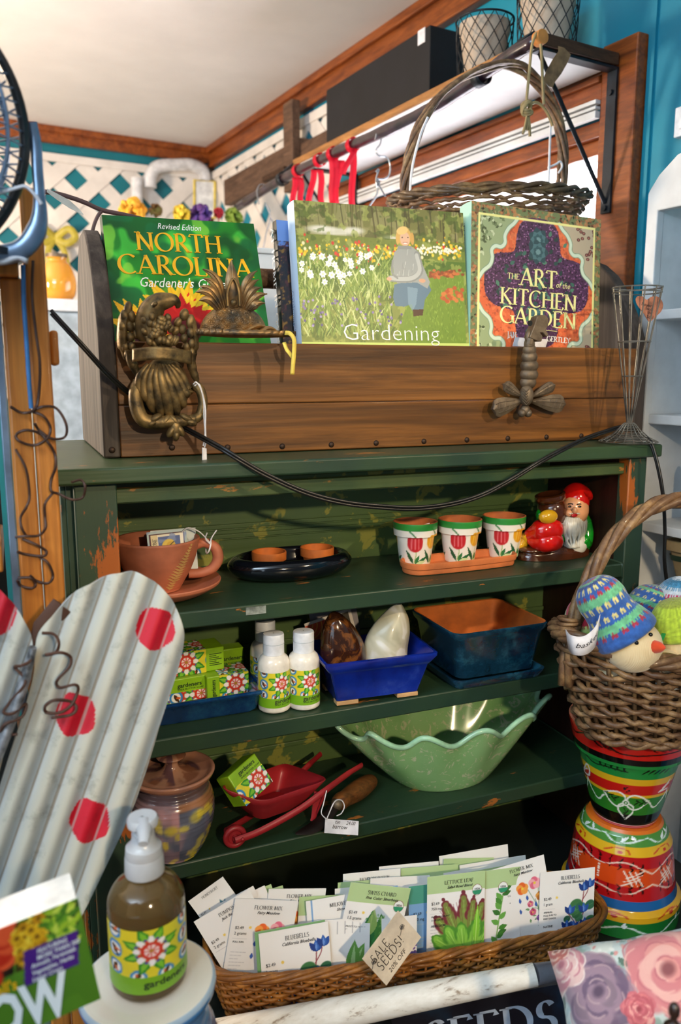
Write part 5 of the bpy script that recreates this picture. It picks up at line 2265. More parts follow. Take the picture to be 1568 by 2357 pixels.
# ---- cobalt planter
a, b = onZ(783, 1622, S2), onZ(958, 1600, S2)
hw_ = (b - a).length / 2 + .004
hd_ = .036
ct = thing('cobalt_planter', 'bright cobalt blue footed planter with flared rim holding two stones', 'planter', ((a.x + b.x) / 2, (a.y + b.y) / 2 + hd_ - .004, S2 + .0006), R(-4))
cz_ = .068
box_pan([(hw_ - .004, hd_ - .004, .004, .006), (hw_, hd_, .004, .007), (hw_ + .012, hd_ + .010, .004, .050), (hw_ + .014, hd_ + .012, .004, .052), (hw_ + .022, hd_ + .019, .005, .064), (hw_ + .022, hd_ + .019, .005, .068), (hw_ + .018, hd_ + .015, .004, .0685),
		 (hw_ + .012, hd_ + .009, .004, .061), (hw_ + .007, hd_ + .005, .004, .050), (hw_ - .005, hd_ - .006, .004, .014)]).build('body', 'cobalt_glaze', ct, smooth=40)
mat('bisque', '#c49a6a', .8)
for sx in (-1, 1):
	for sy in (-1, 1):
		mb = MB()
		mb.box((sx * (hw_ - .016) - .016, sy * (hd_ - .008) - .008, 0), (sx * (hw_ - .016) + .016, sy * (hd_ - .008) + .008, .0062))
		mb.build('foot', 'bisque', ct, smooth=0, bevel=.001)
nt = NT('brown_stone')
setp(nt, .15, 0, .5)
nt.l(nt.ramp(nt.noise(nt.coords(), 40, 5, .65, 1.5), [(.3, '#1c0c06'), (.5, '#3a1e10'), (.62, '#7a4a20'), (.75, '#2a140a')]), nt.b.inputs['Base Color'])
nt = NT('pale_stone')
setp(nt, .35, 0, .2)
nt.l(nt.ramp(nt.noise(nt.coords(), 14, 3, .5, .6), [(.42, '#a8a48c'), (.52, '#c4c0a8'), (.56, '#dedcd4')]), nt.b.inputs['Base Color'])
for i, (px, py, top, nm, lab, m) in enumerate(((790, 1530, 1424, 'brown_stone_bird', 'polished brown mottled stone at the left inside the cobalt planter', 'brown_stone'), (888, 1515, 1414, 'pale_stone_bird', 'pale grey pointed stone at the right inside the cobalt planter', 'pale_stone'))):
	p = onY(px, py, ct.location.y + .004)
	mb = MB()
	if i == 0:
		rows = [(0, .0, -.042, .024, .018), (0, 0, -.02, .033, .022), (0, 0, .0, .034, .023), (-.003, 0, .020, .031, .021), (-.008, 0, .042, .022, .017), (-.012, 0, .058, .010, .009), (-.014, 0, .064, .002, .002)]
	else:
		rows = [(0, .0, -.042, .026, .018), (0, 0, -.02, .033, .022), (0, 0, .0, .035, .022), (.004, 0, .020, .034, .020), (.010, 0, .040, .026, .016), (.016, 0, .056, .013, .010), (.020, 0, .064, .004, .004)]
	rr_ = cr(rows, 5)
	mb.surf(lambda u, v: (rr_[int(round(v * (len(rr_) - 1)))][0] + rr_[int(round(v * (len(rr_) - 1)))][3] * math.cos(2 * PI * u), -rr_[int(round(v * (len(rr_) - 1)))][4] * math.sin(2 * PI * u) * (1 if i == 0 else (1 - .25 * math.cos(4 * PI * u))), rr_[int(round(v * (len(rr_) - 1)))][2]), 40, len(rr_), cu=True, flip=True)
	o = mb.build(nm, m, smooth=60 if i == 0 else 25, loc=(p.x, p.y, S2 + .062))
	tag(o, lab, 'stone')
# printed cards leaning behind the planter
for i, (tl, tr2, bl, y, lab) in enumerate((((711, 1412), (818, 1388), (712, 1470), 1.125, 'plain grey card at the very back behind the cobalt planter'), ((700, 1436), (806, 1399), (722, 1520), 1.105, 'white bordered card with orange sun pattern behind the brown stone'))):
	P = Panel(tl, tr2, bl, y, y, y - .008, .02)
	cv = Canvas(P.w, P.h, 1300, '#8f8a92' if i == 0 else '#ddd4cc')
	if i:
		b_ = .005
		cv.rect(b_, b_, P.w - b_, P.h - b_, '#3a3428')
		cv.ell(b_, P.h - b_, .030, None, '#d8522c')
		for r_ in (.022, .015, .008):
			cv.ring(b_, P.h - b_, r_, .0016, '#f0a04a')
		for q_ in range(7):
			a_ = R(-85 + q_ * 14)
			cv.leaf(b_ + .034 * math.cos(a_), P.h - b_ + .034 * math.sin(a_), .020, .008, a_, '#e0a02c')
		cv.rect(P.w - b_, 0, P.w, P.h, '#ddd4cc')
		cv.rect(0, P.h - b_, P.w, P.h, '#ddd4cc')
	t = thing('printed_card', lab, 'card')
	t.matrix_world = P.M
	mb = MB()
	sheet(mb, cv, P.w, P.h, x0=0)
	mb.build('card', 'print_paper', t, smooth=0, solid=.001)

# ---- big blue square planter on its saucer
f0, f1 = onZ(1058, 1600, S2), onZ(1296, 1560, S2)
W2 = .076
cx_, cy_ = f0.x + W2 + .004, .958 + .078
sa = thing('square_glazed_saucer', 'dark teal square glazed saucer under the big rectangular planter', 'saucer', (cx_, cy_ - .001, S2 + .0006))
box_pan([(W2 - .002, .070, .012, 0), (W2 + .004, .076, .014, .011), (W2 + .004, .076, .014, .0135), (W2 + .001, .073, .013, .0140), (W2 - .006, .066, .010, .006)]).build('body', 'teal_glaze', sa, smooth=45)
bp = thing('square_glazed_planter', 'large empty dark teal glazed planter with bare clay inside', 'planter', (cx_ + .004, cy_ + .002, S2 + .0075))
bp.scale = (1, 1, .84)
box_pan([(W2 - .014, .054, .012, 0), (W2 - .008, .060, .016, .003), (W2 + .002, .068, .016, .074), (W2 + .0075, .0735, .018, .082), (W2 + .0085, .0745, .018, .090), (W2 + .006, .072, .017, .0915)], True, False).build('body', 'teal_glaze', bp, smooth=45)
mbx = box_pan([(W2 + .006, .072, .017, .0915), (W2 + .003, .069, .014, .0905), (W2 - .004, .062, .012, .070), (W2 - .014, .054, .010, .008)], False, True)
tag(mbx.build('clay_inside', 'terracotta_orange', bp, smooth=45), 'bare orange clay inside')

# ---- lidded stoneware jar


def drip_canvas(w, h, seed):
	cv = Canvas(w, h, 420, '#8a7480')
	cv.noise(5, .9, seed, 3, '#5d6478', .48)
	cv.noise(4, .9, seed + 3, 3, '#a8714a', .54)
	cv.noise(6, .8, seed + 5, 3, '#b98a90', .60)
	rg = random.Random(seed)
	for i in range(60):
		cv.ell(rg.random() * w, rg.random() * h * .75, rg.uniform(.004, .009), rg.uniform(.005, .010), rg.choice(['#d8c23a', '#c8b84a', '#e0cc5a']), rg.random(), .75, .5)
	cv.rect(0, h * .86, w, h, '#4a4250', .7)
	cv.noise(12, .2, seed + 9, 3)
	return cv


c0 = onZ(402, 1958, S3)
jar = thing('lidded_stoneware_jar', 'round stoneware jar with purple grey and yellow glaze and a knobbed lid', 'jar', (c0.x, c0.y, S3 + .0006))
pj = cr([(.030, 0), (.034, .003), (.045, .022), (.0525, .046), (.0545, .066), (.052, .084), (.046, .096), (.042, .101), (.043, .106)], 8)
pj = [(r + .0007 * math.sin(z * 1000), z) for r, z in pj]
fj = drip_canvas(.33, .12, 8).sample()
mb = MB()
mb.lathe(pj, 110, col=lambda u, v: fj(u, v), cap0=True)
mb.build('body', 'print_glaze', jar, smooth=60)
mb = MB()
cv = Canvas(.3, .1, 300, '#8a5a44')
cv.noise(6, .9, 4, 3, '#5a4048', .50)
cv.noise(7, .7, 6, 3, '#b58a70', .58)
cv.rect(0, .015, .3, .038, '#c08a70', .7)
fl = cv.sample()
mb.lathe(cr([(.043, .104), (.052, .108), (.056, .114), (.0565, .117), (.053, .118), (.044, .113), (.026, .1135), (.014, .118), (.009, .124), (.010, .130), (.017, .134), (.019, .137), (.013, .140), (.001, .1395)], 6), 72, col=lambda u, v: fl(u, v))
mb.build('lid', 'print_glaze', jar, smooth=60)

# ---- red toy wheelbarrow with a soap bar in it
wb = thing('red_wheelbarrow', 'small red tin wheelbarrow with a patterned soap bar in its tray', 'toy wheelbarrow', tuple(onZ(600, 1930, S3)))
wb.location.z = S3 + .0006
WB = Vector(wb.location)
YB = .985


def BW(x, y, Y):
	return onY(x, y, Y) - WB


# tray: rim quad and floor quad, fronts nearer
rim = [BW(500, 1822, .975), BW(602, 1858, .945), BW(762, 1803, .985), BW(655, 1764, 1.075)]
flo = [BW(545, 1862, 1.000), BW(598, 1899, .972), BW(700, 1862, .990), BW(640, 1830, 1.050)]
mb = MB()
N = 40


def loop(q, rr):
	pts = []
	for i in range(4):
		p, c, n = q[i - 1], q[i], q[(i + 1) % 4]
		for t in np.linspace(0, 1, 7):
			a = c + (p - c).normalized() * rr * (1 - t) ** 2 + (n - c).normalized() * rr * t ** 2
			pts.append(a)
	return pts


L0, L1 = loop(flo, .014), loop(rim, .020)
n = len(L0)
v = [tuple(p) for p in L0]
for t in (.35, .7, 1.0):
	v += [tuple(a.lerp(b, t)) for a, b in zip(L0, L1)]
f = [tuple(range(n - 1, -1, -1))]
for j in range(3):
	f += [(j * n + i, j * n + (i + 1) % n, (j + 1) * n + (i + 1) % n, (j + 1) * n + i) for i in range(n)]
mb.add(v, f)
mb.build('tray', 'red_tin', wb, smooth=50, solid=.0016, so=-1)
mb = MB()
mb.tube([BW(541, 1935, .969), BW(541, 1935, .979)], .0150, 28)
wc = (BW(541, 1935, .969) + BW(541, 1935, .979)) / 2
mb = MB()
mb.tube([wc + Vector((.0125 * math.cos(a), 0, .0125 * math.sin(a))) for a in np.linspace(0, 2 * PI, 28, False)], .0040, 10, closed=True)
mb.tube([wc + Vector((0, -.006, 0)), wc + Vector((0, .006, 0))], .0045, 12)
mb.tube([wc + Vector((0, -.0015, 0)), wc + Vector((0, .0015, 0))], .011, 20)
mb.build('wheel', 'red_tin', wb, smooth=50)
for k_, (pts, nm) in enumerate((([(541, 1945, .962), (600, 1922, .966), (690, 1872, .972), (752, 1826, .984), (800, 1790, 1.02), (832, 1770, 1.045)], 'shaft'), ([(520, 1922, .995), (580, 1885, 1.03), (650, 1835, 1.07), (705, 1775, 1.10), (738, 1744, 1.125)], 'shaft'))):
	mb = MB()
	P_ = cr([tuple(BW(*p)) for p in pts], 5)
	n_ = len(P_)
	mb.tube(P_, [.0052 if i < n_ * .78 else .0046 for i in range(n_)], 4 if False else 8, flat=.7, up=(0, -1, 0))
	mb.build(nm, 'red_tin', wb, smooth=60)
for (pts) in ([(738, 1832, .988), (728, 1868, .986), (720, 1884, .984)], [(672, 1815, 1.06), (668, 1840, 1.055), (664, 1858, 1.05)]):
	mb = MB()
	P_ = [BW(*p) for p in pts]
	P_[-1].z = .002
	mb.tube(cr([tuple(p) for p in P_], 4), [.010, .0092, .008, .007, .006, .0052, .0045, .004, .004], 8, flat=.35, up=(0, -1, 0))
	mb.build('leg', 'red_tin', wb, smooth=60)
mb = MB()
mb.ell(tuple(BW(559, 1941, .958)), (.0022, .0022, .0022), n=8)
mb.build('axle_nut', 'red_tin', wb, smooth=60)
P = Panel((578, 1750), (626, 1814), (556, 1820), .985, .970, .965, 0)
so = soap('patterned soap bar tipped into the red wheelbarrow', (0, 0, 0), (0, 0, 0), (.052, .034, .046), 'halfdown')
A, Bq, Cq = onY(532, 1785, .960), onY(576, 1748, .985), onY(556, 1850, .968)
# axes of the tipped bar: x runs up to the right, z up to the upper left
sx_ = (onY(627, 1822, .978) - onY(560, 1862, .962)).normalized()
ex = (onY(577, 1749, .985) - onY(531, 1790, .968)).normalized()
ez = (onY(531, 1790, .968) - onY(585, 1858, .955))
ez = (ez - ex * ez.dot(ex)).normalized()
ey = ez.cross(ex)
Mx = Matrix((ex, ey, ez)).transposed().to_4x4()
Mx.translation = onY(598, 1836, .967) + ey * .017
Mx.translation.z += .006
so.matrix_world = Mx
wb.location.z += .006

# ---- garden weeder with wooden handle, and the price tag
gw = thing('hand_weeder', 'dark curved weeding blade with a fat wooden handle lying by the wheelbarrow', 'garden tool', tuple(onZ(760, 1870, S3)))
WB = Vector(gw.location)
mat('blade_iron', '#2c221e', .4, .7, var=.3)
wood('handle_wood', '#4a2812', '#8a5426', 0, 3.0, .35, coat=.3)
mb = MB()
mb.tube(cr([tuple(BW(680, 1921, .965)), tuple(BW(715, 1910, .968)), tuple(BW(745, 1890, .975)), tuple(BW(768, 1862, .985)), tuple(BW(776, 1852, .99))], 6), [.0012, .003, .0045, .006, .007, .0078, .0084, .0088, .009, .0092, .0092, .0092, .009, .0088, .0085, .008, .0078, .0075, .007, .0068, .0065, .006, .006, .006, .006], 8, flat=.22, up=(.2, -.4, 1))
mb.build('blade', 'blade_iron', gw, smooth=60)
mb = MB()
pts = [tuple(BW(x, y, Y)) for x, y, Y in ((772, 1856, .988), (784, 1846, .996), (800, 1836, 1.006), (822, 1822, 1.022), (845, 1806, 1.040), (862, 1796, 1.050))]
mb.tube(cr(pts, 5), [.007, .009, .0105, .0115, .012, .0125, .0128, .0124, .0122, .0123, .0128, .0134, .014, .0145, .0148, .015, .015, .0148, .0145, .014, .0134, .0128, .012, .011, .009, .005][:26], 16)
mb.build('handle', 'handle_wood', gw, smooth=60)
mb = MB()
c_ = BW(776, 1853, .989)
mb.ell(tuple(c_), (.0085, .0085, .0085), n=10)
mb.build('ferrule', 'bronze_brown', gw, smooth=60)
gw.location.z += .0012
o = thing('price_card', 'small handwritten price card on string in front of the wheelbarrow', 'price tag', tuple(onZ(785, 1905, S3)))
WB = Vector(o.location)
P = Panel((749, 1884), (826, 1890), (744, 1910), .962, .960, .955, .004)
mb = MB()
mb.M = Matrix.Translation(-WB) @ P.M
mb.box((0, 0, 0), (P.w, .0006, P.h))
mb.build('card', 'string_white', o, smooth=0)
mb = MB()
mb.M = Matrix.Translation(-WB) @ P.M
put_text(mb, text2('tin', .3), .0056, (P.w * .30, P.h * .70), 0, 1.0)
put_text(mb, text2('24.00', .3), .0052, (P.w * .62, P.h * .68), 0, .9)
put_text(mb, text2('barrow', .3), .0056, (P.w * .22, P.h * .36), 0, 1.0)
mb.build('handwriting', 'ink_black', o, smooth=0)
mb = MB()
mb.tube(cr([tuple(BW(752, 1820, .975)), tuple(BW(745, 1850, .966)), tuple(BW(740, 1872, .962)), tuple(BW(752, 1886, .960))], 5), .0008, 6)
mb.tube(cr([tuple(BW(752, 1886, .960)), tuple(BW(770, 1846, .972)), tuple(BW(786, 1842, .978)), tuple(BW(793, 1856, .976)), tuple(BW(786, 1872, .970)), tuple(BW(775, 1878, .968))], 5), .0009, 6)
mb.build('string', 'string_white', o, smooth=60)

# ---- fluted green bowl
nt = NT('mottled_green')
setp(nt, .16, 0, .6)
v = nt.coords()
base_c = nt.ramp(nt.noise(v, 10, 4), [(.3, '#7fae6c'), (.7, '#97c184')])
w_ = nt.noise(v, 38, 5, .68, 2.2)
nt.l(nt.mix(nt.ramp(w_, [(.56, 0.0), (.60, .8)]), base_c, '#c8c9a4'), nt.b.inputs['Base Color'])
mat('green_lip', '#a9d8b0', .15, coat=.6)
c0 = onZ(1012, 1815, S3)
bw = thing('fluted_green_bowl', 'long pale green ceramic bowl with a wavy fluted rim', 'bowl', (c0.x + .030, 1.052, S3 + .0006), R(0))


def bowl_pt(u, r):
	"""u around, r: 0 bottom centre .. 1 rim"""
	a = 2 * PI * u
	k = min(1, r)
	ln, dp = .080 + (.176 - .080) * k ** 1.15, .058 + (.092 - .058) * k ** 1.1
	flute = 1 + .060 * math.sin(a * 12) * k ** 2.2
	z = .098 * (k ** 1.25) + .0105 * math.sin(a * 12 + .6) * k ** 5 + .012 * abs(math.cos(a)) ** 3 * k ** 4
	ex_ = 1.0 + .04 * abs(math.cos(a)) ** 6 * k ** 3
	return (math.cos(a) * ln * flute * ex_, math.sin(a) * dp * flute, z)


mb = MB()
N = 360
mb.surf(lambda u, v: bowl_pt(u, v), N, 26, cu=True, flip=False)
mb.surf(lambda u, v: (lambda p: (p[0] * .965, p[1] * .955, p[2] + .004 * (1 - v)))(bowl_pt(u, v)), N, 26, cu=True, flip=True)
mb.add([bowl_pt(i / 60, 0) for i in range(60)], [tuple(range(59, -1, -1))])
q0 = [bowl_pt(i / 60, 0) for i in range(60)]
mb.add([(p[0] * .965, p[1] * .955, .004) for p in q0], [tuple(range(60))])
mb.build('body', 'mottled_green', bw, smooth=180)
mb = MB()
mb.tube([(lambda p: (p[0] * .985, p[1] * .98, p[2] + .0005))(bowl_pt(i / N, 1.0)) for i in range(N)], .0042, 10, closed=True)
mb.build('lip', 'green_lip', bw, smooth=180)

# ================================================================== THINGS IN FRONT OF THE HUTCH
weave_mat('willow_gold', '#6a3c10', '#b9782c')
weave_mat('willow_brown', '#4a3020', '#a5845a')
weave_mat('willow_dark', '#3a2a1c', '#8a6c44')
mat('kraft_tag', '#dcc9ae', .7)


def woven(fn, length, rows, n_stakes, r, amp, name, m, parent, seed=1, sub=4, jit=.0):
	"""rows of willow woven in and out of stakes; fn(u, v) -> point, normal"""
	mb = MB()
	rg = random.Random(seed)
	for j in range(rows):
		v = (j + .5) / rows
		pts, rad = [], []
		K = n_stakes * sub
		for i in range(K):
			u = i / K
			p, nn = fn(u, v + jit * (rg.random() - .5) / rows)
			w = math.cos(PI * (i / sub + j))
			pts.append(p + nn * (amp * w))
			rad.append(r * (1 + jit * (rg.random() - .5)))
		mb.tube(pts, rad, 6, closed=True)
	return mb.build(name, m, parent, smooth=180)


# ---- long willow basket of seed packets
BA = R(-10.2)
bc = Vector((.447, .853, .6555))
sb = thing('seed_packet_basket', 'long low golden willow basket full of seed packets', 'basket', bc, BA)
SL, SD, SH = .266, .066, .066


def sfn(u, v):
	a = 2 * PI * u
	g = .93 + .07 * v
	# superellipse outline
	c, s = math.cos(a), math.sin(a)
	e = .42
	x = math.copysign(abs(c) ** e, c) * (SL - .02 * (1 - v))
	y = math.copysign(abs(s) ** .62, s) * SD * g
	nn = Vector((c * .6, s, 0)).normalized()
	return Vector((x, y, .004 + SH * v)), nn


def even(fn, n):
	"""re-space u so that steps along the outline are even"""
	K = 2000
	P = [fn(i / K, .5)[0] for i in range(K + 1)]
	d = [0]
	for a, b in zip(P, P[1:]):
		d.append(d[-1] + (b - a).length)
	us = np.interp(np.linspace(0, d[-1], n + 1), d, np.linspace(0, 1, K + 1))
	return lambda u: float(np.interp(u, np.linspace(0, 1, n + 1), us))


eu = even(sfn, 600)
sfe = lambda u, v: sfn(eu(u % 1.0), v)
woven(sfe, 1.3, 12, 84, .0026, .0026, 'weave', 'willow_gold', sb, 3, jit=.25)
mb = MB()
for i in range(84):
	P_ = [sfe(i / 84, v)[0] for v in (0, .5, 1.05)]
	mb.tube(P_, .0018, 5)
mb.build('stakes', 'willow_gold', sb, smooth=180)
mb = MB()
for k_ in range(4):
	pts = []
	for i in range(260):
		u = i / 260
		p, nn = sfe(u, 1.06)
		ph = 2 * PI * (i / 26 + k_ / 4)
		pts.append(p + nn * (.0036 * math.cos(ph)) + Vector((0, 0, .0036 * math.sin(ph) + .002)))
	mb.tube(pts, .0033, 6, closed=True)
mb.build('rim', 'willow_gold', sb, smooth=180)
mb = MB()
mb.add([tuple(sfn(i / 60, 0)[0]) for i in range(60)], [tuple(range(60))])
mb.build('bottom', 'willow_dark', sb, smooth=0, solid=.003)


# ---- seed packets
def inkset(mb, s, x, z, h, it=0.0, sx=.9, al='l', serif=False):
	put_text(mb, serif2(s, .13, .045) if serif else text2(s, it), h, (x, z), 0, sx, al)


def packet_art(kind, w, h):
	cv = Canvas(w, h, 1450, '#f3efea')
	T = lambda x, y: (x * w, h - y * w)
	q = w
	rg = random.Random(hash(kind) % 1000 if False else sum(map(ord, kind)))
	GREEN = '#b7cf94'
	if kind in ('green', 'lettuce', 'chard', 'herb', 'blue'):
		cv.rect(0, h - .30 * q, w, h, GREEN if kind != 'blue' else '#4d9a84')
	if kind == 'butterfly':
		cv.rect(0, 0, w, h, '#8db5dc')
	if kind == 'blue':
		cv.rect(0, 0, w, h - .30 * q, '#7fa9d6')
	if kind == 'backside':
		cv.rect(0, 0, w, h, '#7fae74')
	# body copy as thin grey rules
	if kind not in ('plain', 'side', 'backside'):
		for i in range(9):
			y = .86 + i * .055
			if kind == 'bluebell' and i < 3:
				continue
			x1 = .30 - .05 * (i % 3)
			xx = .07
			while xx < x1:
				l_ = rg.uniform(.02, .06)
				cv.line([T(xx, y), T(min(x1, xx + l_), y)], .010 * q, '#b5b2b4', .7)
				xx += l_ + .016
		cv.line([T(.06, .64), T(.28, .64)], .004 * q, '#c8c4c4')
		cv.ell(*T(.31, .455), .022 * q, None, '#f2d060')
	if kind == 'bluebell':
		st, lf = '#8a2c34', ['#3f7a48', '#2f6a4a', '#4d8a58']
		for (x, y) in ((.55, .92), (.62, .78), (.70, .64), (.82, .70), (.90, .86), (.50, .72)):
			cv.curve([T(.70, 1.5), T(.71, 1.05), T(x, y)], .014 * q, st)
		cv.curve([T(.70, 1.0), T(.77, .62), T(.80, .38)], .014 * q, st)
		cv.curve([T(.77, .55), T(.86, .42), T(.89, .30)], .012 * q, st)
		for (x, y, r_, c) in ((.66, .62, .095, 0), (.74, .68, .09, 1), (.60, .72, .06, 2), (.92, .64, .075, 1), (.93, .92, .085, 0), (.86, 1.1, .08, 2), (.50, .84, .05, 1), (.57, 1.05, .07, 0), (.72, .84, .06, 2), (.66, .78, .06, 0), (.42, 1.2, .06, 1)):
			cv.ell(*T(x, y), r_ * 1.25 * q, r_ * q * 1.1, lf[c], .4)
			cv.line([T(x - r_ * .7, y + .02), T(x + r_ * .7, y - .02)], .006 * q, '#6fa070', .8)
		for (x, y) in ((.80, .33), (.91, .28), (.55, .70), (.80, .70), (.50, .96), (.83, .95), (.62, .98), (.44, 1.08), (.74, 1.14), (.55, 1.24)):
			for j in range(3):
				a = PI / 2 + (j - 1) * .6
				cv.leaf(*T(x, y + .06), .17 * q, .085 * q, a, ['#2450a0', '#3566b8', '#1c3c86'][j])
			cv.leaf(*T(x, y + .05), .12 * q, .03 * q, PI / 2, '#6a92d8')
	elif kind == 'flowermix':
		for (x, y) in ((.60, .55), (.80, .5), (.70, .75), (.9, .8), (.62, .9), (.78, .95)):
			cv.curve([T(.72, 1.5), T(.74, 1.0), T(x, y)], .009 * q, '#5f8a5a')
		for i in range(16):
			cv.leaf(*T(rg.uniform(.55, .95), rg.uniform(.85, 1.3)), .08 * q, .035 * q, rg.random() * 6, '#6f9a6a')
		for (x, y, r_, c, c2) in ((.50, .50, .095, '#ee6a2c', '#f6a24a'), (.74, .46, .095, '#e8708a', '#f6b0b8'), (.80, .72, .07, '#b8702c', '#e0a04a'), (.60, .82, .05, '#c04a6a', '#e08098'), (.62, .98, .055, '#b83a60', '#d86a88'), (.84, .95, .05, '#8a5aa8', '#b090cc'), (.72, 1.12, .045, '#6a3a90', '#a070c0'), (.93, 1.05, .05, '#c84a8a', '#e890b8')):
			for j in range(5):
				a = j * 2 * PI / 5 + .3
				cv.ell(T(x, y)[0] + math.cos(a) * r_ * q * .55, T(x, y)[1] + math.sin(a) * r_ * q * .55, r_ * q * .68, None, c if j % 2 else c2)
			cv.ell(*T(x, y), r_ * q * .25, None, '#f2d040')
		for (x, y) in ((.42, .72), (.56, .70), (.40, .92), (.88, .80), (.70, .86)):
			cv.leaf(*T(x, y + .04), .10 * q, .05 * q, PI / 2, '#3a5fb0')
		for a in (.5, 1.0, 1.5, 2.0, 2.4):
			x0, y0 = T(.93, .58)
			cv.line([(x0, y0), (x0 + .13 * q * math.cos(a), y0 + .13 * q * math.sin(a))], .005 * q, '#8a86a0')
	elif kind == 'lettuce':
		def frond(x, y, ln, wd, a, edge, mid, hi):
			"""a wavy leaf: coloured margin, paler blade, streaks towards the tip"""
			bx, by = T(x, y)
			for t in np.linspace(.12, 1, 9):
				w_ = wd * (math.sin(PI * min(.93, .22 + .70 * t))) * q
				cx_, cy_ = bx + math.cos(a) * ln * q * t, by + math.sin(a) * ln * q * t
				cv.ell(cx_, cy_, w_ * .52, w_ * .42, edge if t > .45 else mid, rg.random() * 3, 1, .2)
			for t in np.linspace(.1, .86, 8):
				w_ = wd * .62 * (math.sin(PI * min(.9, .22 + .66 * t))) * q
				cv.ell(bx + math.cos(a) * ln * q * t, by + math.sin(a) * ln * q * t, w_ * .50, w_ * .42, mid, rg.random() * 3, .8, .4)
			for k_ in range(5):
				d_ = (k_ - 2) * .10
				cv.line([(bx, by), (bx + math.cos(a + d_) * ln * q * .82, by + math.sin(a + d_) * ln * q * .82)], .008 * q, hi if k_ == 2 else edge, .6)
		for z_ in ((.52, 1.12, .56, .30, 2.30), (.80, 1.10, .62, .28, 1.30), (.66, 1.12, .80, .30, 1.62), (.56, 1.12, .76, .28, 1.95), (.72, 1.12, .70, .26, 1.45)):
			frond(*z_, '#7a2f3a', '#7f9a42', '#c8d88a')
		for z_ in ((.44, 1.28, .40, .30, 2.5), (.92, 1.25, .46, .26, 1.15), (.54, 1.28, .44, .32, 2.05), (.78, 1.28, .50, .30, 1.35), (.64, 1.30, .44, .32, 1.7)):
			frond(*z_, '#4f8f2e', '#8fca4c', '#dcf0a4')
		cv.leaf(*T(.84, 1.25), .70 * q, .10 * q, 1.52, '#86c83a', 1, '#c8ea80')
	elif kind == 'herb':
		cv.curve([T(.55, 1.5), T(.60, 1.0), T(.72, .30)], .02 * q, '#7fae5a')
		for i in range(14):
			y = .35 + i * .08
			cv.leaf(*T(.70 - (y - .3) * .12, y), .16 * q, .09 * q, rg.choice([.3, 2.6, .8, 2.2]), rg.choice(['#4a8a34', '#6aa848', '#3a7430']))
	elif kind == 'chard':
		for (x, y, ln, wd, a, c, c2) in ((.50, 1.25, .85, .34, 1.62, '#2f7a3c', '#5aa050'), (.62, 1.25, .75, .30, 1.35, '#3a8a44', '#78b458'), (.76, 1.0, .58, .26, 1.85, '#4a8a3c', '#8ab85a'), (.92, 1.0, .52, .22, 1.5, '#7aa83c', '#c8b84a')):
			cv.leaf(*T(x, y), ln * q, wd * q, a, c)
			for i in range(22):
				t_ = rg.random()
				cv.ell(T(x, y)[0] + math.cos(a) * ln * q * t_ + rg.uniform(-.3, .3) * wd * q, T(x, y)[1] + math.sin(a) * ln * q * t_, .022 * q, .016 * q, c2, rg.random() * 3, .5)
			cv.line([T(x, y), (T(x, y)[0] + math.cos(a) * ln * q * .9, T(x, y)[1] + math.sin(a) * ln * q * .9)], .018 * q, '#cfe0a0')
		cv.leaf(*T(.50, .80), .42 * q, .16 * q, 1.62, '#b8cc6a', .8)
	elif kind == 'pumpkin':
		for (x, y, a) in ((.80, 1.0, 1.4), (.9, .9, 1.9), (.74, 1.1, 1.7)):
			cv.leaf(*T(x, y), .34 * q, .12 * q, a, '#7ab04a', 1, '#cfe0a0')
		cv.ell(*T(.86, .28), .05 * q, .07 * q, '#5aa888')
	elif kind == 'bachelor':
		for i in range(10):
			cv.petal(*T(rg.uniform(.4, .9), rg.uniform(.6, 1.1)), .1 * q, 8, '#4a6ac0', .4)
	elif kind in ('milkweed', 'butterfly'):
		for i in range(26):
			cv.ell(*T(rg.uniform(.45, .9), rg.uniform(.55, .95)), .035 * q, None, rg.choice(['#d88aa8', '#c86a94', '#e8b0c4'] if kind == 'milkweed' else ['#f08a2c', '#e86a1c']))
		cv.rect(.08 * q, 0, .105 * q, h, '#7fa9d6')
	elif kind == 'honeywort':
		for i in range(8):
			cv.leaf(*T(rg.uniform(.5, .9), rg.uniform(.6, 1.1)), .2 * q, .08 * q, rg.random() * 3, '#5a8a9a')
	elif kind == 'side':
		for i in range(4):
			cv.line([T(.30 + .16 * i, .06), T(.30 + .16 * i, .30)], .02 * q, '#a8a6a8', .8)
		for (x, y, a) in ((.55, 1.2, 1.1), (.62, 1.2, 1.5), (.7, 1.25, .8)):
			cv.leaf(*T(x, y), .75 * q, .30 * q, a, '#6aa048')
			cv.leaf(*T(x, y), .66 * q, .10 * q, a, '#a8cc88')
	elif kind == 'violet':
		for i in range(60):
			cv.ell(*T(rg.uniform(.45, 1.0), rg.uniform(.75, 1.1)), .04 * q, None, rg.choice(['#8a6ab8', '#6a4aa0', '#a88ac8']))
		cv.leaf(*T(.7, .7), .25 * q, .12 * q, .2, '#6aa048')
	if kind in ('lettuce', 'chard', 'herb'):
		x, y = T(.86 if kind != 'herb' else .70, .31)
		cv.ell(x, y, .085 * q, .095 * q, '#7a3a24', soft=.05)
		cv.ell(x, y, .078 * q, .088 * q, '#f4f4f0', soft=.05)
		for j in range(12):
			yy = y - .012 * q - j * .006 * q
			hw = .078 * math.sqrt(max(0, 1 - ((y - yy) / (.088 * q)) ** 2)) * q
			cv.line([(x - hw, yy), (x + hw, yy)], .008 * q, '#1c8a5c')
	return cv


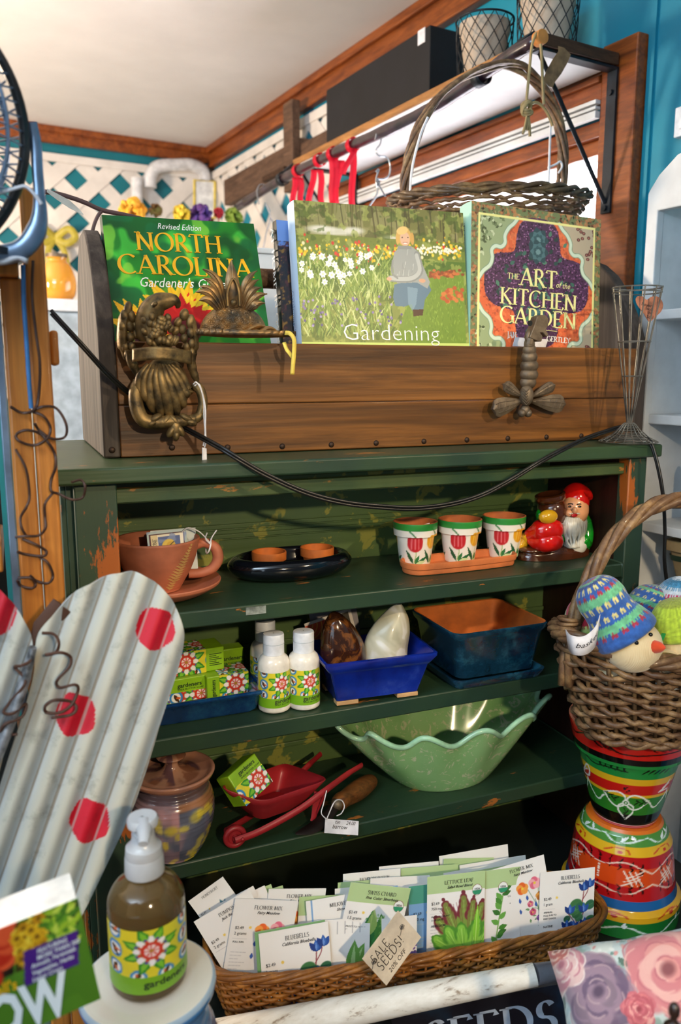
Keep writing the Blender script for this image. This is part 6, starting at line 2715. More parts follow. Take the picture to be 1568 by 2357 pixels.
TITLES = {'bluebell': ('BLUEBELLS', 'California Bluebells', '$2.49', '1 gram', ['ANNUAL', 'FULL SUN TO', 'PART SHADE'], 'NATIVE'), 'flowermix': ('FLOWER MIX', 'Fairy Meadow', '$2.49', '2 grams', ['FULL SUN'], None),
		  'lettuce': ('LETTUCE LEAF', 'Salad Bowl Blend', '$2.69', '750 mg', ['FROST TOLERANT', '21-50 DAYS'], 'HEIRLOOM'), 'chard': ('SWISS CHARD', 'Five Color Silverbeet', '$3.49', '1.5 grams', ['FROST TOLERANT', '22-60 DAYS'], None),
		  'pumpkin': ('PUMPKIN', 'Jack Be Little', '$2.49', '2 grams', [], None), 'milkweed': ('MILKWEED', 'Showy', '', '', [], None), 'butterfly': ('BUTTERFLY', 'Milkweed', '$2.49', '', [], None),
		  'honeywort': ('HONEYWORT', '', '$2.49', '2 grams', [], None), 'bachelor': ("BACHELOR'S BUTTON", '', '', '', [], None), 'blue': ('', '', '$2.69', '750 mg', [], None), 'green': ('', '', '$2.49', '', [], None), 'herb': ('', '', '', '', [], None)}
_art = {}


def packet(kind, label, tl, tr, bl, r, w=None, lean=.016):
	"""paper packet standing in the basket; r = metres behind the basket's front side"""
	def yfront(p):
		x = p.x
		return .787 - .18 * (x - .45) + r + .016

	def solve(px, extra):
		Y = .82 + r
		for _ in range(6):
			p = onY(*px, Y)
			Y = yfront(p) + extra
		return Y
	yt, yr, yb = solve(tl, lean * .6), solve(tr, lean * .6), solve(bl, .0)
	P = Panel(tl, tr, bl, yt, yr, yb)
	ww = w or P.w
	zz_ = round(min(.112, (onY(*tl, yt).z + onY(*tr, yr).z) / 2 - .667), 4)
	P.o = P.o + P.M.to_3x3() @ Vector((0, 0, P.h - zz_))
	P.h = zz_
	P.M.translation = P.o
	P.w = ww
	t = thing('seed_packet', label, 'seed packet', group='seed packets in the willow basket')
	t.matrix_world = P.M
	key = (kind, round(ww, 4), zz_)
	if key not in _art:
		cv = packet_art(kind, ww, zz_)
		mb = MB()
		# a gently swollen paper packet
		bend = lambda x, z: -.0012 * math.sin(PI * min(1, max(0, x / ww))) * math.sin(PI * min(1, max(0, z / zz_)))
		sheet(mb, cv, ww, zz_, x0=0, bend=bend)
		mb.cc = tuple(lin(hx('#e9e6e0' if kind != 'green' else '#b7cf94')))
		mb.add([(0, .0004, 0), (ww, .0004, 0), (ww, .0004, zz_), (0, .0004, zz_)], [(3, 2, 1, 0)])
		o = mb.build('envelope', 'print_paper', t, smooth=60)
		mt = MB()
		if kind in TITLES:
			a, b, p_, g_, L_, nat = TITLES[kind]
			q = ww
			if a:
				T = serif2(a, .12, .045)
				hh = .062 * q
				put_text(mt, T, hh, (ww * .54, zz_ - .15 * q), 0, min(1.0, .52 * q / (T[2] * hh)) if len(a) > 9 else .95, 'c', y=-.0016)
			if b:
				T = text2(b, .3, .012)
				hh = .048 * q
				put_text(mt, T, hh, (ww * .56, zz_ - .225 * q), 0, min(.95, .56 * q / (T[2] * hh)), 'c', y=-.0016)
			if p_:
				put_text(mt, text2(p_), .05 * q, (ww * .07, zz_ - .48 * q), 0, .9, y=-.0016)
			if g_:
				put_text(mt, text2(g_), .05 * q, (ww * .07, zz_ - .57 * q), 0, .9, y=-.0016)
			for i, s in enumerate(L_):
				put_text(mt, text2(s, 0, .02), .030 * q, (ww * .07, zz_ - (.70 + .055 * i) * q), 0, .95, y=-.0016)
			if nat:
				put_text(mt, text2(nat, 0, .02), .038 * q, (ww * .07, zz_ - (.95 if kind == 'bluebell' else .86) * q), 0, .95, y=-.0016)
		if kind in ('lettuce', 'chard', 'herb'):
			put_text(mt, text2('USDA', 0, .02), .034 * ww, (ww * (.86 if kind != 'herb' else .70), zz_ - .30 * ww), 0, .8, 'c', y=-.0016)
		l = mt.build('lettering', 'ink_black', o, smooth=0) if mt.f else None
		_art[key] = (o, l)
	else:
		o0, l0 = _art[key]
		o = o0.copy()
		COL.objects.link(o)
		o.parent = t
		if l0:
			l = l0.copy()
			COL.objects.link(l)
			l.parent = o
	return t


PW = .081
for a in (
	('plain', 'blank white seed packet at the very back right, its corner rising highest', (1011, 1971), (1169, 1943), (1040, 2100), .078, None),
	('green', 'green topped seed packet just in front of the highest white packet', (1022, 1977), (1137, 1974), (1040, 2100), .073, None),
	('plain', 'long white packet edge at the back centre, left of the highest packet', (873, 1995), (1010, 1982), (880, 2100), .068, None),
	('plain', 'white packet fanned out to the right below the highest packet', (1058, 1992), (1210, 1968), (1085, 2100), .062, None),
	('green', 'pale green topped packet edge to the right of the button flower packet', (923, 1999), (1055, 1989), (935, 2100), .058, None),
	('bachelor', 'white packet headed BACHELOR\'S BUTTON standing at the back', (790, 2012), (922, 1999), (800, 2140), .054, None),
	('plain', 'white packet edge sloping up behind the lettuce packet', (1021, 2010), (1160, 1985), (1040, 2120), .050, None),
	('green', 'small green topped packet behind the left of the chard packet', (778, 2032), (850, 2026), (790, 2140), .046, PW),
	('plain', 'white packet just left of and behind the chard packet', (771, 2046), (850, 2038), (780, 2140), .042, PW),
	('plain', 'white packet edge between the button flower and chard packets', (853, 2022), (943, 2017), (860, 2140), .040, PW),
	('green', 'green topped packet leaning right behind the flower mix packet at the right', (1073, 2009), (1240, 1978), (1110, 2120), .042, None),
	('honeywort', 'tilted white packet headed HONEYWORT at the far left', (433, 2075), (513, 2018), (490, 2160), .050, None),
	('green', 'green topped packet corner fanned out farthest right of the left fan', (570, 2062), (651, 2038), (585, 2140), .046, None),
	('green', 'green packet corner in the left fan beside a white one', (545, 2068), (624, 2035), (572, 2140), .043, None),
	('plain', 'white packet corner in the middle of the left fan', (532, 2075), (609, 2038), (562, 2150), .040, None),
	('plain', 'white packet corner at the left of the fan behind the pumpkin packet', (505, 2080), (583, 2039), (540, 2160), .037, None),
	('flowermix', 'upright FLOWER MIX packet at the back, left of the middle', (619, 2046), (751, 2045), (622, 2200), .034, None),
	('green', 'green topped packet right behind the MILKWEED packet', (689, 2065), (777, 2060), (695, 2200), .028, PW),
	('butterfly', 'sky blue BUTTERFLY milkweed packet left of the chard packet', (774, 2064), (850, 2050), (785, 2200), .024, PW),
	('milkweed', 'white packet headed MILKWEED beside the sky blue packet', (704, 2075), (790, 2060), (715, 2200), .020, PW),
	('pumpkin', 'tilted white packet headed PUMPKIN near the left end', (446, 2122), (572, 2046), (500, 2245), .024, None),
	('blue', 'blue packet priced $2.69 between the chard and lettuce packets', (941, 2041), (1015, 2032), (962, 2200), .016, PW),
	('flowermix', 'FLOWER MIX packet at the left, behind the front BLUEBELLS packet', (542, 2068), (687, 2074), (543, 2300), .017, None),
	('herb', 'green topped packet with a leafy sprig right behind the lettuce packet', (1063, 2012), (1132, 2003), (1100, 2180), .010, PW),
	('flowermix', 'FLOWER MIX packet tilted to the right, near the right end', (1131, 2003), (1252, 1967), (1185, 2169), .011, None),
	('chard', 'SWISS CHARD packet with shiny green top in the middle', (808, 2031), (946, 2045), (802, 2230), .010, None),
	('side', 'white packet lying sideways between BLUEBELLS and SWISS CHARD', (745, 2119), (803, 2114), (748, 2220), .006, .060),
	('lettuce', 'LETTUCE LEAF packet with red and green leaves, largest in view', (984, 2019), (1117, 2004), (997, 2203), .005, None),
	('violet', 'white packet with purple flowers behind the sale tag', (879, 2115), (960, 2106), (895, 2230), .004, None),
	('bluebell', 'BLUEBELLS packet standing at the right end by the pots', (1244, 2009), (1370, 1996), (1225, 2159), .006, None),
	('backside', 'dark green packet whose edge shows just behind the front BLUEBELLS packet', (586, 2146), (748, 2117), (590, 2250), .003, None),
	('bluebell', 'BLUEBELLS packet in front at the left, leaning on the basket rim', (595, 2150), (755, 2121), (594, 2250), .0, None),
):
	packet(*a)
# sale tag on the basket rim
st = thing('sale_tag', 'slanted kraft card reading SALE SEEDS 20% OFF on the basket front', 'sale tag', tuple(onY(905, 2200, .765)))
P = Panel((917, 2096), (970, 2157), (851, 2226), .765, .760, .748)
WB = Vector(st.location)
T0 = Matrix.Translation(-WB) @ P.M
mb = MB()
mb.M = T0
mb.box((0, 0, 0), (P.w, .0006, P.h))
mb.build('card', 'kraft_tag', st, smooth=0)
mb = MB()
mb.M = T0
rev = P.w
# the writing climbs along the long side of the card
for s, x, z, hh in (('SALE', .30, .10, .0108), ('SEEDS!', .58, .10, .0120), ('20% OFF', .85, .20, .0062)):
	T = serif2(s, mono=.085, serif=False, gap=.08) if '%' not in s else text2(s, .15)
	put_text(mb, T, hh, (P.w * x + hh * .3, P.h * z), R(90), .92)
mb.build('handwriting', 'ink_black', st, smooth=0)
mb = MB()
mb.M = T0
for (x, z, s_) in ((.36, .80, 1), (.30, .05, 1)):
	x, z = x * P.w, z * P.h + .004
	for i in range(5):
		a = 2 * PI * i / 5
		mb.tube([(x + .0018 * math.cos(a) + .0014 * math.cos(b), -.0006, z + .0018 * math.sin(a) + .0014 * math.sin(b)) for b in np.linspace(0, 2 * PI, 9, False)], .00028, 4, closed=True)
	mb.tube([(x, -.0006, z - .001), (x + .004, -.0006, z - .006), (x + .005, -.0006, z - .009)], .0003, 4)
mb.build('flower_doodles', 'ink_black', st, smooth=0)

# ---- white birch pole under the basket, and the sign below
nt = NT('birch_bark')
setp(nt, .6)
v = nt.coords((2, 14, 14))
nt.l(nt.ramp(nt.noise(v, 6, 5, .7), [(.32, '#8a745c'), (.42, '#d9d2c4'), (.7, '#ece8de')]), nt.b.inputs['Base Color'])
a, b = onY(430, 2400, .826), onY(1232, 2243, .690)
mb = MB()
mb.tube([a, a.lerp(b, .5) + Vector((0, 0, .0)), b], [.0190, .0165, .0125], 20)
o = mb.build('birch_pole', 'birch_bark', smooth=40)
tag(o, 'white peeling birch pole lying along the front under the seed basket', 'pole')
mb = MB()
mb.tube([b + (b - a).normalized() * .0005, onY(1300, 2232, .684)], [.0118, .0105], 16)
mat('pewter', '#6d6f78', .5, .3)
mb.build('end_sleeve', 'pewter', o, 'x' and 40)
nt = NT('navy_print')
setp(nt, .4)
nt.l(nt.ramp(nt.noise(nt.coords(), 16, 4), [(.52, '#0a0d18'), (.68, '#123048')]), nt.b.inputs['Base Color'])
mat('sign_silver', '#aab4c2', .5)
sg = thing('seeds_sign', 'dark navy SEEDS sign with silver letters below the birch pole', 'sign', tuple(onY(1150, 2357, .70)))
P = Panel((900, 2335), (1330, 2258), (905, 2480), .765, .695, .765)
WB = Vector(sg.location)
mb = MB()
mb.M = Matrix.Translation(-WB) @ P.M
mb.box((0, 0, -.04), (P.w, .006, P.h))
mb.build('board', 'navy_print', sg, smooth=0)
mb = MB()
mb.M = Matrix.Translation(-WB) @ P.M
x0, z0 = P.px(985, 2418)
x1, _ = P.px(1285, 2370)
T = serif2('SEEDS', .17, .05, gap=.07)
zt_ = P.px(1180, 2318)[1] - P.px(1180, 2392)[1]
put_text(mb, T, zt_, (x0, P.px(1180, 2392)[1]), 0, (x1 - x0) / (T[2] * zt_))
mb.build('lettering', 'sign_silver', sg, smooth=0)

# ---- soap pump bottle on a stoneware jar
jc = onD(340, 2250, .745)
dep = .745
u_ = dep / F
jz = jc.z
sj = thing('blue_rimmed_jar', 'stoneware jar with a flat cream lid and blue rim standing in the lower left corner', 'jar', (jc.x, jc.y, jz - .165))
cv = Canvas(.38, .16, 380, '#5f7fa8')
cv.noise(5, .9, 4, 3, '#8a7f94', .50)
cv.noise(4, .9, 8, 3, '#b08a7a', .58)
cv.rect(0, .13, .38, .16, '#3f7ab4', .8)
fj = cv.sample()
pj = cr([(.038, 0), (.044, .004), (.058, .03), (.064, .065), (.063, .095), (.054, .122), (.047, .134), (.048, .142)], 10)
pj = [(r + .0009 * math.sin(z * 900), z) for r, z in pj]
mb = MB()
mb.lathe(pj, 100, col=lambda u, v: fj(u, v), cap0=True)
mb.build('body', 'print_glaze', sj, smooth=60)
cv = Canvas(.38, .09, 380, '#e9e2d2')
cv.rect(0, 0, .38, .028, '#4a86c2')
cv.noise(5, .7, 3, 3, '#8a94a8', .60)
cv.rect(0, .048, .38, .09, '#ece6d8')
cv.rect(0, .027, .38, .033, '#a8bccc')
fl = cv.sample()
mb = MB()
mb.lathe(cr([(.047, .140), (.056, .145), (.061, .152), (.0625, .158), (.0605, .1625), (.056, .1635), (.050, .1640), (.030, .1645), (.001, .1645)], 8), 96, col=lambda u, v: fl(u, v))
mb.build('lid', 'print_glaze', sj, smooth=60)
mb = MB()
mb.lathe([(.0470, .138), (.0468, .142), (.001, .142)], 40)
mb.build('lid_seat', 'clay_brown', sj, smooth=60)

nt = NT('amber_soap')
setp(nt, .12, 0, .3, .5, .0)
nt.b.inputs['Base Color'].default_value = L4('#7a6238')
nt.b.inputs['Transmission Weight'].default_value = .55
nt.b.inputs['IOR'].default_value = 1.36
mat('pump_clear', '#d6dade', .25, trans=.35, var=.03)
pb = onD(349, 2262, .735)
pump = thing('soap_pump_bottle', 'amber liquid soap bottle with a clear white pump and flower label', 'soap bottle', (pb.x, pb.y + .012, jz - .0002), R(4))
rb = .0345
mb = MB()
mb.lathe(cr([(.001, .0006), (rb - .006, .0006), (rb - .001, .003), (rb, .009)], 4) + [(rb, .088)] + cr([(rb, .090), (rb - .001, .099), (rb - .007, .111), (rb - .0165, .119), (.0142, .1225), (.0140, .128)], 5) + [(.001, .128)], 72)
mb.build('bottle', 'amber_soap', pump, smooth=50)
cv = label_art(2 * PI * rb, .072, .0205, [PI * rb - .004, .0, 2 * PI * rb], .019, 1000)
fl2 = cv.sample()
mb = MB()
mb.lathe([(rb + .0004, .012 + .072 * j / 80) for j in range(81)], 200, col=lambda u, v: fl2((u + .5) % 1, v))
lb = mb.build('label', 'print_label', pump, smooth=60)
mb = MB()


def mpb(X, Z):
	a = X / rb
	return (math.sin(a) * (rb + .0008), -math.cos(a) * (rb + .0008), Z)


put_text(mb, text2('gardeners', 0, .025), .0078, (-.012, .0200), 0, 1.0, mp=mpb)
mb.build('lettering', 'ink_dark_green', lb, smooth=0)
mb = MB()
mb.lathe([(.001, .124), (.0175, .124), (.0178, .126), (.0172, .142), (.0165, .1435), (.0168, .1445), (.0160, .153), (.0125, .156), (.0105, .162), (.0100, .168), (.001, .168)], 40)
mb.build('pump_collar', 'pump_clear', pump, smooth=40)
mb = MB()
mb.lathe([(.0085, .166), (.0085, .172), (.0135, .177), (.0140, .183), (.0125, .186), (.001, .1855)], 36)
mb.tube(cr([(0, -.004, .180), (-.003, -.020, .180), (-.006, -.030, .176)], 4), [.0075, .0072, .007, .0066, .006, .0056, .0052, .0048, .0045], 12)
mb.build('pump_head', 'pump_clear', pump, smooth=40)
pump.scale = (1, 1, .87)

# ---- thick gardening book in the corner
P = Panel((-180, 2208), (179, 2067), (-174, 2480), .553, .560, .546)
cv = Canvas(P.w, P.h, 1100, '#4f7a1e')
cv.noise(5, .4, 3, 2, '#5f8c24', .55)


def qb(x, y):
	return P.px(x, y)


for (x0, x1, c, kind) in ((-95, 30, '#241a10', 't'), (34, 107, '#3a3410', 'f'), (110, 179, '#20301a', 'g')):
	top = lambda x: 2175 + (x + 95) / 274 * -108
	pts = [qb(x0, top(x0) + 6), qb(x1, top(x1) + 6), qb(x1 + 2, top(x1) + 116), qb(x0 + 2, top(x0) + 116)]
	cv.poly(pts, c)
	rg = random.Random(ord(kind))
	for i in range(70):
		x = rg.uniform(x0 + 4, x1 - 4)
		y = top(x) + rg.uniform(12, 110)
		z = qb(x, y)
		s = 1 / 2600
		if kind == 't':
			if i < 14:
				cv.ell(*z, 26 * s, 24 * s, rg.choice(['#d83a1c', '#c42a14', '#e8562c']))
		elif kind == 'f':
			if i < 34:
				r_ = 14 * s
				cv.petal(*z, r_, 9, rg.choice(['#e0a81c', '#c88a14', '#f0c83a']), .5, rg.random())
				cv.ell(*z, r_ * .35, None, '#8a5a10')
		else:
			cv.leaf(*z, 24 * s, 11 * s, rg.uniform(.2, 2.9), rg.choice(['#9ab82c', '#6a9a24', '#c0d04a', '#4a7a20']))
cv.poly([qb(54, 2192), qb(177, 2140), qb(180, 2218), qb(57, 2272)], '#4a1f78')
bk = thing('thick_grow_book', 'thick green gardening paperback with GROW in white letters, lower left corner', 'book')
bk.matrix_world = P.M
mb = MB()
sheet(mb, cv, P.w, P.h, x0=0)
mb.build('cover', 'print_gloss', bk, smooth=0, solid=.0006)
mb = MB()
mb.box((0, .001, 0), (P.w - .001, .040, P.h - .0005))
mb.build('pages', 'page_white', bk, smooth=0)
for s, pc, px1, hpx, m, it, bo in (('GROW', (-160, 2452), 166, 100, 'ink_white', 0, .05), ("all's", (-6, 2292), 41, 26, 'ink_yellow', 0, .03)):
	mb = MB()
	o0 = qb(*pc)
	e0 = qb(px1, pc[1] - (px1 - pc[0]) * .40)
	T = text2(s, it, bo)
	ln = math.hypot(e0[0] - o0[0], e0[1] - o0[1])
	hh = hpx / 3080
	put_text(mb, T, hh, o0, math.atan2(e0[1] - o0[1], e0[0] - o0[0]), ln / (T[2] * hh), y=-.0008)
	mb.build('lettering', m, bk, smooth=0)
mb = MB()
for i, s in enumerate(('FEATURING', 'MORE THAN 300', 'Annuals, Perennials', 'Vegetables, Herbs', 'Latest Crops')):
	o0 = qb(76 + (10 if i < 2 else 0) - 4 * (i == 2), 2199 + i * 15 - (5 if i < 2 else 0))
	put_text(mb, text2(s, .2, .02), .0034, o0, math.atan2(*(np.array(qb(160, 2164)) - np.array(qb(60, 2206)))[::-1]), .85, y=-.0008)
mb.build('small_lettering', 'ink_white', bk, smooth=0)

# ---- corrugated metal butterfly with painted dots
YH = .785
bf = thing('metal_butterfly', 'corrugated tin butterfly wings painted white with big red dots', 'garden ornament', tuple(onY(80, 1500, YH)))
WB = Vector(bf.location)
nt = NT('print_tin')
setp(nt, .45, .15, .0, .5)
at_ = nt.n('ShaderNodeVertexColor', layer_name='Col')
f_ = nt.noise(nt.coords(), 30, 6, .7)
mxx = nt.n('ShaderNodeMix', data_type='RGBA', blend_type='MULTIPLY')
mxx.inputs[0].default_value = .6
nt.l(at_.outputs[0], mxx.inputs[6])
nt.l(nt.ramp(f_, [(.28, '#8a8880'), (.45, '#ffffff')]), mxx.inputs[7])
nt.l(mxx.outputs[2], nt.b.inputs['Base Color'])
dirv = Vector((240, -690)).normalized()      # ridge direction in pixels (down-left to up-right)
nrm = Vector((690, 240)).normalized()
PITCH = 58.0


def wing_part(outline, dots, name):
	ol = cr(outline, 8, True)
	S = [Vector(p).dot(nrm) for p in ol]
	s0, s1 = min(S) + .5, max(S) - .5
	NU = int((s1 - s0) / 2.6)
	NV = 330
	verts, cols, faces = [], [], []
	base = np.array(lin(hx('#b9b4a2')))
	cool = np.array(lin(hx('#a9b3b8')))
	red = np.array(lin(hx('#c00f28')))
	for i in range(NU + 1):
		s = s0 + (s1 - s0) * i / NU
		ts = []
		n = len(ol)
		for k_ in range(n):
			a, b = Vector(ol[k_]), Vector(ol[(k_ + 1) % n])
			sa, sb_ = a.dot(nrm) - s, b.dot(nrm) - s
			if (sa > 0) != (sb_ > 0):
				q_ = a.lerp(b, sa / (sa - sb_))
				ts.append(q_.dot(dirv))
		t0, t1 = min(ts), max(ts)
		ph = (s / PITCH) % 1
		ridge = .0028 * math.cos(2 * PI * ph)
		for j in range(NV + 1):
			t = t0 + (t1 - t0) * j / NV
			p = nrm * s + dirv * t
			q_ = onY(p.x, p.y, YH - .02 * (p.y - 1500) / 600)
			q_.y -= ridge
			verts.append(tuple(q_ - WB))
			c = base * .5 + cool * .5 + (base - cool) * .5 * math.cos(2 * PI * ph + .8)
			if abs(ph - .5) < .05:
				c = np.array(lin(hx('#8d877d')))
			for (dx, dy, dr) in dots:
				wob = dr + 1.4 * math.sin(math.atan2(p.y - dy, p.x - dx) * 5 + dx)
				if math.hypot((p.x - dx) / .97, (p.y - dy) / 1.05) < wob:
					c = red if abs(ph - .5) > .05 else np.array(lin(hx('#b5868a')))
			cols.append(tuple(c))
	for i in range(NU):
		for j in range(NV):
			a = i * (NV + 1) + j
			faces.append((a, a + 1, a + NV + 2, a + NV + 1))
	mb = MB()
	mb.add(verts, faces, 0, cols)
	return mb.build(name, 'print_tin', bf, smooth=60, solid=.0012)


wing_part([(82, 1488), (92, 1452), (130, 1405), (175, 1362), (235, 1330), (300, 1315), (350, 1335), (392, 1375), (416, 1425), (423, 1475), (408, 1550), (375, 1650), (340, 1770), (300, 1880), (240, 2000), (185, 2110), (140, 2200), (60, 2250), (-20, 2220), (-40, 2050), (-10, 1850), (40, 1680), (75, 1560)],
		  [(358, 1447, 47), (174, 1645, 48), (206, 1889, 48)], 'wing')
wing_part([(76, 1490), (62, 1440), (38, 1400), (5, 1362), (-40, 1340), (-120, 1330), (-200, 1380), (-230, 1500), (-200, 1700), (-150, 1900), (-80, 2050), (-45, 2050), (-20, 1860), (20, 1690), (60, 1560)], [(-10, 1410, 50)], 'wing')
mb = MB()
mb.tube([onY(x, y, YH - .012) - WB for x, y in ((76, 1490), (58, 1560), (30, 1640), (0, 1720), (-30, 1800))], [.006, .009, .010, .010, .008], 12, flat=.6)
mat('galv_dark', '#8a8d92', .5, .6, var=.5, vscale=70)
mb.build('body', 'galv_dark', bf, smooth=60)
mb = MB()
mb.tube([onY(x, y, YH + .006) - WB for x, y in ((80, 1488), (100, 1445), (146, 1395))], [.0065, .0105, .012], 8, flat=.25, up=(0, -1, 0))
mat('rust_brown', '#4a2c1c', .7)
mb.build('hanger_strap', 'rust_brown', bf, 'x' and 40)
for pts in (((97, 1457), (124, 1460), (136, 1480), (128, 1502), (106, 1507), (140, 1502), (162, 1512), (160, 1535), (135, 1562), (130, 1575), (140, 1583), (172, 1576), (180, 1588), (165, 1622), (140, 1640), (108, 1640), (104, 1626), (125, 1612), (160, 1614), (176, 1628), (165, 1645), (120, 1652)),
			((72, 1492), (70, 1520), (50, 1532), (34, 1536), (56, 1560), (54, 1580), (20, 1620), (8, 1640), (30, 1642), (60, 1620), (50, 1650), (10, 1668), (5, 1690), (40, 1690))):
	mb = MB()
	mb.tube(pcr(pts, YH - .016, 5) if False else [Vector(p) - WB for p in cr([tuple(onY(x, y, YH - .014 - .004 * (i % 3))) for i, (x, y) in enumerate(pts)], 5)], .0015, 6)
	mb.build('antenna_wire', 'rust_brown', bf, smooth=60)

# ---- stand of two posts with the fan on it
wood('post_wood', '#a85e1c', '#d98c3a', 2, .9, .45, coat=.1, bump=.15)
mat('steel_blue', '#8fa3bb', .3, .7)
mat('dark_steel', '#2a3038', .35, .6)
YPO = .86
ps = thing('wooden_display_stand', 'honey coloured wooden post stand with ledges at the left edge', 'display stand', tuple(onY(80, 1000, YPO)))
ps.location.z = 0
WB = Vector(ps.location)
zlo = .0
xa = [onY(x, 980, YPO).x for x in (22, 76.5, 127)]
ztop2 = onY(90, 432, YPO).z
ztop1 = onY(40, 640, YPO).z
for (x0, x1, zt_) in ((xa[1] + .0006, xa[2], ztop2), (xa[0], xa[1] - .0006, ztop1)):
	mb = MB()
	mb.box((x0 - WB.x, 0, .0), (x1 - WB.x, .04, zt_))
	mb.build('post', 'post_wood', ps, smooth=30, bevel=.003)
mb = MB()
mb.box((xa[0] - .008 - WB.x, .002, 0), (xa[0] - .0006 - WB.x, .05, ztop1))
mb.build('edge_strip', 'steel_blue', ps, smooth=30, bevel=.001)
mb = MB()
mb.box((xa[0] - .25 - WB.x, -.012, ztop1 + .0003), (xa[1] - .004 - WB.x, .12, ztop1 + .013))
mb.build('ledge', 'post_wood', ps, smooth=30, bevel=.002)
z2 = onY(20, 1252, YPO).z
mb = MB()
mb.box((xa[0] - .25 - WB.x, -.008, z2 - .027), (xa[0] - .015 - WB.x, .12, z2))
mb.build('ledge', 'post_wood', ps, smooth=30, bevel=.002)
mb = MB()
mb.box((xa[0] - .25 - WB.x, .122, .3), (xa[0] - .015 - WB.x, .13, ztop1))
mb.build('back_board', 'black_paint', ps, smooth=0)
mb = MB()
a, b = onY(117, 762, YPO + .03), onY(131, 842, YPO + .03)
mb.box((xa[2] - WB.x + .0003, .012, b.z), (xa[2] - WB.x + .0085, .036, a.z))
mb.build('peg', 'post_wood', ps, smooth=30, bevel=.003)
mat('rust_wire', '#4a3228', .5, .3)
for pts in (((76, 600), (74, 680), (82, 760), (92, 840), (88, 920), (76, 945), (50, 950), (24, 936)), ((76, 945), (100, 936), (130, 940), (152, 975), (150, 1005), (120, 1010), (90, 990), (80, 975)),
			((76, 948), (100, 958), (116, 985), (108, 1010), (78, 1025), (44, 1015), (38, 1000), (60, 990), (92, 998), (112, 1020), (126, 1045), (128, 1075), (118, 1105), (118, 1130), (134, 1136), (165, 1150), (190, 1145), (196, 1120), (186, 1105), (165, 1110)),
			((122, 1134), (104, 1160), (104, 1190), (105, 1215), (90, 1232), (60, 1234), (36, 1236)), ((62, 1236), (50, 1215), (48, 1190), (62, 1165), (68, 1140), (60, 1080), (36, 1034)),
			((52, 1240), (80, 1252), (106, 1268), (100, 1280), (60, 1276), (40, 1270)), ((90, 1282), (110, 1295), (122, 1325), (112, 1342), (86, 1338), (70, 1325)), ((42, 1330), (70, 1330), (82, 1344), (74, 1354), (48, 1348), (40, 1336))):
	mb = MB()
	mb.tube([Vector(p) - WB for p in cr([tuple(onY(x, y, YPO - .006 - .004 * (i % 2))) for i, (x, y) in enumerate(pts)], 5)], .0014, 6)
	o = mb.build('rusty_wire', 'rust_wire', ps, smooth=60)
mb = MB()
mb.tube([onY(x, y, YPO - .006) - WB for x, y in ((53, 610), (55, 700), (62, 800), (67, 880), (72, 940))], .0022, 8)
mat('wire_blue', '#3a7ab8', .4)
mb.build('blue_wire', 'wire_blue', ps, smooth=60)

fan = thing('desk_fan', 'metal desk fan with black rim and wire cage at the upper left edge', 'fan', tuple(onY(-150, 590, .80)))
WB = Vector(fan.location)
YF = .80
fc = onY(-307, 272, YF)
fr = (onY(66, 290, YF) - fc).length
cx3 = lambda a, r, d=0.0: fc + Vector((math.cos(a) * r, -d, math.sin(a) * r)) - WB
mb = MB()
mb.tube([cx3(a, fr - .004) for a in np.linspace(0, 2 * PI, 90, False)], .0046, 8, closed=True, flat=1.6, up=(0, 1, 0))
mb.build('rim', 'cord_black', fan, smooth=60)
for sgn, nm in ((1, 'front_cage'), (-1, 'rear_cage')):
	mb = MB()
	for i in range(64):
		a = 2 * PI * i / 64
		tw = .10 * sgn
		mb.tube([cx3(a + tw * t, fr * (1 - .006 - .92 * t), sgn * .048 * math.sin(PI / 2 * min(1, t * 1.6))) for t in (0, .04, .09, .16, .3, .6, 1)], .0010, 5)
	mb.tube([cx3(a, fr * .86, sgn * .020) for a in np.linspace(0, 2 * PI, 80, False)], .0016, 6, closed=True)
	mb.tube([cx3(a, fr * .55, sgn * .046) for a in np.linspace(0, 2 * PI, 60, False)], .0014, 6, closed=True)
	mb.build(nm, 'steel_blue', fan, smooth=60)
mb = MB()
mb.tube([cx3(0, 0, .05), cx3(0, 0, .02)], .03, 24)
mb.tube([cx3(0, 0, -.02), cx3(0, 0, -.13)], .045, 24)
mb.build('motor', 'dark_steel', fan, smooth=40)
for k_ in range(4):
	mb = MB()
	a0 = k_ * PI / 2 + .4
	mb.surf(lambda u, v: tuple(cx3(a0 + (u - .5) * (.5 + .6 * v), .03 + .062 * v, .012 * (u - .5) * 2)), 10, 10)
	mb.build('blade', 'steel_blue', fan, smooth=60, solid=.001)
mb = MB()
yk = [(72, 282), (82, 330), (86, 390), (90, 440), (92, 490), (86, 525), (72, 552), (52, 572), (30, 582), (-10, 588), (-80, 590)]
mb.tube([Vector(p) - WB for p in cr([tuple(onY(x, y, YF + .004)) for x, y in yk], 5)], [.0050 + .0040 * min(1, max(0, (i - 16) / 10)) for i in range(51)], 12, flat=.6, up=(0, -1, 0))
mb.build('yoke', 'steel_blue', fan, smooth=60)
mb = MB()
p_ = onY(30, 590, YF + .02)
zb_ = ztop1 + .0135
mb.lathe([(.001, zb_ - WB.z + .0), (.085, zb_ - WB.z), (.085, zb_ - WB.z + .006), (.05, zb_ - WB.z + .016), (.02, zb_ - WB.z + .026), (.001, zb_ - WB.z + .027)], 40)
mb.build('base', 'dark_steel', fan, smooth=40, loc=(-.012, .045, 0))
mb = MB()
mb.tube([Vector(p) - WB for p in cr([tuple(onY(x, y, YF - .012)) for x, y in ((-40, 450), (0, 444), (40, 432), (60, 430), (80, 448), (96, 470))], 4)], .0016, 6)
mb.build('tie_cord', 'string_white', fan, smooth=60)
mb = MB()
zz1 = onY(30, 618, .82).z
